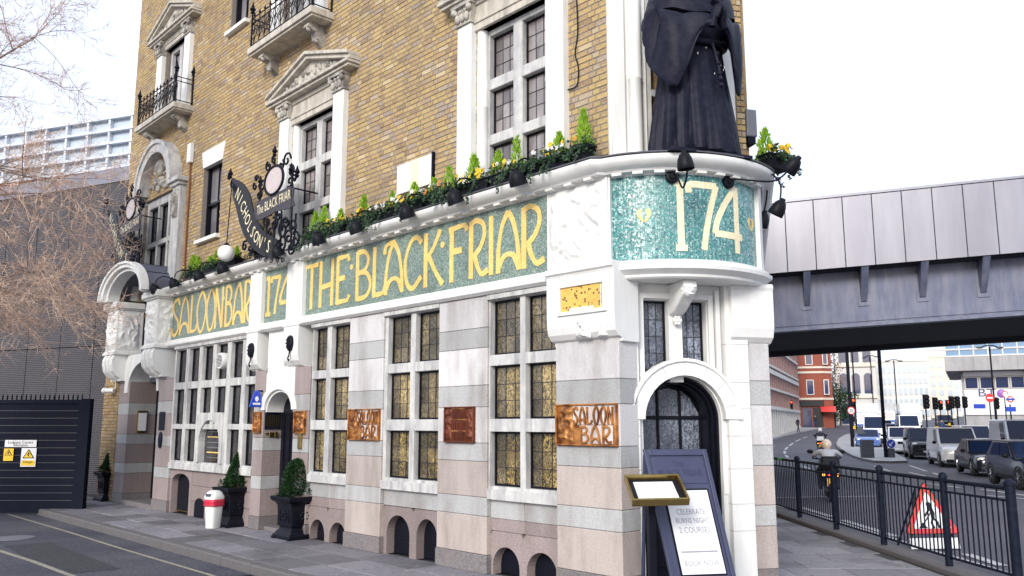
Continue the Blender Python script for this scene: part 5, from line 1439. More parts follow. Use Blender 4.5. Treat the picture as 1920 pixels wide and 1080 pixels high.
# ------------------------------------------------------------------ wrought-iron hanging signs
def curl(m, c, r, a0, turns, n=22, y=0, rad=.011, sg=1):
    pts = []
    for i in range(n):
        t = i / (n - 1); a = a0 + sg * turns * 2 * pi * t; q = r * (1 - .85 * t)
        pts.append((c[0] + q * cos(a), y, c[1] + q * sin(a)))
    m.tube(pts, rad, 5)
def iron_sign(uo, zo, off, label, k=1.0):
    S = thing('hanging_sign', label, 'sign', FW(uo, off, zo), PUB_RZ, 'wrought iron signs')
    X = lambda px, py: ((-(F(px, py, .30)[0]) + 7.35) * k, (F(px, py, .30)[1] - 4.62) * k)      # drawn from the nearer sign
    # curved banner
    outer = cr([X(436, 334), X(455, 343), X(469, 366), X(478, 402), X(494, 432), X(520, 449)], 8)
    inner = cr([X(437, 368), X(444, 392), X(452, 424), X(466, 455), X(490, 478), X(517, 485)], 8)
    vs = [(a, -.012, b) for a, b in outer] + [(a, -.012, b) for a, b in inner] + [(a, .012, b) for a, b in outer] + [(a, .012, b) for a, b in inner]
    n = len(outer)
    MB().add(vs, [(i, i + 1, n + i + 1, n + i) for i in range(n - 1)] + [(2 * n + i + 1, 2 * n + i, 3 * n + i, 3 * n + i + 1) for i in range(n - 1)] + [(i, 2 * n + i, 2 * n + i + 1, i + 1) for i in range(n - 1)] + [(n + i + 1, 3 * n + i + 1, 3 * n + i, n + i) for i in range(n - 1)] + [(0, n, 3 * n, 2 * n), (n - 1, 3 * n - 1, 4 * n - 1, 2 * n - 1)]).build('banner', M['sign_black'], S)
    mid = [((a + c) / 2, (b + d) / 2) for (a, b), (c, d) in zip(outer, inner)]
    txt = "NICHOLSON'S"
    ln = [0]
    for p, q in zip(mid, mid[1:]): ln.append(ln[-1] + hypot(q[0] - p[0], q[1] - p[1]))
    for i, ch in enumerate(txt):
        d = ln[-1] * (.10 + .82 * (i + .5) / len(txt))
        j = max(q for q in range(len(ln) - 1) if ln[q] <= d); t = (d - ln[j]) / (ln[j + 1] - ln[j])
        p = (mid[j][0] + (mid[j + 1][0] - mid[j][0]) * t, mid[j][1] + (mid[j + 1][1] - mid[j][1]) * t)
        a = atan2(mid[min(j + 3, n - 1)][1] - mid[max(j - 2, 0)][1], mid[min(j + 3, n - 1)][0] - mid[max(j - 2, 0)][0])
        V, Fc = text_geo(ch, .31 * k)
        MB().add([(p[0] + x * .72 * cos(a) - (y - .105) * sin(a), -.016, p[1] + x * .72 * sin(a) + (y - .105) * cos(a)) for x, y, _ in V], Fc).build('letter', M['gold_pale'], S, recalc=False)
    # name board
    bd = [X(478, 395), X(484, 378), X(544, 350), X(552, 352), X(549, 372), X(553, 385), X(545, 390), X(520, 396), X(490, 412), X(478, 412)]
    nb = MB().prism(bd, -.012, .012).build('name_board', M['sign_board'], S)
    a0, a1 = X(483, 404), X(546, 372); an = atan2(a1[1] - a0[1], a1[0] - a0[0]); L_ = hypot(a1[0] - a0[0], a1[1] - a0[1])
    V, Fc = text_geo('The BLACK FRIAR', .19 * k, 'LEFT'); w = max(v[0] for v in V)
    MB().add([(a0[0] + x * L_ / w * cos(an) - y * 1.25 * sin(an), -.016, a0[1] + x * L_ / w * sin(an) + y * 1.25 * cos(an)) for x, y, _ in V], Fc).build('lettering', M['gold_pale'], nb, recalc=False)
    # oval picture frame
    c = X(515, 338); ra, rb_ = abs(X(533, 338)[0] - X(500, 338)[0]) / 2, abs(X(515, 312)[1] - X(515, 362)[1]) / 2
    MB().rings([[(c[0] + ra * q * cos(2 * pi * i / 28), y, c[1] + rb_ * q * sin(2 * pi * i / 28)) for i in range(28)] for q, y in ((1, .01), (1.1, .0), (1.14, -.02), (1.06, -.035), (.96, -.03), (.94, -.01))], caps=False).build('oval_frame', M['iron'], S, smooth=40)
    MB().add([(c[0] + ra * cos(2 * pi * i / 28), -.012, c[1] + rb_ * sin(2 * pi * i / 28)) for i in range(28)], [tuple(range(28))]).build('oval_picture', M['sign_picture'], S, recalc=False)
    # scrollwork
    m = MB(); q = random.Random(6)
    for px, py, r, a, tn, sg in ((537, 300, .14, 0, 1.2, 1), (545, 320, .11, 2, 1.3, -1), (492, 345, .13, 3, 1.2, 1), (487, 365, .10, 1, 1.2, -1), (480, 350, .08, 2, 1, 1), (543, 340, .10, 4, 1.2, 1), (437, 345, .10, 1.4, 1.1, 1), (446, 362, .09, 3, 1.2, -1), (430, 333, .07, 0, 1.1, 1),
                                 (500, 415, .16, .5, 1.3, 1), (515, 420, .13, 2, 1.3, -1), (530, 430, .18, 1, 1.4, 1), (540, 445, .14, 3, 1.3, -1), (548, 425, .14, 5, 1.2, 1), (528, 455, .16, 4, 1.3, 1), (545, 465, .12, 0, 1.3, -1), (460, 462, .10, 1, 1.2, 1), (470, 470, .09, 3, 1.2, -1), (490, 430, .09, 2, 1.2, 1), (523, 405, .09, 2, 1.2, 1), (508, 440, .15, 4, 1.4, -1), (520, 465, .13, 1, 1.3, 1), (552, 450, .15, 2, 1.3, -1), (536, 415, .12, 0, 1.3, -1), (505, 312, .10, 2, 1.2, 1), (526, 310, .10, 1, 1.2, -1), (480, 335, .07, 0, 1.1, 1), (552, 335, .08, 3, 1.1, -1), (515, 300, .08, 1.5, 1.2, 1), (442, 352, .08, 2, 1.2, 1)):
        curl(m, X(px, py), r * k, a, tn, y=q.uniform(-.015, .015), sg=sg, rad=.019 * k)
    o_ = m.build('scrollwork', M['iron'], S, smooth=40); o_['kind'] = 'stuff'
    m = MB()
    for A, B in (((512, 483), (517, 395)), ((525, 480), (528, 395)), ((545, 470), (548, 352)), ((487, 378), (489, 345)), ((515, 300), (515, 312)), ((549, 352), (546, 322)), ((500, 484), (500, 410)), ((555, 400), (550, 470))):
        a, b = X(*A), X(*B); MB().tube([(a[0], 0, a[1]), (b[0], 0, b[1])], .019 * k, 6).build('frame_bar', M['iron'], S, smooth=40)
    for px, py, r in ((512, 482, .02), (548, 352, .014)):
        p = X(px, py); MB().tube([(p[0], .02, p[1]), (p[0], .47, p[1] - .01)], r * k, 6).build('wall_stay', M['iron'], S, smooth=40)
    for px, py in ((515, 288), (546, 322), (488, 345), (432, 330), (557, 327)):
        p = X(px, py); MB().lathe([(.015, -.06), (.04, -.02), (.02, .0), (.05, .04), (.025, .09), (.008, .15)], (p[0], 0, p[1]), 8).build('finial', M['iron'], S, smooth=40)
    m = MB(); a, b = X(470, 476), X(530, 482)
    for i in range(7):
        t = i / 6; x = a[0] + (b[0] - a[0]) * t; z_ = a[1] + (b[1] - a[1]) * t - .06
        curl(m, (x, z_), .055 * k, i, 1.1, 14, 0, .009)
    m.tube([(a[0] - .05, 0, a[1] - .02), (b[0], 0, b[1] - .02)], .01, 5)
    o_ = m.build('crest', M['iron'], S); o_['kind'] = 'stuff'
    return S
def _pic():
    m, nt, bs = _nt('painted_picture'); co = coords(nt)
    n_ = noise(nt, co, 9, 3, .6, 1.0, out=1)
    hs = node(nt, 'HueSaturation'); hs.inputs['Saturation'].default_value = .55; nt.links.new(n_, hs.inputs['Color'])
    c = mixc(nt, hs.outputs[0], (.55, .42, .40), .55); nt.links.new(c, bs.inputs['Base Color']); bs.inputs['Roughness'].default_value = .5
    return m
M['sign_picture'] = _pic()
M['sign_board'] = pmat('sign_board', (.075, .07, .085), (.05, .048, .06), .6, scale=8, spec=.2)
iron_sign(7.35, 4.62, .30, "wrought iron sign with oval picture and curved banner beside the tall mullioned window")
ua, za = F(246, 392, .30); ub, zb_ = F(515, 338, .30)
iron_sign(7.35 + (ua - ub), 4.62 + (za - zb_), .30, "wrought iron sign with oval picture and curved banner above the porch hood", 1.0)

# ------------------------------------------------------------------ flower boxes on the ledge
def leaf(m, p, d, n_, l, w, fold=.25):              # one pointed leaf, two faces
    d = Vector(d).normalized(); s = d.cross(Vector(n_)); s = s.normalized() if s.length > 1e-4 else d.orthogonal().normalized(); up = s.cross(d)
    p = Vector(p); a, b = p + d * l * .5 + s * w + up * w * fold, p + d * l * .5 - s * w + up * w * fold
    m.add([tuple(p), tuple(a), tuple(p + d * l), tuple(b)], [(0, 1, 2), (0, 2, 3)])
def rv(q): 
    while True:
        v = Vector((q.uniform(-1, 1), q.uniform(-1, 1), q.uniform(-1, 1)))
        if .05 < v.length < 1: return v.normalized()
def conifer(c, h, r, q, n=330, lo=0.0):
    m = MB()
    for i in range(n):
        t = q.random() ** .8; rad = r * (1 - t) ** .75 * (.35 + .65 * q.random()) * (1 if t > .12 else .55 + t * 3.7)
        a = q.uniform(0, 2 * pi)
        p = Vector((c[0] + rad * cos(a), c[1] + rad * sin(a), c[2] + h * (lo + t * .95)))
        d = Vector((cos(a) * .5, sin(a) * .5, 1.1)) + rv(q) * .35
        leaf(m, p, d, rv(q), q.uniform(.05, .10) * (1.1 - .5 * t) * (h / .3) ** .5, .009, .1)
    return m
def flower(m, c, r, q):
    n_ = Vector((q.uniform(-.5, .5), -1, q.uniform(-.2, .7))).normalized(); a = n_.orthogonal().normalized(); b = n_.cross(a); c = Vector(c)
    for k in range(5):
        an = 2 * pi * k / 5 + q.random() * .3
        d = a * cos(an) + b * sin(an); e = n_.cross(d)
        m.add([tuple(c), tuple(c + d * r * .6 + e * r * .5 + n_ * .004), tuple(c + d * r * 1.05), tuple(c + d * r * .6 - e * r * .5 + n_ * .004)], [(0, 1, 2, 3)])
def flower_box(loc, rz, label, w, seed, con, fl_, trail=3, silver=False, pot=False, group='flower boxes on the ledge'):
    q = random.Random(seed)
    B = thing('flower_box', label, 'flower box', loc, rz, group)
    if pot:
        MB().lathe([(.10, 0), (.13, .16), (.145, .16), (.145, .20), (.12, .20), (.11, .15)], (0, 0, 0), 20).build('pot', M['plastic_black'], B, smooth=40)
    else:
        m = MB(); hw = w / 2
        m.hexa([(-hw + .02, -.075, 0), (hw - .02, -.075, 0), (hw - .02, .075, 0), (-hw + .02, .075, 0), (-hw, -.09, .16), (hw, -.09, .16), (hw, .09, .16), (-hw, .09, .16)])
        m.box(-hw - .012, hw + .012, -.102, .102, .155, .178)
        m.build('trough', M['plastic_black'], B, bevel=.008)
    for x, h in con:
        o_ = conifer((x, .01, .13), h * q.uniform(.85, 1.5), q.uniform(.07, .12), q, q.randint(220, 460)).build('conifer', M['conifer'], B, recalc=False); o_['kind'] = 'stuff'
    m = MB()
    for i in range(int(330 * max(w, .3) / .6)):
        p = (q.uniform(-.52, .52) * w, q.uniform(-.13, .07), .15 + q.uniform(-.06, .12))
        leaf(m, p, rv(q) + Vector((0, -.5, .2)), (0, -.6, .8), q.uniform(.035, .065), q.uniform(.014, .024))
    for k in range(trail + 2):
        x = q.uniform(-.5, .5) * w; p = Vector((x, -.12, .15)); ln = q.uniform(.15, .42)
        st = int(ln / .022)
        for i in range(st):
            p = p + Vector((q.uniform(-.012, .012), -.012 if i < 14 else q.uniform(-.006, .006), -.022 if i > 3 else .0))
            for _ in range(2 if i % 2 else 3):
                leaf(m, p, rv(q) + Vector((0, -.4, -.5)), (0, -1, .2), q.uniform(.028, .05), q.uniform(.012, .021))
    o_ = m.build('ivy', M['ivy'], B, recalc=False); o_['kind'] = 'stuff'
    for key, cnt in fl_.items():
        m = MB()
        for i in range(int(cnt * 1.7)): flower(m, (q.uniform(-.48, .48) * w, q.uniform(-.15, -.03), .20 + q.uniform(0, .11)), q.uniform(.028, .04), q)
        o_ = m.build(key + '_pansy', M['petal_' + key], B, recalc=False); o_['kind'] = 'stuff'
    if silver:
        m = MB(); x0 = q.uniform(-.3, .3) * w
        for i in range(90): leaf(m, (x0 + q.uniform(-.08, .08), q.uniform(-.06, .06), .18 + q.random() * .14), rv(q) + Vector((0, 0, .8)), rv(q), q.uniform(.04, .07), .008)
        o_ = m.build('silver_foliage', M['silverleaf'], B, recalc=False); o_['kind'] = 'stuff'
FB = [(.42, .30, [(0, .36)], {'orange': 2}, 2, False, True, 'single black plant pot with lime conifer at the brick corner'),
      (.95, .62, [(.14, .36)], {'yellow': 3, 'white': 4}, 5, True, False, 'ledge flower box nearest the corner, trailing long ivy with white pansies'),
      (1.62, .62, [(.1, .33), (-.24, .26)], {'white': 2, 'yellow': 3, 'orange': 2}, 2, True, False, 'ledge flower box below the big mullioned window, with silver foliage'),
      (2.28, .62, [(-.05, .30)], {'yellow': 9, 'white': 3}, 2, False, False, 'ledge flower box crowded with yellow pansies'),
      (2.95, .60, [(.1, .30), (-.22, .24)], {'orange': 5, 'white': 2}, 3, True, False, 'ledge flower box with rust orange pansies and two conifers'),
      (3.62, .60, [(.0, .30)], {'yellow': 6, 'white': 5}, 2, True, False, 'ledge flower box in front of the white wall plaque'),
      (4.28, .58, [(.12, .24)], {'white': 7, 'yellow': 2}, 4, False, False, 'ledge flower box of white pansies left of the plaque'),
      (4.95, .58, [(.05, .32)], {'yellow': 4, 'orange': 3}, 3, False, False, 'ledge flower box above the fascia letters BLA'),
      (5.55, .50, [(.0, .34)], {'yellow': 7}, 3, False, False, 'ledge flower box with yellow pansies next to the pedimented window'),
      (6.15, .55, [(-.18, .34), (.1, .42)], {'white': 2}, 8, True, False, 'ledge flower box with two conifers and thick trailing ivy below the pedimented window'),
      (8.20, .36, [(.0, .40)], {}, 1, False, True, 'black plant pot with conifer tucked behind the curved banner sign'),
      (9.35, .60, [(.15, .32), (-.2, .24)], {'orange': 1, 'white': 3}, 1, True, False, 'ledge flower box right under the sash window'),
      (10.20, .60, [(.1, .36), (-.15, .30)], {'yellow': 2}, 2, False, False, 'ledge flower box with two conifers between globe light and drain pipe'),
      (11.10, .60, [(-.1, .33), (.15, .28)], {'yellow': 1}, 2, False, False, 'ledge flower box at the porch end of the ledge')]
for i, (u, w, con, fl_, tr, sv, pot, lab) in enumerate(FB):
    flower_box(FW(u, .02, 4.622), PUB_RZ, lab, w, 20 + i, con, fl_, tr, sv, pot)
pR = at(1452, 300, 9.45); pR.z = 4.615
flower_box(pR, .5, 'flower box overhanging the far end of the bow cornice', .34, 60, [(-.12, .34)], {'yellow': 9}, 5)
pR = at(1424, 292, 9.9); pR.z = 4.62
flower_box(pR, .5, 'small dark pot beside the statue on the bow cornice', .2, 61, [(.02, .2)], {}, 1, pot=True)

# ------------------------------------------------------------------ things on the pavement
def topiary_planter(px, py, rz, h, s, label, shape, seed):
    x, y = ground(px, py)
    T_ = thing('planter', label, 'planter', (x, y, 0), rz, 'black pub planters')
    m = MB()
    lv = [(.30, 0), (.30, .06), (.27, .08), (.25, .12), (.215, .15), (.215, .19), (.235, .20), (.25, .52), (.262, .54), (.28, .57), (.33, .60), (.345, .64), (.345, .67), (.30, .67), (.29, .62)]
    m.rings([[(sx * r * s, sy * r * s, z * h / .67) for sx, sy in ((-1, -1), (1, -1), (1, 1), (-1, 1))] for r, z in lv])
    m.build('tub', M['blackpaint'], T_, bevel=.008)
    for a in range(4):
        m = MB(); ca, sa = cos(a * pi / 2), sin(a * pi / 2)
        P = lambda u, o, z: ((u * ca - -o * sa) , (u * sa + -o * ca), z)
        q = MB(P); o = .245 * s; k = h / .67
        for b in ((-.16, .16, .255, .275), (-.16, .16, .455, .475), (-.16, -.14, .275, .455), (.14, .16, .275, .455)): q.box(b[0] * s, b[1] * s, o - .02, o + .008, b[2] * k, b[3] * k)
        q.build('panel_moulding', M['blackpaint'], T_)
        q = MB(P)
        for b in range(6): q.ball((.07 * s * cos(b * pi / 3), o, (.365 + .055 * sin(b * pi / 3)) * k), .025, 6, 4)
        q.build('panel_rosette', M['blackpaint'], T_, smooth=60)
    for sx in (-1, 1):
        for sy in (-1, 1): MB().box(sx * .27 * s - .04, sx * .27 * s + .04, sy * .27 * s - .04, sy * .27 * s + .04, -.005, .03).build('foot', M['blackpaint'], T_)
    q = random.Random(seed); m = MB(); zb = h
    for i in range(5200):
        if shape == 'dome':
            t = q.random(); z_ = zb + .06 + .50 * t; rad = .235 * math.sqrt(max(0, 1 - (max(0, t - .25) / .75) ** 2.2)) * (1 if t > .1 else .8)
        else:
            t = q.random() ** 1.3; z_ = zb + .06 + .52 * t; rad = .205 * (1 - t) ** .8 + .01
        a = q.uniform(0, 2 * pi); rad *= q.uniform(.72, 1.06)
        v = Vector((cos(a), sin(a), .5)) + rv(q) * .9
        leaf(m, (rad * cos(a), rad * sin(a), z_), v, rv(q), q.uniform(.026, .045), q.uniform(.010, .016))
    o_ = m.build('topiary', M['topiary'], T_, recalc=False); o_['kind'] = 'stuff'
    m = MB()
    for i in range(420):
        a = q.uniform(0, 2 * pi); rad = .32 * s * math.sqrt(q.random())
        leaf(m, (rad * cos(a), rad * sin(a), zb - .02 + q.uniform(0, .12)), Vector((cos(a), sin(a), .4)) + rv(q) * .6, (0, 0, 1), q.uniform(.05, .09), q.uniform(.018, .03))
    o_ = m.build('ivy', M['ivy'], T_, recalc=False); o_['kind'] = 'stuff'
    MB().box(-.28 * s, .28 * s, -.28 * s, .28 * s, h - .06, h - .03).build('soil', M['rubber'], T_)
topiary_planter(556, 1008, PUB_RZ, .64, .92, 'black square planter with clipped dome bush, right of the small side door', 'dome', 1)
topiary_planter(441, 985, PUB_RZ, .66, .92, 'black square planter with pointed bush, beside the white litter bin', 'cone', 2)
topiary_planter(205, 938, PUB_RZ, .66, .90, 'dark square planter with pointed bush in front of the brick end pier', 'cone', 3)
x, y = ground(399, 990)
B = thing('litter_bin', 'small white litter bin with red bag round its neck', 'bin', (x, y, 0), PUB_RZ + .3)
def sq(r, z, n=24, e=4.0, k=1.0): return [(k * r * math.copysign(abs(cos(2 * pi * i / n)) ** (2 / e), cos(2 * pi * i / n)), r * math.copysign(abs(sin(2 * pi * i / n)) ** (2 / e), sin(2 * pi * i / n)), z) for i in range(n)]
MB().rings([sq(.095, 0), sq(.10, .01), sq(.125, .40), sq(.12, .40)]).build('body', M['plastic_white'], B, smooth=40)
MB().rings([sq(.128, .36), sq(.148, .38), sq(.142, .42), sq(.15, .45), sq(.138, .48), sq(.13, .485)]).build('bag', M['redbag'], B, smooth=50)
MB().rings([sq(.137, .48), sq(.140, .50), sq(.137, .53), sq(.10, .60), sq(.06, .625), sq(.02, .63)]).build('lid', M['plastic_white'], B, smooth=40)
MB().box(-.06, .06, -.137, -.10, .525, .575).build('flap', M['greypost'], B)

# A-board and lectern at the corner door
c_ = CW(.51, .50, 0)
rzc = atan2(CC[1], CC[0]) - .05
A = thing('pavement_board', 'tall dark blue A-board with poster, leaning open before the corner door', 'sign', c_, rzc)
M['board_blue'] = pmat('painted_board', (.045, .054, .11), (.033, .04, .085), .4, scale=5, bmp=.08)
M['chalk'] = flat('faded_print', (.025, .032, .08), .5)
M['print_grey'] = flat('print_grey', (.30, .31, .34), .5)
def tilt(x, y, z, lean=.20): return (x + .13 * (1.5 - z) - .06, y - (1.5 - z) * lean, z)
TA = lambda x, y, z: tilt(x, y, z)
hw = .33
m = MB(TA)
for a, b, c, d in ((-hw, -hw + .045, .0, 1.50), (hw - .045, hw, .0, 1.50), (-hw + .045, hw - .045, 1.44, 1.50), (-hw + .045, hw - .045, .10, .16)): m.box(a, b, -.03, .02, c, d)
m.build('frame', M['board_blue'], A, bevel=.006)
MB(TA).box(-hw + .04, hw - .04, -.01, .012, .12, 1.46).build('panel', M['board_blue'], A)
MB(TA).box(-hw + .06, hw - .06, -.018, -.009, 1.17, 1.42).build('header', M['board_blue'], A, bevel=.004)
ps = MB(TA).box(-.22, .25, -.022, -.009, .32, 1.12).build('poster_frame', M['iron'], A)
MB(TA).box(-.205, .235, -.0265, -.0215, .335, 1.105).build('poster', M['paper'], A)
def tx(s, size, cx, z, mat, off=-.028, sx=1.0): sx *= .86; return text_part(s, size, lambda x, y: TA(cx + x, off, z + y), 'lettering', mat, A, sx=sx)
tx('THE', .075, .0, 1.335, M['chalk'], -.0215); tx('BLACK FRIAR', .095, 0, 1.24, M['chalk'], -.0215, .95)
tx('CELEBRATE', .075, .015, .88, M['print_grey'], sx=.9); tx('BURNS NIGHT', .07, .015, .80, M['print_grey'], sx=.9); tx('2 COURSES', .078, .015, .71, M['print_grey'], sx=.95)
tx('BOOK NOW', .072, .015, .41, M['print_grey'])
MB(TA).box(-.17, .20, -.0275, -.026, .53, .545).build('poster_swash', M['print_grey'], A)
for a in (-hw + .02, hw - .06): MB().tube([tilt(a, .03, 1.45), (a + .03, .42, .0)], .02, 4).build('rear_leg', M['board_blue'], A)
for a in (-hw, hw - .045): MB(TA).box(a, a + .045, -.03, .02, -.0, .0)
# lectern
l_ = CW(.01, .92, 0)
Lc = thing('menu_lectern', 'brass framed menu lectern on a black post by the corner door', 'lectern', l_, rzc + .05)
MB().box(-.035, .035, -.02, .05, 0, 1.08).build('post', M['blackpaint'], Lc, bevel=.006)
MB().lathe([(.20, 0), (.20, .02), (.06, .04), (.045, .06)], (0, .01, 0), 24).build('base', M['blackpaint'], Lc, smooth=40)
sl = lambda x, y, z: (x + .04 + .20 * y, y * .94 - z * .35, 1.13 + y * .42 + z * .94)
m = MB(sl)
for a, b, c, d in ((-.27, .29, -.235, -.212), (-.27, .29, .212, .235), (-.27, -.25, -.212, .212), (.27, .29, -.212, .212)): m.box(a, b, c, d, -.02, .05)
m.build('brass_frame', M['brass'], Lc, bevel=.006)
MB(sl).box(-.251, .271, -.213, .213, -.025, .004).build('tray', M['blackpaint'], Lc)
MB(sl).box(-.19, .21, -.15, .16, .004, .008).build('menu_sheet', M['paper'], Lc)

# ------------------------------------------------------------------ small signs on the pub
u, z = F(480, 748, .12)
h = thing('hanging_lantern_sign', 'small blue tapered sign sticking out beside the side door', 'sign', FW(u, .0, z), PUB_RZ)
m = MB().hexa([(-.02, -.24, -.14), (.02, -.24, -.14), (.02, -.0, -.14), (-.02, -.0, -.14), (-.02, -.15, .14), (.02, -.15, .14), (.02, -.06, .14), (-.02, -.06, .14)])
m.build('panel', M['sign_blue'], h, bevel=.006)
MB().rings([[(x, -.115 + .032 * cos(2 * pi * i / 16), .0 + .045 * sin(2 * pi * i / 16)) for i in range(16)] for x in (.0205, .0235)]).build('symbol', M['sign_white'], h); MB().box(.0205, .0235, -.185, -.05, -.10, -.065).build('lettering_band', M['sign_white'], h)
MB().box(-.008, .008, -.1, .02, .12, .15).build('bracket', M['iron'], h)
u, z = F(207, 747, .0)
cc_ = thing('security_camera', 'white security camera on a bracket at the brick end pier', 'camera', FW(15.3, .02, 2.52), PUB_RZ)
MB().tube([(.18, .0, .5), (.18, -.05, .5), (.18, -.06, .06), (.05, -.06, .0)], .014, 6).build('bracket', M['plastic_white'], cc_)
MB().tube([(.12, -.06, .0), (-.06, -.18, .0)], .055, 12).build('housing', M['plastic_white'], cc_, smooth=40)
MB().ball((-.10, -.21, .0), .068, 12, 9).build('dome', M['plastic_white'], cc_, smooth=60)
MB().ball((-.135, -.245, -.005), .035, 10, 7).build('lens', M['glass_dark'], cc_, smooth=60)
fl_ = thing('floodlight', 'small black floodlight standing on the left porch console', 'lamp', FW(14.95, .25, 4.545), PUB_RZ)
MB().box(-.09, .09, -.06, .06, 0, .02).build('base', M['iron'], fl_); MB().box(-.012, .012, -.01, .01, .02, .28).build('stem', M['iron'], fl_); MB().box(-.09, .09, -.06, .04, .22, .32).build('lamp_head', M['plastic_black'], fl_, bevel=.01)

# ------------------------------------------------------------------ guard railing along the main road
mk = MB().box(5.12, 5.47, 7.2, 40, -.02, .055).build('kerb_upstand', M['kerb'], pavement, bevel=.015)
RL = thing('guard_railing', 'dark navy steel pedestrian guard railing along the kerb', 'railing', (FENCE_X, 9.5, .05))
py_ = [9.38, 10.72, 12.55, 14.35, 16.15, 17.95, 19.75, 21.55, 23.35, 25.15, 26.95]
lat = lambda y: .02 + (.0 if y > 11 else (11 - y) ** 2 * .02)
bp_ = None
def bar(name, a, b, r, n=6):
    a, b = Vector(a), Vector(b)
    return MB().tube([tuple(a), tuple(b)], r, n)
for i, y in enumerate(py_):
    m = MB().tube([(lat(y), y - 9.5, -.05), (lat(y), y - 9.5, 1.06)], .044 if i else .052, 14)
    m.lathe([(.052, 1.05), (.052, 1.075), (.040, 1.10), (.012, 1.118)] if i else [(.062, 1.05), (.062, 1.08), (.04, 1.105), (.012, 1.12)], (lat(y), y - 9.5, 0), 14)
    m.build('post', M['fence'], RL, smooth=40)
for y0, y1 in zip(py_, py_[1:]):
    a, b = y0 + .04, y1 - .04
    for z, r in ((1.015, .026), (.885, .015), (.11, .016)):
        MB().tube([(lat(y0), a - 9.5, z), (lat(y1), b - 9.5, z)], r, 6).build('rail', M['fence'], RL, smooth=True)
    n = int((b - a) / .098)
    for k in range(1, n):
        t = k / n; y = a + (b - a) * t; x = lat(y0) + (lat(y1) - lat(y0)) * t
        full = k % 2 == 0
        key = 'f' if full else 's'
        if bp_ is None: bp_ = {}
        if key not in bp_:
            bp_[key] = o_ = MB().tube([(0, 0, .11), (0, 0, 1.01 if full else .885)], .0095, 5, caps=False).build('bar', M['fence'], RL)
        else: o_ = piece(bp_[key], 'bar', RL)
        o_.location = (x, y - 9.5, 0)
# green tape tied round the top rail
MB().tube([(.02, 17.0 - 9.5, 1.015), (.02, 17.25 - 9.5, 1.015)], .028, 8).build('green_tape', M['green_light'], RL)
# road works sign behind the railing
W_ = thing('roadworks_sign', 'red and white triangular road works sign on a folding frame behind the railing', 'sign', (6.36, 13.3, -.13), .10)
W_.scale = (1.08, 1.08, 1.08)
TI = lambda x, y, z: (x, y + (z - .2) * .22, z)
def tri(s, z0, zt): return [(-s, z0), (s, z0), (0, zt)]
def rtri(s, z0, zt, q): 
    out = []
    P = tri(s, z0, zt)
    for i in range(3):
        a, b, c = P[i - 1], P[i], P[(i + 1) % 3]
        for t in (0, .5, 1):
            u0 = (b[0] + (a[0] - b[0]) * q, b[1] + (a[1] - b[1]) * q); u1 = (b[0] + (c[0] - b[0]) * q, b[1] + (c[1] - b[1]) * q)
            out.append(((1 - t) ** 2 * u0[0] + 2 * t * (1 - t) * b[0] + t * t * u1[0], (1 - t) ** 2 * u0[1] + 2 * t * (1 - t) * b[1] + t * t * u1[1]))
    return out
MB(TI).prism(rtri(.41, .22, .94, .08), .0, .02).build('back_plate', M['plastic_black'], W_)
MB(TI).prism(rtri(.40, .23, .93, .08), -.006, -.001).build('red_border', M['sign_red'], W_)
MB(TI).prism(rtri(.285, .295, .80, .05), -.011, -.007).build('white_field', M['sign_white'], W_)
m = MB(TI)
m.rings([[(.0 + .035 * cos(2 * pi * k / 10), y, .62 + .035 * sin(2 * pi * k / 10)) for k in range(10)] for y in (-.012, -.016)])
m.ribbon([(.01, .60), (.04, .50), (.03, .42)], [.05, .06, .05], -.012, -.016)
m.ribbon([(.03, .44), (.0, .37), (.03, .30)], .03, -.0121, -.0161); m.ribbon([(.03, .44), (.09, .38), (.10, .30)], .03, -.0122, -.0162)
m.ribbon([(.02, .58), (-.05, .50), (-.08, .46)], .025, -.0123, -.0163); m.ribbon([(.05, .56), (-.02, .47), (-.12, .36)], .014, -.0124, -.0164)
m.prism([(-.20, .302), (-.07, .302), (-.13, .38)], -.012, -.016)
o_ = m.build('digging_figure', M['sign_black'], W_)
MB(TI).box(-.36, .36, -.004, .012, .03, .17).build('lower_plate', M['sign_white'], W_)
for x in (-.36, .36):
    MB().tube([(x, -.01, .0), (x * .3, .2, .82)], .014, 6).build('front_leg', M['plastic_black'], W_)
    MB().tube([(x * .8, .45, .0), (x * .3, .2, .82)], .014, 6).build('rear_leg', M['plastic_black'], W_)

# ------------------------------------------------------------------ railway bridge
PLb, PRb = at(1428, 600, 32), at(1920, 600, 29.8)
ang = atan2(PRb.y - PLb.y, PRb.x - PLb.x)
BR = thing('rail_bridge', 'steel railway bridge with pale panelled parapet and bracketed grey girder', 'bridge', (PLb.x, PLb.y, 0), ang)
SLP = (at(1920, 474, 29.8).z - at(1428, 515, 32).z) / hypot(PRb.x - PLb.x, PRb.y - PLb.y)
TBr = lambda x, y, z: (x, y, z + SLP * x)
zt, zp, zg = at(1428, 381, 32).z, at(1428, 515, 32).z, at(1428, 621, 32).z
M['panel'] = pmat('brushed_panel', (.25, .248, .285), (.215, .212, .25), .34, .5, scale=.4, bmp=.04, bscale=3, bd=.02, grime=(.34, .34, .375), gscale=.25, gamt=.6, streak=True)
M['girder'] = pmat('girder_paint', (.125, .145, .225), (.09, .105, .17), .45, .1, scale=2, grime=(.24, .24, .29), gscale=1.2, gamt=.6, streak=True, bmp=.1)
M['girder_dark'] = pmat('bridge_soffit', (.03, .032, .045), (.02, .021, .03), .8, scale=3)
pw_ = 1.035; x = -6.2
pp = MB(TBr).box(0, pw_ - .03, -.03, .0, zp, zt - .10)
while x < 24:
    MB(TBr).box(x, x + pw_ - .028, -.03, .0, zp, zt - .12).build('parapet_panel', M['panel'], BR, bevel=.006, seg=1); x += pw_
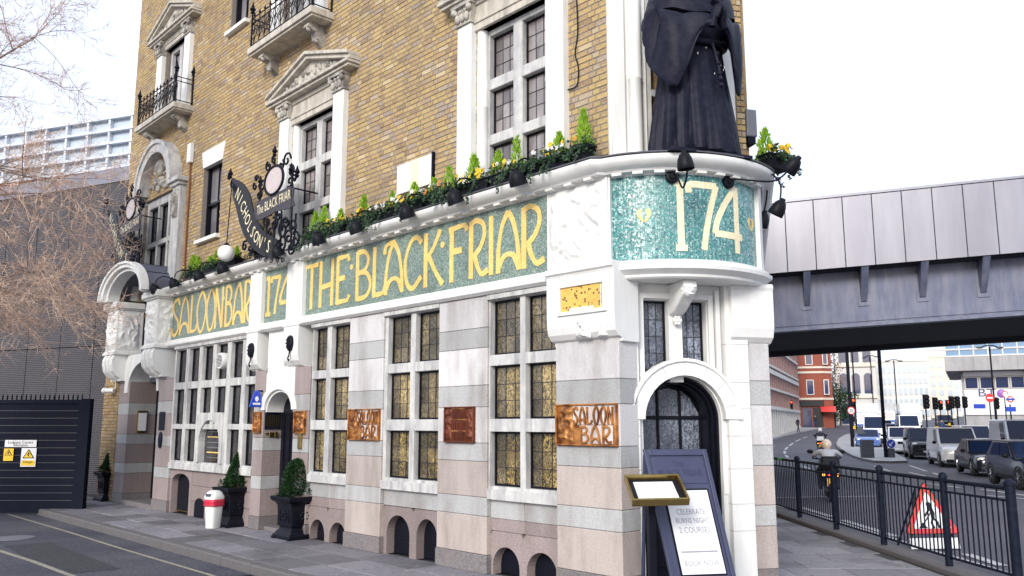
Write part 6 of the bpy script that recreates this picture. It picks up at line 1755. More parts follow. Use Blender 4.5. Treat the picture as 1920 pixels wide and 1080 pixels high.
MB(TBr).box(-6.3, 24.2, .005, .30, zp + .05, zt - .06).build('parapet_core', M['girder_dark'], BR)
MB(TBr).box(-6.3, 24.2, -.05, .36, zt - .10, zt).build('coping', M['panel'], BR, bevel=.01)
MB(TBr).box(-6.3, 24.2, .9, 1.1, zg + .12, zp + .4).build('girder_web', M['girder'], BR)
MB(TBr).box(-6.3, 24.2, .70, 1.3, zg, zg + .10).build('bottom_flange', M['girder'], BR)
MB(TBr).box(-6.3, 24.2, .86, .90, zg + .20, zg + .24).build('conduit', M['girder'], BR)
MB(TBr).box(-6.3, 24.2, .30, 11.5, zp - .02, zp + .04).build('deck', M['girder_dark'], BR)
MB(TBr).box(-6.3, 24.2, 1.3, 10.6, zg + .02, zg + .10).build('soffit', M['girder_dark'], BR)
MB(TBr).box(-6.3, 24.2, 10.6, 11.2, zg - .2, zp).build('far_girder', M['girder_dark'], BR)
MB(TBr).box(-6.3, 24.2, 11.3, 11.5, zp, zt).build('far_parapet', M['panel'], BR)
x = 1.72 - 2.05 * 3
while x < 24:
    m = MB(TBr).hexa([(x - .10, .80, zg + .95), (x + .10, .80, zg + .95), (x + .10, .9, zg + .95), (x - .10, .9, zg + .95), (x - .13, .02, zp - .02), (x + .13, .02, zp - .02), (x + .13, .9, zp - .02), (x - .13, .9, zp - .02)])
    bk = m.build('bracket', M['girder'], BR)
    MB(TBr).box(x - .20, x + .20, .86, .895, zg + .78, zg + 1.15).build('bracket_plate', M['girder'], bk)
    x += 2.05
for xx in (-6.2, 23.9): MB().box(xx - 1.5, xx + .3, 1.0, 11, -1, zg + SLP * xx).build('abutment', M['concrete'], BR)

# ------------------------------------------------------------------ gate and screened building at the far end of the side road
M['gate'] = pmat('gate_paint', (.008, .011, .022), (.005, .007, .015), .6, spec=.08, scale=3, bmp=.05)
Gt = thing('yard_gate', 'tall black steel yard gate with warning signs', 'gate', (-9.12, 18.35, -.12), 0)
gw, gh = 3.6, 2.38
m = MB()
for a, b, c, d in ((-gw, .0, .04, .12), (-gw, .0, gh - .08, gh), (-gw, -gw + .08, .12, gh - .08), (-.08, .0, .12, gh - .08), (-1.9, -1.82, .12, gh - .08)): m.box(a, b, -.03, .05, c, d)
m.build('gate_frame', M['gate'], Gt)
MB().box(-gw + .02, -.02, .0, .015, .1, gh - .06).build('gate_sheet', M['gate'], Gt)
M['dash'] = pmat('gate_slat_paint', (.026, .03, .045), (.010, .012, .02), .5, scale=40)  # slats a little lighter in tone than the gate sheet
sp0 = None
for j in range(13):
    z = .28 + j * .155
    o_ = MB().box(-gw + .1, -.1, -.012, .0, z, z + .016).build('gate_slat', M['dash'], Gt)
for i in range(36):
    x = -gw + .05 + i * .1
    if sp0 is None: sp0 = o_ = MB().lathe([(.016, 0), (.016, .07), (.003, .13)], (0, 0, 0), 5).build('spike', M['gate'], Gt)
    else: o_ = piece(sp0, 'spike', Gt)
    o_.location = (x, .01, gh)
MB().box(.0, .16, -.06, .10, 0, gh + .02).build('gate_post', M['gate'], Gt)
def gsign(px0, px1, py0, py1, name, mat, y=-.035):
    a, b = at(px0, py0, 18.32), at(px1, py1, 18.32)
    return MB().box(a.x + 9.12, b.x + 9.12, y, y + .01, b.z + .12, a.z + .12).build(name, mat, Gt), (a.x + b.x) / 2 + 9.12, a.z + .12, b.z + .12, b.x - a.x
o_, cx, zt_, zb_, w_ = gsign(10, 68, 825, 838, 'name_sign', M['sign_white'])
text_part('Ludgate Centre', .085, lambda x, y: (cx + x, -.038, zt_ - .075 + y), 'sign_lettering', M['sign_black'], o_); text_part('Substation', .075, lambda x, y: (cx + x, -.038, zb_ + .015 + y), 'sign_lettering', M['sign_black'], o_)
for box_, nm in (((8, 24, 841, 864), 'caution_sign'), ((41, 66, 840, 875), 'danger_sign')):
    o_, cx, zt_, zb_, w_ = gsign(*box_, nm, M['sign_yellow'] if nm == 'caution_sign' else M['sign_white'])
    h_ = zt_ - zb_
    MB().prism([(cx - w_ * .40, zt_ - h_ * .55), (cx + w_ * .40, zt_ - h_ * .55), (cx, zt_ - h_ * .06)], -.041, -.036).build('warning_triangle', M['sign_black'], o_)
    MB().prism([(cx - w_ * .30, zt_ - h_ * .51), (cx + w_ * .30, zt_ - h_ * .51), (cx, zt_ - h_ * .14)], -.045, -.0415).build('warning_field', M['sign_yellow'], o_)
    MB().prism([(cx - .01, zt_ - h_ * .2), (cx + .03, zt_ - h_ * .3), (cx + .005, zt_ - h_ * .34), (cx + .03, zt_ - h_ * .48), (cx - .03, zt_ - h_ * .36), (cx - .005, zt_ - h_ * .32)], -.048, -.0455).build('lightning_bolt', M['sign_black'], o_)
    if nm == 'danger_sign':
        MB().box(cx - w_ * .44, cx + w_ * .44, -.040, -.036, zb_ + h_ * .06, zb_ + h_ * .34).build('danger_band', M['sign_yellow'], o_)
        text_part('Danger', .07, lambda x, y: (cx + x, -.043, zb_ + h_ * .20 + y), 'sign_lettering', M['sign_black'], o_)
def mesh_mat():
    m, nt, bs = _nt('expanded_metal'); co = coords(nt)
    sep = node(nt, 'SeparateXYZ'); nt.links.new(co, sep.inputs[0]); cb = node(nt, 'CombineXYZ'); nt.links.new(sep.outputs[0], cb.inputs[0]); nt.links.new(sep.outputs[2], cb.inputs[1])
    t = node(nt, 'TexBrick'); nt.links.new(cb.outputs[0], t.inputs['Vector'])
    for k, v in (('Color1', (.018, .020, .034, 1)), ('Color2', (.030, .031, .046, 1)), ('Mortar', (.145, .13, .125, 1))): t.inputs[k].default_value = v
    t.inputs['Scale'].default_value = 1.0; t.inputs['Brick Width'].default_value = .095; t.inputs['Row Height'].default_value = .052; t.inputs['Mortar Size'].default_value = .0125; t.inputs['Mortar Smooth'].default_value = .6
    c = mixc(nt, t.outputs[0], (.12, .11, .12), ramp(nt, [(.4, (0, 0, 0)), (.8, (.6,) * 3)], noise(nt, co, .6, 3)))
    nt.links.new(c, bs.inputs['Base Color']); bs.inputs['Roughness'].default_value = .5; bs.inputs['Metallic'].default_value = .3
    bump(nt, bs, t.outputs['Fac'], .8, .02); return m
M['mesh'] = mesh_mat()
ms = thing('screened_building', 'tall building clad in dark expanded metal mesh panels', 'building', (-9.3, 21.9, -.12), math.atan2(-.41, .91))
zt_m = 8.8
MB().box(-16, .6, .06, 9, 0, zt_m - .1).build('wall', M['gate'], ms)
x = .55; i = 0
while x > -16:
    for z0, z1 in ((0, 3.92), (3.92, zt_m - .4)):
        MB().box(x - 1.30 + .012, x - .012, .0, .05, z0 + .012, z1 - .012).build('mesh_panel', M['mesh'], ms)
    x -= 1.30
MB().box(-16, .62, -.03, .1, zt_m - .4, zt_m).build('coping', M['panel'], ms)
of = thing('glazed_office', 'pale glass office with white steel grid above brick storeys, beyond the mesh building', 'building', (-21.5, 52, 0), radians(-20))
M['pale_glass'] = flat('pale_glass', (.46, .53, .60), .12, coat=1)
M['pale_steel'] = flat('pale_steel', (.62, .66, .72), .4, .3)
ztop = at(252, 180, 50).z; zmid = at(252, 282, 50).z; zbr = at(252, 297, 50).z
MB().box(-22, 8, .3, 15, zmid, ztop).build('glass_wall', M['pale_glass'], of)
for i in range(17):
    x = -22 + i * 1.85; MB().box(x - .09, x + .09, .0, .29, zmid, ztop).build('steel_mullion', M['pale_steel'], of)
for k in range(5):
    z = zmid + (ztop - zmid) * k / 4; MB().box(-22.1, 8.1, -.06, .28, z - .08, z + .08).build('steel_transom', M['pale_steel'], of)
MB().box(2.5, 8, 1.5, 12, ztop + .1, ztop + 1.4).build('roof_plant', M['pale_steel'], of)
MB().box(-22.3, 8.3, .2, 15, zbr, zmid - .1).build('brick_band', M['redbrick'], of)
MB().box(-22.4, 8.4, .1, 15, zbr - .9, zbr - .02).build('stone_band', M['stone'], of)
MB().box(-22.3, 8.3, .3, 15, 0, zbr - .95).build('lower_wall', M['redbrick'], of)
for i in range(9):
    x = -20 + i * 3.1
    for z in (zbr - 3.2, zbr - 6.6):
        w_ = MB().box(x, x + 1.7, .22, .30, z, z + 1.9).build('window', M['pale_steel'], of); MB().box(x + .12, x + .80, .17, .22, z + .12, z + 1.78).build('pane', M['glass_dark'], w_); MB().box(x + .9, x + 1.58, .17, .22, z + .12, z + 1.78).build('pane', M['glass_dark'], w_)

# ------------------------------------------------------------------ bare tree leaning in over the side road
TR = thing('bare_plane_tree', 'leafless tree with long pale twigs hanging in front of the mesh building', 'tree', (-11.6, 14.6, -.12))
q = random.Random(12)
mt = MB(); mb_ = MB(); mw = MB()
mt.tube(cr([(0, 0, 0), (.05, .02, 1.2), (-.05, .0, 2.6), (.1, .05, 4.0), (.0, .1, 5.6), (.2, .0, 7.5), (.3, .1, 9.5)], 5), [.24 - .2 * i / 30 for i in range(31)], 10)
mt.build('trunk', M['bark'], TR, smooth=True)
def grow(p, d, ln, r, lvl):
    pts = [p.copy()]; n = 7 if lvl < 2 else 5; rad = [r]
    bend = rv(q) * .16
    for i in range(n):
        d = (d + bend * (.5 if lvl else .35) + rv(q) * (.10 if lvl < 2 else .16) + Vector((0, 0, -.035 if lvl == 0 else (-.05 if lvl == 1 else .05)))).normalized()
        p = p + d * ln / n; pts.append(p.copy()); rad.append(r * (1 - .75 * (i + 1) / n))
        if lvl < 3 and i > 0:
            for _ in range((2, 3, 2)[lvl] if i < n - 1 else 3):
                if q.random() < (.95, .95, .85)[lvl]:
                    nd = (d * .75 + rv(q) * .85 + Vector((.10, -.02, -.10 if lvl == 1 else 0))).normalized()
                    grow(p, nd, ln * q.uniform(.28, .52), max(rad[-1] * .60, .0042), lvl + 1)
    (mb_ if lvl < 2 else mw).tube([tuple(x) for x in pts], rad, 6 if lvl == 0 else (4 if lvl == 1 else 3), caps=False)
for z, dx, dy, dz, ln in ((3.4, 1, .1, .16, 2.6), (3.9, 1, -.25, .22, 2.9), (4.3, 1, .35, .18, 3.2), (4.9, 1, -.1, .20, 3.3), (5.6, 1, .2, .30, 3.0), (6.4, 1, -.2, .30, 3.3), (7.2, .9, .15, .40, 3.3), (8.0, .8, -.1, .5, 3.2), (4.6, .2, -1, .5, 2.2), (5.5, -1, 0, .5, 2.6), (8.6, .5, .2, 1, 2.4), (7.2, -.4, .6, .8, 2.4)):
    grow(Vector((.05, .05, z)), Vector((dx, dy, dz)).normalized(), ln, .045, 0)
o_ = mb_.build('branches', M['bark'], TR, recalc=False); o_['kind'] = 'stuff'
o_ = mw.build('twigs', M['twig'], TR, recalc=False); o_['kind'] = 'stuff'

# ------------------------------------------------------------------ the main road: island, far pavement, markings
def gpt(px, py):                                    # where a pixel's ray meets the street
    lo, hi = 8.0, 400.0
    f = lambda d: project((at(px, py, d).x, d, road_z(d)))[1] - py
    for _ in range(50):
        mid = (lo + hi) / 2
        if f(mid) > 0: lo = mid
        else: hi = mid
    return Vector((at(px, py, lo).x, lo, road_z(lo)))
def raised(name, pts, h, top, kerb, par=None):
    k = len(pts); P = [Vector(p) for p in pts]
    c = sum(P, Vector((0, 0, 0))) / k
    o = tag(MB().add([(p.x, p.y, p.z - .3) for p in P] + [(p.x, p.y, p.z + h) for p in P], [tuple(range(k, 2 * k))] + [(i, (i + 1) % k, k + (i + 1) % k, k + i) for i in range(k)]).build(name, kerb), kind='structure')
    Q = [p + (c - p).normalized() * min(.25, .1 * (c - p).length) for p in P]
    MB().add([(p.x, p.y, p.z + h + .006) for p in Q], [tuple(range(k))]).build('surface', top, o, recalc=False)
    return o
isl = [gpt(*q) for q in ((1640, 868), (1672, 869), (1702, 868), (1698, 862), (1660, 842), (1640, 826), (1622, 815), (1604, 812), (1586, 816), (1572, 824), (1566, 834), (1570, 842), (1582, 850), (1600, 858), (1618, 864))]
raised('traffic_island', isl, .11, M['concrete'], M['kerb'])
fp = [Vector((at(px, 795, d).x, d, road_z(d))) for px, d in ((1380, 58), (1428, 77), (1470, 92), (1515, 108), (1565, 128), (1588, 150))]
fpb = [Vector((p.x - 6.5, p.y + 2.5, p.z)) for p in fp]
k = len(fp); mm = MB().add([(p.x, p.y, p.z + .12) for p in fp + fpb] + [(p.x, p.y, p.z - .2) for p in fp], [(i, i + 1, k + i + 1, k + i) for i in range(k - 1)] + [(2 * k + i, 2 * k + i + 1, i + 1, i) for i in range(k - 1)])
tag(mm.build('far_pavement', M['concrete']), kind='structure')
rzz = lambda y: road_z(y) + .012
def dash(a, b, w=.12):
    A, B_ = gpt(*a), gpt(*b); n = 4
    fline('lane_mark', [A + (B_ - A) * i / n for i in range(n + 1)], w, M['paint_line'], road, rzz)
pth = cr([(1513, 819), (1496, 826), (1480, 836), (1471, 846), (1475, 856), (1486, 865), (1504, 874), (1530, 884)], 4)
for i in range(0, len(pth) - 2, 3): dash(pth[i], pth[i + 2], .16)
for a, b in (((1436, 840), (1452, 836)), ((1640, 874), (1668, 884)), ((1705, 873), (1737, 884)), ((1750, 887), (1772, 896)), ((1705, 886), (1735, 893)), ((1440, 934), (1642, 931)), ((1505, 953), (1560, 970)), ((1580, 976), (1680, 1007)), ((1812, 1040), (1880, 1062)), ((1735, 907), (1800, 915)), ((1840, 918), (1925, 930)), ((1850, 930), (1925, 936))):
    dash(a, b, .16)
for i in range(7):
    dash((1436 + i * 13, 822 - i * 3.6), (1441 + i * 13, 820.6 - i * 3.6), .3)
# lines of the near lane, parallel to the railing
fline('edge_line', [(6.3, y, 0) for y in (9, 12, 15, 18, 22)], .10, M['paint_line'], road, rzz)

# ------------------------------------------------------------------ buildings along the street
def bwin(par, x0, x1, y, z0, z1, fm, gm, name='window', th=.10):
    w = MB().box(x0, x1, y - th, y + .02, z0, z1).build(name, M[fm], par)
    e = min(.09, (x1 - x0) * .1)
    MB().box(x0 + e, x1 - e, y - th - .012, y - th + .01, z0 + e, z1 - e).build('pane', M[gm], w)
    return w
M['pinkstone'] = pmat('pink_stone', (.42, .25, .22), (.34, .20, .18), .6, scale=2)
M['office_glass'] = flat('office_glass', (.030, .045, .11), .1, coat=1)
M['paleblock'] = pmat('pale_facade', (.66, .65, .62), (.58, .57, .55), .7, scale=.5)
M['cream'] = pmat('cream_stone', (.72, .66, .55), (.64, .58, .48), .7, scale=.4)
M['blue_glass'] = flat('blue_glass', (.10, .24, .42), .12, coat=1)
A0, A1 = at(1414, 795, 72), at(1504, 795, 116)
L0 = (A1 - A0).length
GO = thing('grid_office', 'long office block with close-set pink columns and blue glazing along the far pavement', 'building', (A0.x, A0.y, road_z(80)), atan2(A1.y - A0.y, A1.x - A0.x))
MB().box(0, L0, .4, 12, -2, 12.6).build('glazed_body', M['office_glass'], GO)
nb_ = 26
for i in range(nb_ + 1):
    x = L0 * i / nb_; MB().box(x - .22, x + .22, .26, .42, 3.2, 12.4).build('column', M['pinkstone'], GO); MB().box(x - .24, x + .24, .20, .42, -1.5, 3.0).build('base_column', M['paleblock'], GO)
for z, h in ((3.0, .35), (5.0, .22), (6.6, .45), (7.3, .22), (9.4, .25), (11.2, .3), (12.3, .9)):
    MB().box(-.1, L0 + .1, .14, .45, z, z + h).build('cornice_band', M['paleblock'], GO)
MB().box(-.1, L0 + .1, .6, 12, 13.2, 15.5).build('attic', M['cream'], GO)
A0 = at(1503, 795, 121)
RBd = thing('red_brick_house', 'red brick corner house with white window bands above a shop', 'building', (A0.x, 121, road_z(121)), radians(-16))
MB().prism([(0, 0), (3.0, -.0), (4.4, .9), (4.6, 9), (0, 9)], -1, 14.5, 'xy').build('wall', M['redbrick'], RBd)
for z in (3.9, 7.6, 8.3, 11.1): MB().prism([(-.1, -.1), (3.05, -.1), (4.5, .83), (4.7, 9), (-.1, 9)], z, z + .28, 'xy').build('string_course', M['cream'], RBd)
for z in (4.6, 8.8, 11.8):
    bwin(RBd, .9, 1.9, 0, z, z + 2.1, 'sign_white', 'office_glass')
    w_ = MB().box(3.2, 3.9, -.1, .5, z, z + 2.1).build('window', M['sign_white'], RBd); MB().box(3.3, 3.8, -.12, -.09, z + .1, z + 2.0).build('pane', M['office_glass'], w_)
MB().box(-.15, 3.1, -.3, 0, 3.0, 3.8).build('shop_fascia', M['shop_dark'], RBd)
MB().box(.2, 1.4, -.12, .02, .1, 2.8).build('shopfront', M['office_glass'], RBd); MB().box(1.6, 2.9, -.12, .02, .1, 2.8).build('shopfront', M['shop_dark'], RBd)
o_ = MB().hexa([(2.6, -1.6, 2.2), (4.6, -1.2, 2.2), (4.6, .2, 2.2), (2.6, -.1, 2.2), (2.6, -.2, 3.0), (4.6, .2, 3.0), (4.6, .3, 3.0), (2.6, -.1, 3.0)]).build('awning', M['sign_red'], RBd)
A0 = at(1572, 795, 138)
WS = thing('pale_stone_block', 'pale stone block with tall arched windows behind the traffic lights', 'building', (A0.x, 138, road_z(138) - 1), radians(-20))
MB().box(0, 6.0, .2, 20, 0, 19).build('wall', M['paleblock'], WS)
for z in (1.2, 6.0, 11.0):
    for x in (.6, 2.4, 4.2):
        m = MB(); arch_plate(m, x, x + 1.2, z, z + 2.6, .6, .05, .25); w_ = m.build('window', M['office_glass'], WS)
for z in (5.2, 10.2, 15.4): MB().box(-.15, 6.15, -.1, .3, z, z + .4).build('cornice_band', M['cream'], WS)
def slab_block(name, label, px0, px1, d, ytop, mat, cols_, rows, win, rz=0.0, depth=20, cat='building', zoff=-1):
    a, b = at(px0, 795, d), at(px1, 795, d); w = (b.x - a.x) / cos(rz); zt_ = at(px0, ytop, d).z - road_z(d)
    t = thing(name, label, cat, (a.x, d, road_z(d) + zoff), rz)
    MB().box(0, w, .15, depth, 0, zt_ - zoff).build('wall', M[mat], t)
    H_ = zt_ - zoff
    for r_ in range(rows):
        for c_ in range(cols_):
            x = w * (c_ + .22) / cols_; z = H_ * (.12 + .84 * r_ / rows)
            MB().box(x, x + w * .56 / cols_, .05, .2, z, z + H_ * .5 / rows).build('window', M[win], t)
    MB().box(-.1, w + .1, .0, .3, H_ - .4, H_ + .05).build('cornice', M[mat], t)
    return t
slab_block('far_white_block', 'bright white office block with rows of narrow windows far up the street', 1640, 1728, 185, 676, 'paleblock', 11, 5, 'pale_glass', radians(-24))
slab_block('far_cream_tower', 'cream stone tower with blank side in the far distance', 1748, 1785, 210, 668, 'cream', 3, 6, 'pale_glass', radians(-26))
slab_block('far_glass_tower', 'hazy glass block peeking over the cream tower', 1752, 1796, 260, 655, 'paleblock', 4, 8, 'pale_glass', radians(-26))
slab_block('far_terrace', 'low pale terrace closing the end of the street', 1700, 1760, 240, 745, 'cream', 8, 3, 'pale_glass', radians(-25))
slab_block('set_back_block', 'pale office set back between the stone block and white block', 1614, 1645, 160, 640, 'cream', 4, 6, 'pale_glass', radians(-22))
# the overhanging office with the telephone company sign
A0 = at(1793, 795, 92)
BTb = thing('overhang_office', 'grey office with overhanging blue-glazed upper floor and BT sign', 'building', (A0.x, 92, road_z(92)), radians(-28))
zz = lambda py: at(1850, py, 92).z - road_z(92)
W2 = 16
MB().box(.8, W2, .4, 20, -1, zz(700)).build('ground_wall', M['concrete'], BTb)
MB().box(-.6, W2, -1.6, 20, zz(697), zz(672)).build('spandrel', M['concrete'], BTb)
for i in range(13): MB().box(-.6 + i * 1.33, -.58 + i * 1.33, -1.612, -1.6, zz(697), zz(672)).build('panel_joint', M['lead'], BTb)
MB().box(-.5, W2, -1.4, 20, zz(672), zz(646)).build('glazed_floor', M['blue_glass'], BTb)
for i in range(13): MB().box(-.56 + i * 1.33, -.42 + i * 1.33, -1.5, -1.39, zz(672), zz(646)).build('mullion', M['paleblock'], BTb)
for y in (671.5, 659, 647): MB().box(-.6, W2, -1.53, -1.38, zz(y), zz(y) + .16).build('transom', M['paleblock'], BTb)
MB().box(-.7, W2, -1.7, 20, zz(644), zz(600)).build('upper_spandrel', M['concrete'], BTb)
MB().box(1.0, 6.7, .25, .45, zz(706), zz(698)).build('white_band', M['sign_white'], BTb)
for i in range(4): bwin(BTb, 1.1 + i * 1.42, 2.4 + i * 1.42, .38, zz(730), zz(707), 'paleblock', 'office_glass')
MB().box(1.0, 6.7, .22, .42, zz(778), zz(731)).build('sign_panel', M['sign_white'], BTb)
MB().box(6.8, 7.7, -.4, .6, -1, zz(698)).build('column', M['concrete'], BTb)
for i in range(5): bwin(BTb, 7.9 + i * 1.5, 9.2 + i * 1.5, .38, zz(735), zz(704), 'paleblock', 'office_glass')
text_part('BT', 1.15, lambda x, y: (3.1 + x * 1.3, .20, zz(744) + y), 'sign_lettering', flat('bt_purple', (.03, .025, .16), .4), BTb)
MB().ball((4.45, .15, zz(739)), .42, 14, 10, (1, .25, 1)).build('sign_globe', flat('bt_globe', (.30, .12, .50), .4), BTb, smooth=60)
MB().box(.8, W2, -.1, .5, -1, 1.0).build('base_course', M['lead'], BTb)

# ------------------------------------------------------------------ street furniture
def pole(name, label, px, d, ytop, r=.07, cat='pole', group=None, mat='iron'):
    p = at(px, 795, d); z0 = road_z(d) + .1
    h = at(px, ytop, d).z - z0
    t = thing(name, label, cat, (p.x, d, z0), 0, group)
    MB().tube([(0, 0, -.1), (0, 0, h)], r, 8).build('pole', M[mat], t, smooth=True)
    return t, h
def disc_sign(t, z, r, mats, x=0, y=-.1):
    for k, (q, mt_) in enumerate(mats):
        MB().rings([[(x + r * q * cos(2 * pi * i / 20), yy, z + r * q * sin(2 * pi * i / 20)) for i in range(20)] for yy in (y - .012 * k, y - .012 * k - .011)]).build('sign_face', M[mt_], t)
def signal(px, d, yh, label, lit=True, face=True, yb=None):
    p = at(px, 795, d); z0 = road_z(d) + .1; zh = at(px, yh, d).z - z0
    t = thing('traffic_light', label, 'traffic light', (p.x, d, z0), 0, 'traffic lights at the junction')
    MB().tube([(0, 0, -.1), (0, 0, zh + .3)], .06, 8).build('pole', M['iron'], t)
    MB().box(-.19, .19, -.30, -.06, zh - .75, zh + .30).build('signal_head', M['plastic_black'], t, bevel=.02)
    MB().box(-.22, .22, -.06, -.04, zh - .8, zh + .36).build('backboard', M['plastic_black'], t)
    for k, z in enumerate((zh + .10, zh - .22, zh - .54)):
        m = MB().ball((0, -.30, z), .13, 10, 7, (1, .35, 1))
        m.build('lens', M['red_light'] if (k == 0 and lit) else M['shop_dark'], t, smooth=60)
        MB().tube([(0, -.30, z + .03), (0, -.46, z + .05)], .15, 10, caps=False).build('visor', M['plastic_black'], t)
    MB().box(-.1, .1, -.22, -.05, .9, 1.2).build('push_button', M['sign_yellow'], t)
    return t
signal(1484, 106, 756, 'red traffic light on the pavement of the grid office')
signal(1600, 84, 753, 'red traffic light beside the thick pole on the island')
signal(1738, 70, 748, 'unlit back of a traffic light standing among the queue', False)
signal(1755, 82, 752, 'slim unlit traffic light beyond the black car', False)
signal(1765, 100, 756, 'red traffic light in the middle of the junction')
signal(1779, 96, 756, 'red traffic light next to the taller unlit heads')
signal(1786, 80, 750, 'tall unlit traffic light with yellow push button box', False)
signal(1797, 84, 750, 'unlit traffic light of the pair left of the BT sign', False)
signal(1811, 86, 750, 'unlit traffic light directly before the grey office corner', False)
signal(1870, 84, 752, 'unlit traffic light by the no entry sign', False)
t, h = pole('sign_pole', 'thick dark pole on the traffic island with round speed sign', 1596, 66, 640, .13, 'pole')
zz2 = at(1594, 770, 66).z - road_z(66) - .1
disc_sign(t, zz2, .30, ((1, 'sign_red'), (.78, 'sign_white')), 0, -.15)
text_part('20', .30, lambda x, y: (x, -.19, zz2 - .10 + y), 'sign_lettering', M['sign_black'], t)
zt2 = at(1610, 805, 66).z - road_z(66) - .1
MB().prism([(.2, zt2 - .32), (1.0, zt2 - .32), (.6, zt2 + .38)], -.1, -.08).build('sign_back', M['greypost'], t)
pole('lamp_column', 'thin dark lamp column behind the island signals', 1606, 92, 640, .08, 'lamp post')
t, h = pole('lamp_column', 'dark column on the near tip of the island with blue arrow sign at its foot', 1657, 51, 640, .11, 'lamp post')
z3 = at(1668, 832, 51).z - road_z(51) - .1
disc_sign(t, z3, .27, ((1, 'sign_white'), (.9, 'sign_blue')), .30, -.12)
MB().ribbon([(.42, z3 + .12), (.20, z3 - .10)], .05, -.145, -.15).ribbon([(.20, z3 + .03), (.19, z3 - .11), (.33, z3 - .12)], .05, -.146, -.151).build('arrow', M['sign_white'], t)
MB().box(.12, .50, -.1, .1, -.1, z3 - .27).build('bollard', M['greypost'], t)
MB().box(-1.45, -.75, -.2, .1, -.1, 1.05).build('control_cabinet', M['greypost'], t)
for px, d, yt, lab in ((1684, 120, 676, 'double-armed street lamp before the bright white block'), (1868, 80, 650, 'double-armed street lamp in front of the grey overhanging office'), (1640, 135, 668, 'double-armed street lamp far up the street by the stone block')):
    t, h = pole('street_lamp', lab, px, d, yt, .08, 'street lamp', 'street lamps')
    MB().tube([(-.75, 0, h - .05), (-.4, 0, h + .1), (0, 0, h + .12), (.4, 0, h + .1), (.75, 0, h - .05)], .06, 6).build('arm', M['iron'], t)
    for s in (-1, 1): MB().ball((s * .95, 0, h - .08), .3, 10, 6, (1.2, .6, .35)).build('lantern', M['greypost'], t, smooth=60)
t, h = pole('no_entry_sign', 'round red no entry sign with dark street plate', 1859, 78, 742, .05, 'sign')
disc_sign(t, h - .2, .40, ((1, 'sign_red'),), 0, -.1); MB().box(-.27, .27, -.13, -.112, h - .27, h - .13).build('white_bar', M['sign_white'], t)
MB().box(-1.5, -.45, -.08, -.05, h - 1.15, h - .75).build('street_plate', M['sign_blue'], t)
t, h = pole('station_sign', 'underground station roundel sign on a post before the grey office', 1897, 74, 742, .06, 'sign')
MB().box(-.42, .42, -.1, -.06, h - .75, h + .1).build('board', M['sign_white'], t); disc_sign(t, h - .30, .28, ((1, 'sign_red'), (.66, 'sign_white')), 0, -.12); MB().box(-.36, .36, -.17, -.15, h - .37, h - .23).build('bar', M['sign_blue'], t)
MB().box(-.42, .42, -.1, -.06, h - 1.35, h - .95).build('name_board', M['sign_blue'], t)
t, h = pole('turn_sign', 'small red-ringed sign on a slim post left of the station roundel', 1888, 78, 736, .05, 'sign')
disc_sign(t, h - .15, .30, ((1, 'sign_red'), (.74, 'sign_white')), 0, -.1)
# street trees
def leafy(px, d, ytop, spread, label, mat, bare, seed):
    p = at(px, 795, d); z0 = road_z(d); h = at(px, ytop, d).z - z0; q = random.Random(seed)
    t = thing('street_tree', label, 'tree', (p.x, d, z0))
    MB().tube([(0, 0, -.2), (.1, 0, h * .35), (0, .1, h * .8)], [.16, .12, .04], 7).build('trunk', M['bark'], t)
    m = MB()
    for i in range(700 if bare else 1900):
        v = rv(q) * (q.random() ** .4)
        c0 = Vector((v.x * spread, v.y * spread, h * (.62 if bare else .52) + v.z * h * .42))
        c0 += Vector((sin(c0.z * 3), cos(c0.z * 2.3), 0)) * .25 * spread
        leaf(m, c0, rv(q), rv(q), q.uniform(.22, .42), q.uniform(.07, .13))
    o_ = m.build('crown', M[mat], t, recalc=False); o_['kind'] = 'stuff'
M['russet'] = leafm('russet_leaf', (.22, .12, .07), (.34, .20, .12))
leafy(1566, 128, 660, 1.5, 'thin street tree with russet leaves beside the red brick house', 'russet', True, 3)
leafy(1576, 124, 712, 2.3, 'dark evergreen bush by the red brick house', 'ivy', False, 4)

# ------------------------------------------------------------------ people
def figure(joints, bones, radii, mats, pick, name, parent):
    me = bpy.data.meshes.new('f'); names = list(joints); idx = {n: i for i, n in enumerate(names)}
    me.from_pydata([joints[n] for n in names], [(idx[a], idx[b]) for a, b in bones], [])
    ob = bpy.data.objects.new('f', me); col.objects.link(ob)
    ob.modifiers.new('skin', 'SKIN'); sv = me.skin_vertices[0].data
    for n in names:
        r = radii[n]; sv[idx[n]].radius = r if isinstance(r, tuple) else (r, r); sv[idx[n]].use_root = n == 'pelvis'
    s = ob.modifiers.new('sub', 'SUBSURF'); s.levels = s.render_levels = 2
    dg = bpy.context.evaluated_depsgraph_get()
    out = bpy.data.meshes.new_from_object(ob.evaluated_get(dg)); bpy.data.objects.remove(ob); bpy.data.meshes.remove(me)
    out.materials.clear()
    for m_ in mats: out.materials.append(m_)
    for p in out.polygons: p.material_index = pick(p.center); p.use_smooth = True
    o = bpy.data.objects.new(name, out); col.objects.link(o); o.parent = parent
    return o
M['skin'] = flat('skin', (.42, .24, .17), .5); M['hair'] = flat('hair', (.05, .03, .02), .6)
BONES = [('pelvis', 'chest'), ('chest', 'neck'), ('neck', 'head'), ('head', 'crown'), ('chest', 'sh_l'), ('sh_l', 'el_l'), ('el_l', 'wr_l'), ('wr_l', 'ha_l'), ('chest', 'sh_r'), ('sh_r', 'el_r'), ('el_r', 'wr_r'), ('wr_r', 'ha_r'), ('pelvis', 'hip_l'), ('hip_l', 'kn_l'), ('kn_l', 'an_l'), ('an_l', 'toe_l'), ('pelvis', 'hip_r'), ('hip_r', 'kn_r'), ('kn_r', 'an_r'), ('an_r', 'toe_r')]
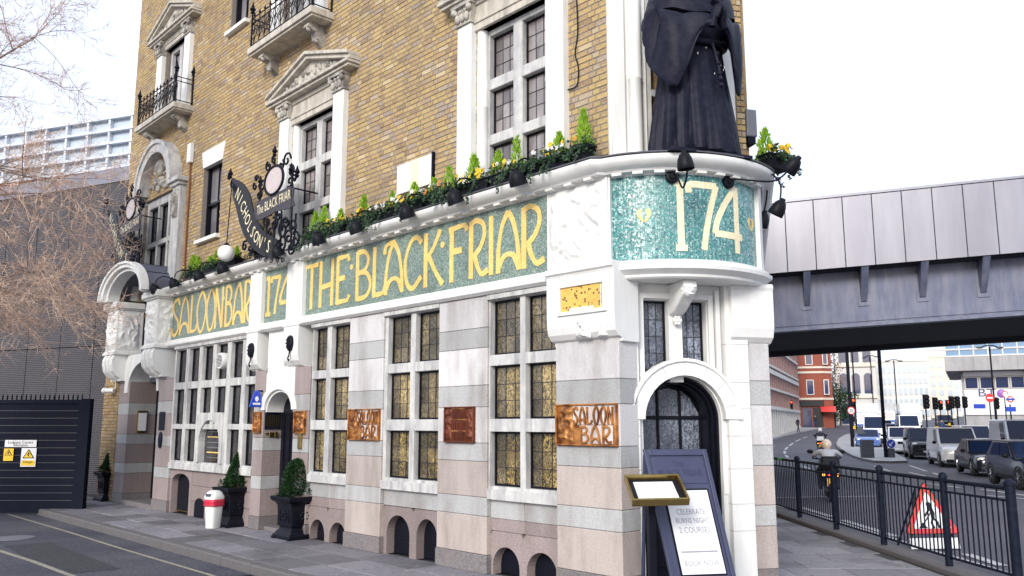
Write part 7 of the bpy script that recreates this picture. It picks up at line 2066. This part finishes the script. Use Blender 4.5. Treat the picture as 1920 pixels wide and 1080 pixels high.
RAD = {'pelvis': (.15, .12), 'chest': (.17, .12), 'neck': .055, 'head': .095, 'crown': .075, **{k + s: r for s in '_l _r'.split() for k, r in (('sh', .07), ('el', .05), ('wr', .038), ('ha', .035), ('hip', .09), ('kn', .062), ('an', .045), ('toe', .04))}}
def walker(px, d, rz, coat, legs, label, step=.22):
    p = at(px, 795, d); z0 = road_z(d) + .12
    t = thing('person', label, 'person', (p.x, d, z0), rz, 'people on the far pavement')
    J = {'pelvis': (0, 0, .95), 'chest': (0, .02, 1.32), 'neck': (0, .0, 1.48), 'head': (0, -.02, 1.60), 'crown': (0, 0, 1.70), 'sh_l': (-.19, 0, 1.40), 'el_l': (-.24, .10, 1.13), 'wr_l': (-.24, .0, .92), 'ha_l': (-.23, -.03, .84), 'sh_r': (.19, 0, 1.40), 'el_r': (.24, -.06, 1.13), 'wr_r': (.23, -.16, .94), 'ha_r': (.22, -.2, .87), 'hip_l': (-.09, 0, .88), 'kn_l': (-.10, -step * .7, .48), 'an_l': (-.10, -step, .09), 'toe_l': (-.10, -step - .16, .04), 'hip_r': (.09, 0, .88), 'kn_r': (.10, step * .3, .47), 'an_r': (.10, step, .12), 'toe_r': (.10, step - .14, .04)}
    figure(J, BONES, RAD, [coat, legs, M['skin'], M['hair']], lambda c: 3 if c.z > 1.64 else 2 if c.z > 1.48 else 0 if c.z > .86 else 1, 'body', t)
dk = flat('dark_cloth', (.02, .022, .035), .8); nv = flat('navy_cloth', (.03, .05, .13), .8); gy = flat('grey_cloth', (.38, .39, .42), .7); br = flat('brown_cloth', (.16, .09, .06), .8)
walker(1496, 100, .6, dk, dk, 'person in dark coat walking past the grid office')
walker(1539, 122, -.8, nv, dk, 'person in navy coat outside the shop of the red brick house')
walker(1529, 118, 2.5, dk, nv, 'person in dark jacket and navy trousers by the shopfront')
walker(1766, 88, .3, nv, dk, 'person in blue standing among the traffic lights')
walker(1550, 126, .4, br, dk, 'person in brown coat under the red awning')

def motorcycle(px, py, rz, label, rlabel, jacket, helmet, box_mat, big, drop=0.0):
    g_ = gpt(px, py); base = (g_.x, g_.y, g_.z + .012)
    B = thing('motorcycle', label, 'motorcycle', base, rz, 'motorcycles in the near lane')
    for y in (-.68, .72):                           # travelling along +y, away from the camera
        m = MB(); n = 24
        m.rings([[( (.055 if y < 0 else .045) * cos(b) * 1.1, y + (.245 + .055 * sin(b)) * cos(a), .30 + (.245 + .055 * sin(b)) * sin(a)) for b in [2 * pi * k / 8 for k in range(8)]] for a in [2 * pi * i / n for i in range(n)]], loop=True)
        w_ = m.build('tyre', M['rubber'], B, smooth=60)
        MB().rings([[(x, y + r * cos(2 * pi * i / 18), .30 + r * sin(2 * pi * i / 18)) for i in range(18)] for x, r in ((-.03, .2), (-.035, .05), (.035, .05), (.03, .2))]).build('rim', M['greypost'], w_)
    m = MB().rings([sq(r, 0, 20, 3) and [(x * w, y + yy * 0, z + zz_ * h) for x, zz_, yy in [(a[0] / r, a[1] / r, 0) for a in sq(r, 0, 20, 3)]] for r, y, z, w, h in ((1, -.85, .72, .08, .08), (1, -.60, .72, .15, .12), (1, -.2, .66, .17, .18), (1, .1, .62, .15, .30), (1, .4, .72, .19, .28), (1, .62, .82, .20, .24), (1, .78, .90, .10, .14))])
    m.build('fairing', M['blackpaint'], B, smooth=50)
    MB().rings([[(x * .15, y, z + zq * .05) for x, zq in ((-1, -1), (1, -1), (1, .6), (.6, 1), (-.6, 1), (-1, .6))] for y, z in ((-.72, .84), (-.3, .82), (.12, .80))]).build('seat', M['rubber'], B, smooth=40)
    MB().tube([(-.36, .42, 1.04), (-.12, .52, 1.02), (.12, .52, 1.02), (.36, .42, 1.04)], .018, 6).build('handlebar', M['iron'], B)
    for s in (-1, 1):
        MB().tube([(s * .22, .50, 1.04), (s * .38, .46, 1.20)], .010, 5).ball((s * .40, .45, 1.22), .07, 8, 6, (1.2, .4, .8)).build('mirror', M['plastic_black'], B, smooth=60)
        MB().tube([(s * .10, -.66, .30), (s * .11, -.3, .32), (s * .10, .0, .40)], .045, 8).build('swing_arm', M['greypost'], B)
        MB().tube([(s * .08, .72, .30), (s * .09, .56, .95)], .03, 7).build('fork', M['greypost'], B)
    MB().box(-.10, .10, -.90, -.86, .40, .60).build('number_plate', M['sign_yellow'], B)
    MB().box(-.08, .08, -.88, -.84, .66, .72).build('tail_light', M['red_light'], B)
    for s in (-1, 1): MB().ball((s * .17, -.84, .68), .035, 8, 6).build('indicator', M['amber_light'], B, smooth=60)
    if big: MB().hexa([(-.24, -.98, .86), (.24, -.98, .86), (.24, -.58, .86), (-.24, -.58, .86), (-.20, -.94, 1.14), (.20, -.94, 1.14), (.20, -.62, 1.14), (-.20, -.62, 1.14)]).build('top_box', box_mat, B, bevel=.04)
    P = thing('person', rlabel, 'person', base, rz, 'riders')
    z_ = lambda j, f: (j[0], j[1] + drop * f, j[2] - drop * f)
    J = {'pelvis': (0, -.38, .94), 'chest': (0, -.22, 1.27), 'neck': (0, -.12, 1.44), 'head': (0, -.07, 1.54), 'crown': (0, -.06, 1.62), 'sh_l': (-.21, -.18, 1.36), 'el_l': (-.34, .06, 1.14), 'wr_l': (-.34, .34, 1.06), 'ha_l': (-.33, .42, 1.05), 'sh_r': (.21, -.18, 1.36), 'el_r': (.34, .06, 1.14), 'wr_r': (.34, .34, 1.06), 'ha_r': (.33, .42, 1.05), 'hip_l': (-.11, -.34, .90), 'kn_l': (-.25, .08, .74), 'an_l': (-.21, -.14, .34), 'toe_l': (-.21, .03, .28), 'hip_r': (.11, -.34, .90), 'kn_r': (.25, .08, .74), 'an_r': (.21, -.14, .34), 'toe_r': (.21, .03, .28)}
    J = {n: z_(j, {'chest': .5, 'neck': .9, 'head': 1, 'crown': 1, 'sh_l': .8, 'sh_r': .8}.get(n, 0)) for n, j in J.items()}
    figure(J, BONES, RAD, [jacket, dk, M['skin']], lambda c: 2 if c.z > 1.48 - drop else 0 if c.z > .95 else 1, 'body', P)
    m = MB().ball((0, -.06 + drop, 1.575 - drop), .145, 16, 12, (.92, 1.08, 1.02)); m.build('helmet', helmet, P, smooth=60)
    MB().ball((0, .0 + drop, 1.565 - drop), .128, 12, 9, (.95, 1.0, .55)).build('visor', M['glass_dark'], P, smooth=60)
motorcycle(1556, 938, radians(-16), 'dark motorcycle with red tail light seen through the railing', 'rider in grey jacket and pale helmet passing behind the railing', gy, flat('pale_helmet', (.62, .52, .40), .25, coat=1), M['plastic_black'], True, .16)
motorcycle(1540, 850, radians(-20), 'motorcycle with white top box further up the bend', 'rider in black jacket with white helmet further up the bend', dk, flat('white_helmet', (.75, .70, .66), .25, coat=1), M['plastic_white'], True)

# ------------------------------------------------------------------ vehicles
KIND = {  # length, width, height, bonnet z, belt z, windscreen foot, roof front, roof rear, tail foot (y from the nose), nose z, wheel radius, front axle, rear axle
 'hatch': (4.15, 1.76, 1.48, .92, .96, 1.15, 1.95, 3.55, 4.0, .72, .32, .82, 3.38),
 'saloon': (4.75, 1.84, 1.45, .90, .94, 1.40, 2.15, 3.45, 4.25, .70, .33, .88, 3.70),
 'suv': (4.75, 1.92, 1.82, 1.08, 1.12, 1.30, 1.95, 4.30, 4.62, .88, .38, .90, 3.75),
 'van': (4.80, 1.92, 1.95, 1.12, 1.15, .95, 1.75, 4.55, 4.72, .85, .34, .90, 3.95),
 'bigvan': (5.3, 2.0, 2.35, 1.20, 1.25, .80, 1.55, 5.1, 5.25, .9, .36, .95, 4.2)}
PAINT = {'white': flat('white_car_paint', (.80, .81, .81), .3, coat=1), 'black': flat('black_car_paint', (.008, .010, .018), .25, coat=.35), 'navy': flat('navy_car_paint', (.016, .022, .05), .22, coat=1), 'silver': flat('silver_car_paint', (.45, .47, .50), .3, .5, coat=1), 'blue': flat('blue_car_paint', (.08, .16, .42), .3, coat=1)}
def vehicle(kind, paint, px, d, yaw, label, group='queuing traffic'):
    Lg, Wd, H_, zb, zl, y1, y2, y3, y4, zn, wr, fa, ra = KIND[kind]
    p = at(px, 795, d); hw = Wd / 2; tum = .80 if kind in ('hatch', 'saloon') else .88
    V = thing({'hatch': 'hatchback_car', 'saloon': 'saloon_car', 'suv': 'suv_car', 'van': 'panel_van', 'bigvan': 'panel_van'}[kind], label, 'van' if 'van' in kind else 'car', (p.x, d, road_z(d) + .012), yaw, group)
    pm = PAINT[paint]
    def sec(y, w, z0, z1, k=.94):                   # rounded box section
        return [(-w * .86, y, z0), (w * .86, y, z0), (w, y, z0 + .12), (w * 1.0, y, (z0 + z1) / 2), (w * .985, y, z1 - .12), (w * k, y, z1 - .02), (w * .6, y, z1 + .015), (-w * .6, y, z1 + .015), (-w * k, y, z1 - .02), (-w * .985, y, z1 - .12), (-w, y, (z0 + z1) / 2), (-w, y, z0 + .12)]
    st = [(.0, hw * .74, .30, zn - .04), (.06, hw * .86, .24, zn + .02), (.25, hw * .95, .20, zn + .10), (.7, hw * .99, .20, (zn + .1 + zb) / 2), (y1, hw, .20, zb), (y2, hw, .20, zl), (y3, hw, .20, zl + .02), (Lg - .35, hw * .99, .22, zl + .0), (Lg - .08, hw * .95, .26, zl - .04), (Lg, hw * .86, .34, zl - .12)]
    if kind == 'saloon': st[-3:] = [(y4, hw, .22, zl + .03), (Lg - .10, hw * .94, .26, zl - .02), (Lg, hw * .84, .36, zl - .12)]
    MB().rings([sec(*s) for s in st]).build('body', pm, V, smooth=38)
    # cabin: pillars and roof in paint, glass set on each face
    wb, wt = hw * .955, hw * tum
    zr = H_ - .03
    bt = [(-wb, y1 + .02, zl - .05), (wb, y1 + .02, zl - .05), (wb, y4, zl - .05), (-wb, y4, zl - .05)]
    tp = [(-wt, y2, zr), (wt, y2, zr), (wt, y3, zr), (-wt, y3, zr)]
    MB().hexa(bt + tp).build('cabin', pm, V, bevel=.05)
    MB().rings([[(-wt * q, y2 - .02 + .06 * (1 - q), z), (wt * q, y2 - .02 + .06 * (1 - q), z), (wt * q, y3 + .03, z), (-wt * q, y3 + .03, z)] for q, z in ((1.0, zr - .02), (.97, zr + .02), (.85, H_))]).build('roof', pm, V, smooth=50)
    def face(a, b, c, d_, u0, u1, v0, v1, off, name):
        a, b, c, d_ = map(Vector, (a, b, c, d_)); n_ = (b - a).cross(d_ - a).normalized()
        ctr_ = Vector((0, (y1 + y4) / 2, (zl + zr) / 2))
        if n_.dot(a - ctr_) < 0: n_ = -n_
        bl = lambda u, v: (a * (1 - u) + b * u) * (1 - v) + (d_ * (1 - u) + c * u) * v + n_ * off
        MB().add([tuple(bl(u, v)) for u, v in ((u0, v0), (u1, v0), (u1, v1), (u0, v1))], [(0, 1, 2, 3)]).build(name, M['glass_car'], V, recalc=False)
    face(bt[0], bt[1], tp[1], tp[0], .05, .95, .06, .95, .012, 'windscreen')
    if 'van' not in kind: face(bt[2], bt[3], tp[3], tp[2], .07, .93, .12, .92, .012, 'rear_window')
    for s in (0, 1):
        A_, B_, C_, D_ = (bt[0], bt[3], tp[3], tp[0]) if s == 0 else (bt[1], bt[2], tp[2], tp[1])
        for a, b in (((.12, .34),) if 'van' in kind else ((.10, .45), (.48, .84)) if kind != 'suv' else ((.08, .34), (.37, .64), (.67, .93))):
            face(A_, B_, C_, D_, a, b, .14, .90, .012, 'side_window')
        sg = -1 if s == 0 else 1
        MB().ball((sg * (hw + .10), y1 + .35, zl + .05), .10, 8, 6, (1.1, .7, .8)).build('wing_mirror', M['plastic_black'], V, smooth=60)
        m = MB().ball((sg * hw * .70, .16, zn - .02), .16, 10, 7, (1.15, .8, .62)); m.build('headlight', M['head_light'], V, smooth=60)
        MB().box(sg * hw - .012 if sg > 0 else -hw - .006, sg * hw + .006 if sg > 0 else -hw + .012, fa + .5, ra - .5, .30, .40).build('side_trim', M['plastic_black'], V)
        MB().box(min(sg * hw * .62, sg * hw * .90), max(sg * hw * .62, sg * hw * .90), Lg - .03, Lg + .015, zl - .40, zl - .18).build('tail_light', M['sign_red'], V)
        for ax in (fa, ra):
            n = 22
            cx = sg * (hw - .10)
            w_ = MB().rings([[(cx + x, ax + r * cos(2 * pi * i / n), wr + r * sin(2 * pi * i / n)) for i in range(n)] for x, r in ((-.10, wr * .9), (-.09, wr), (.09, wr), (.115, wr * .92), (.118, wr * .66), (.07, wr * .62))]).build('wheel', M['rubber'], V, smooth=35)
            m = MB()
            for k in range(5):
                a = 2 * pi * k / 5
                m.hexa([(cx + sg * .08, ax + wr * .1 * cos(a + 1.57) , wr + wr * .1 * sin(a + 1.57)), (cx + sg * .08, ax - wr * .1 * cos(a + 1.57), wr - wr * .1 * sin(a + 1.57)), (cx + sg * .08, ax + wr * .62 * cos(a - .18), wr + wr * .62 * sin(a - .18)), (cx + sg * .08, ax + wr * .62 * cos(a + .18), wr + wr * .62 * sin(a + .18))] + [(cx + sg * .122, ax + wr * .1 * cos(a + 1.57), wr + wr * .1 * sin(a + 1.57)), (cx + sg * .122, ax - wr * .1 * cos(a + 1.57), wr - wr * .1 * sin(a + 1.57)), (cx + sg * .112, ax + wr * .62 * cos(a - .18), wr + wr * .62 * sin(a - .18)), (cx + sg * .112, ax + wr * .62 * cos(a + .18), wr + wr * .62 * sin(a + .18))])
            m.build('rim', M['chrome'], w_)
            MB().rings([[(sg * (hw - x), ax + r * cos(pi * i / 14), wr + r * sin(pi * i / 14)) for i in range(15)] for x, r in ((.22, wr * 1.20), (-.006, wr * 1.22), (-.006, wr * 1.08), (.22, wr * 1.06))], closed=False, caps=False).build('wheel_arch', M['rubber'], V)
    MB().box(-hw * .42, hw * .42, -.03, .05, zn - .20, zn - .04).build('grille', M['plastic_black'], V, bevel=.015)
    MB().box(-hw * .80, hw * .80, -.025, .10, .24, .40).build('bumper', M['plastic_black'] if paint in ('white', 'silver') and 'van' in kind else pm, V, bevel=.03)
    MB().box(-.26, .26, -.045, -.02, .40, .51).build('number_plate', M['sign_white'], V)
    return V
yw = radians(-17)
vehicle('hatch', 'black', 1978, 26.2, radians(-12), 'black hatchback at the head of the queue, nearest the railing end')
vehicle('saloon', 'black', 1871, 34.5, yw, 'black saloon car waiting in front of the small white van')
vehicle('van', 'white', 1802, 42.5, yw, 'small white panel van behind the black saloon')
vehicle('suv', 'black', 1737, 51, radians(-19), 'black SUV with pale roof bars behind the small white van')
vehicle('suv', 'white', 1693, 58, radians(-21), 'white people carrier beside the island column')
vehicle('van', 'white', 1838, 54, yw, 'white van in the far lane behind the black saloon')
vehicle('bigvan', 'silver', 1932, 46, yw, 'silver-white van with a badge on its nose by the grey office')
vehicle('saloon', 'blue', 1626, 66, radians(-22), 'blue-grey car on the far side of the island pole')
vehicle('bigvan', 'white', 1640, 76, radians(-22), 'tall white delivery van behind the blue-grey car')
vehicle('bigvan', 'white', 1707, 84, radians(-20), 'white van between the island column and the traffic lights')
vehicle('suv', 'black', 1776, 120, radians(-18), 'dark cab far away under the red traffic lights')
def lorry(px, d, yaw, label, cabmat, boxmat):
    p = at(px, 795, d); V = thing('box_lorry', label, 'lorry', (p.x, d, road_z(d) + .012), yaw, 'lorries in the queue')
    MB().box(-1.2, 1.2, 1.9, 8.0, .95, 3.5).build('box_body', boxmat, V, bevel=.04)
    MB().prism([(0, .5), (.0, 1.3), (.25, 2.5), (1.75, 2.6), (1.75, .5)], -1.1, 1.1, 'yz').build('cab', cabmat, V, bevel=.06)
    MB().add([(-.98, .02, 1.42), (.98, .02, 1.42), (.95, .20, 2.35), (-.95, .20, 2.35)], [(0, 1, 2, 3)]).build('windscreen', M['glass_car'], V, recalc=False)
    for s in (-1, 1):
        MB().box(s * 1.105 - .005, s * 1.105 + .005, .45, 1.3, 1.45, 2.3).build('side_window', M['glass_car'], V)
        MB().box(s * .8 - .18, s * .8 + .18, -.03, .05, .8, 1.0).build('headlight', M['head_light'], V); MB().box(s * 1.3 - .08, s * 1.3 + .08, .1, .2, 1.5, 2.1).build('wing_mirror', M['plastic_black'], V)
        for y in (.95, 6.2): MB().rings([[(s * x, y + r * cos(2 * pi * i / 20), .46 + r * sin(2 * pi * i / 20)) for i in range(20)] for x, r in ((.8, .44), (.82, .46), (1.08, .46), (1.1, .42))]).build('wheel', M['rubber'], V, smooth=35)
    MB().box(-1.0, 1.0, -.03, .3, .42, .72).build('bumper', M['plastic_black'], V); MB().box(-.55, .55, -.02, .03, .85, 1.2).build('grille', M['plastic_black'], V); MB().box(-.95, .95, 1.8, 7.9, .6, .95).build('chassis', M['plastic_black'], V)
lorry(1627, 92, radians(-22), 'white box lorry waiting behind the delivery van', PAINT['blue'], PAINT['white'])
lorry(1711, 104, radians(-21), 'pale box lorry with rounded corners further back in the queue', PAINT['silver'], PAINT['white'])
lorry(1662, 112, radians(-22), 'blue-cabbed lorry half hidden behind the island column', PAINT['blue'], PAINT['silver'])
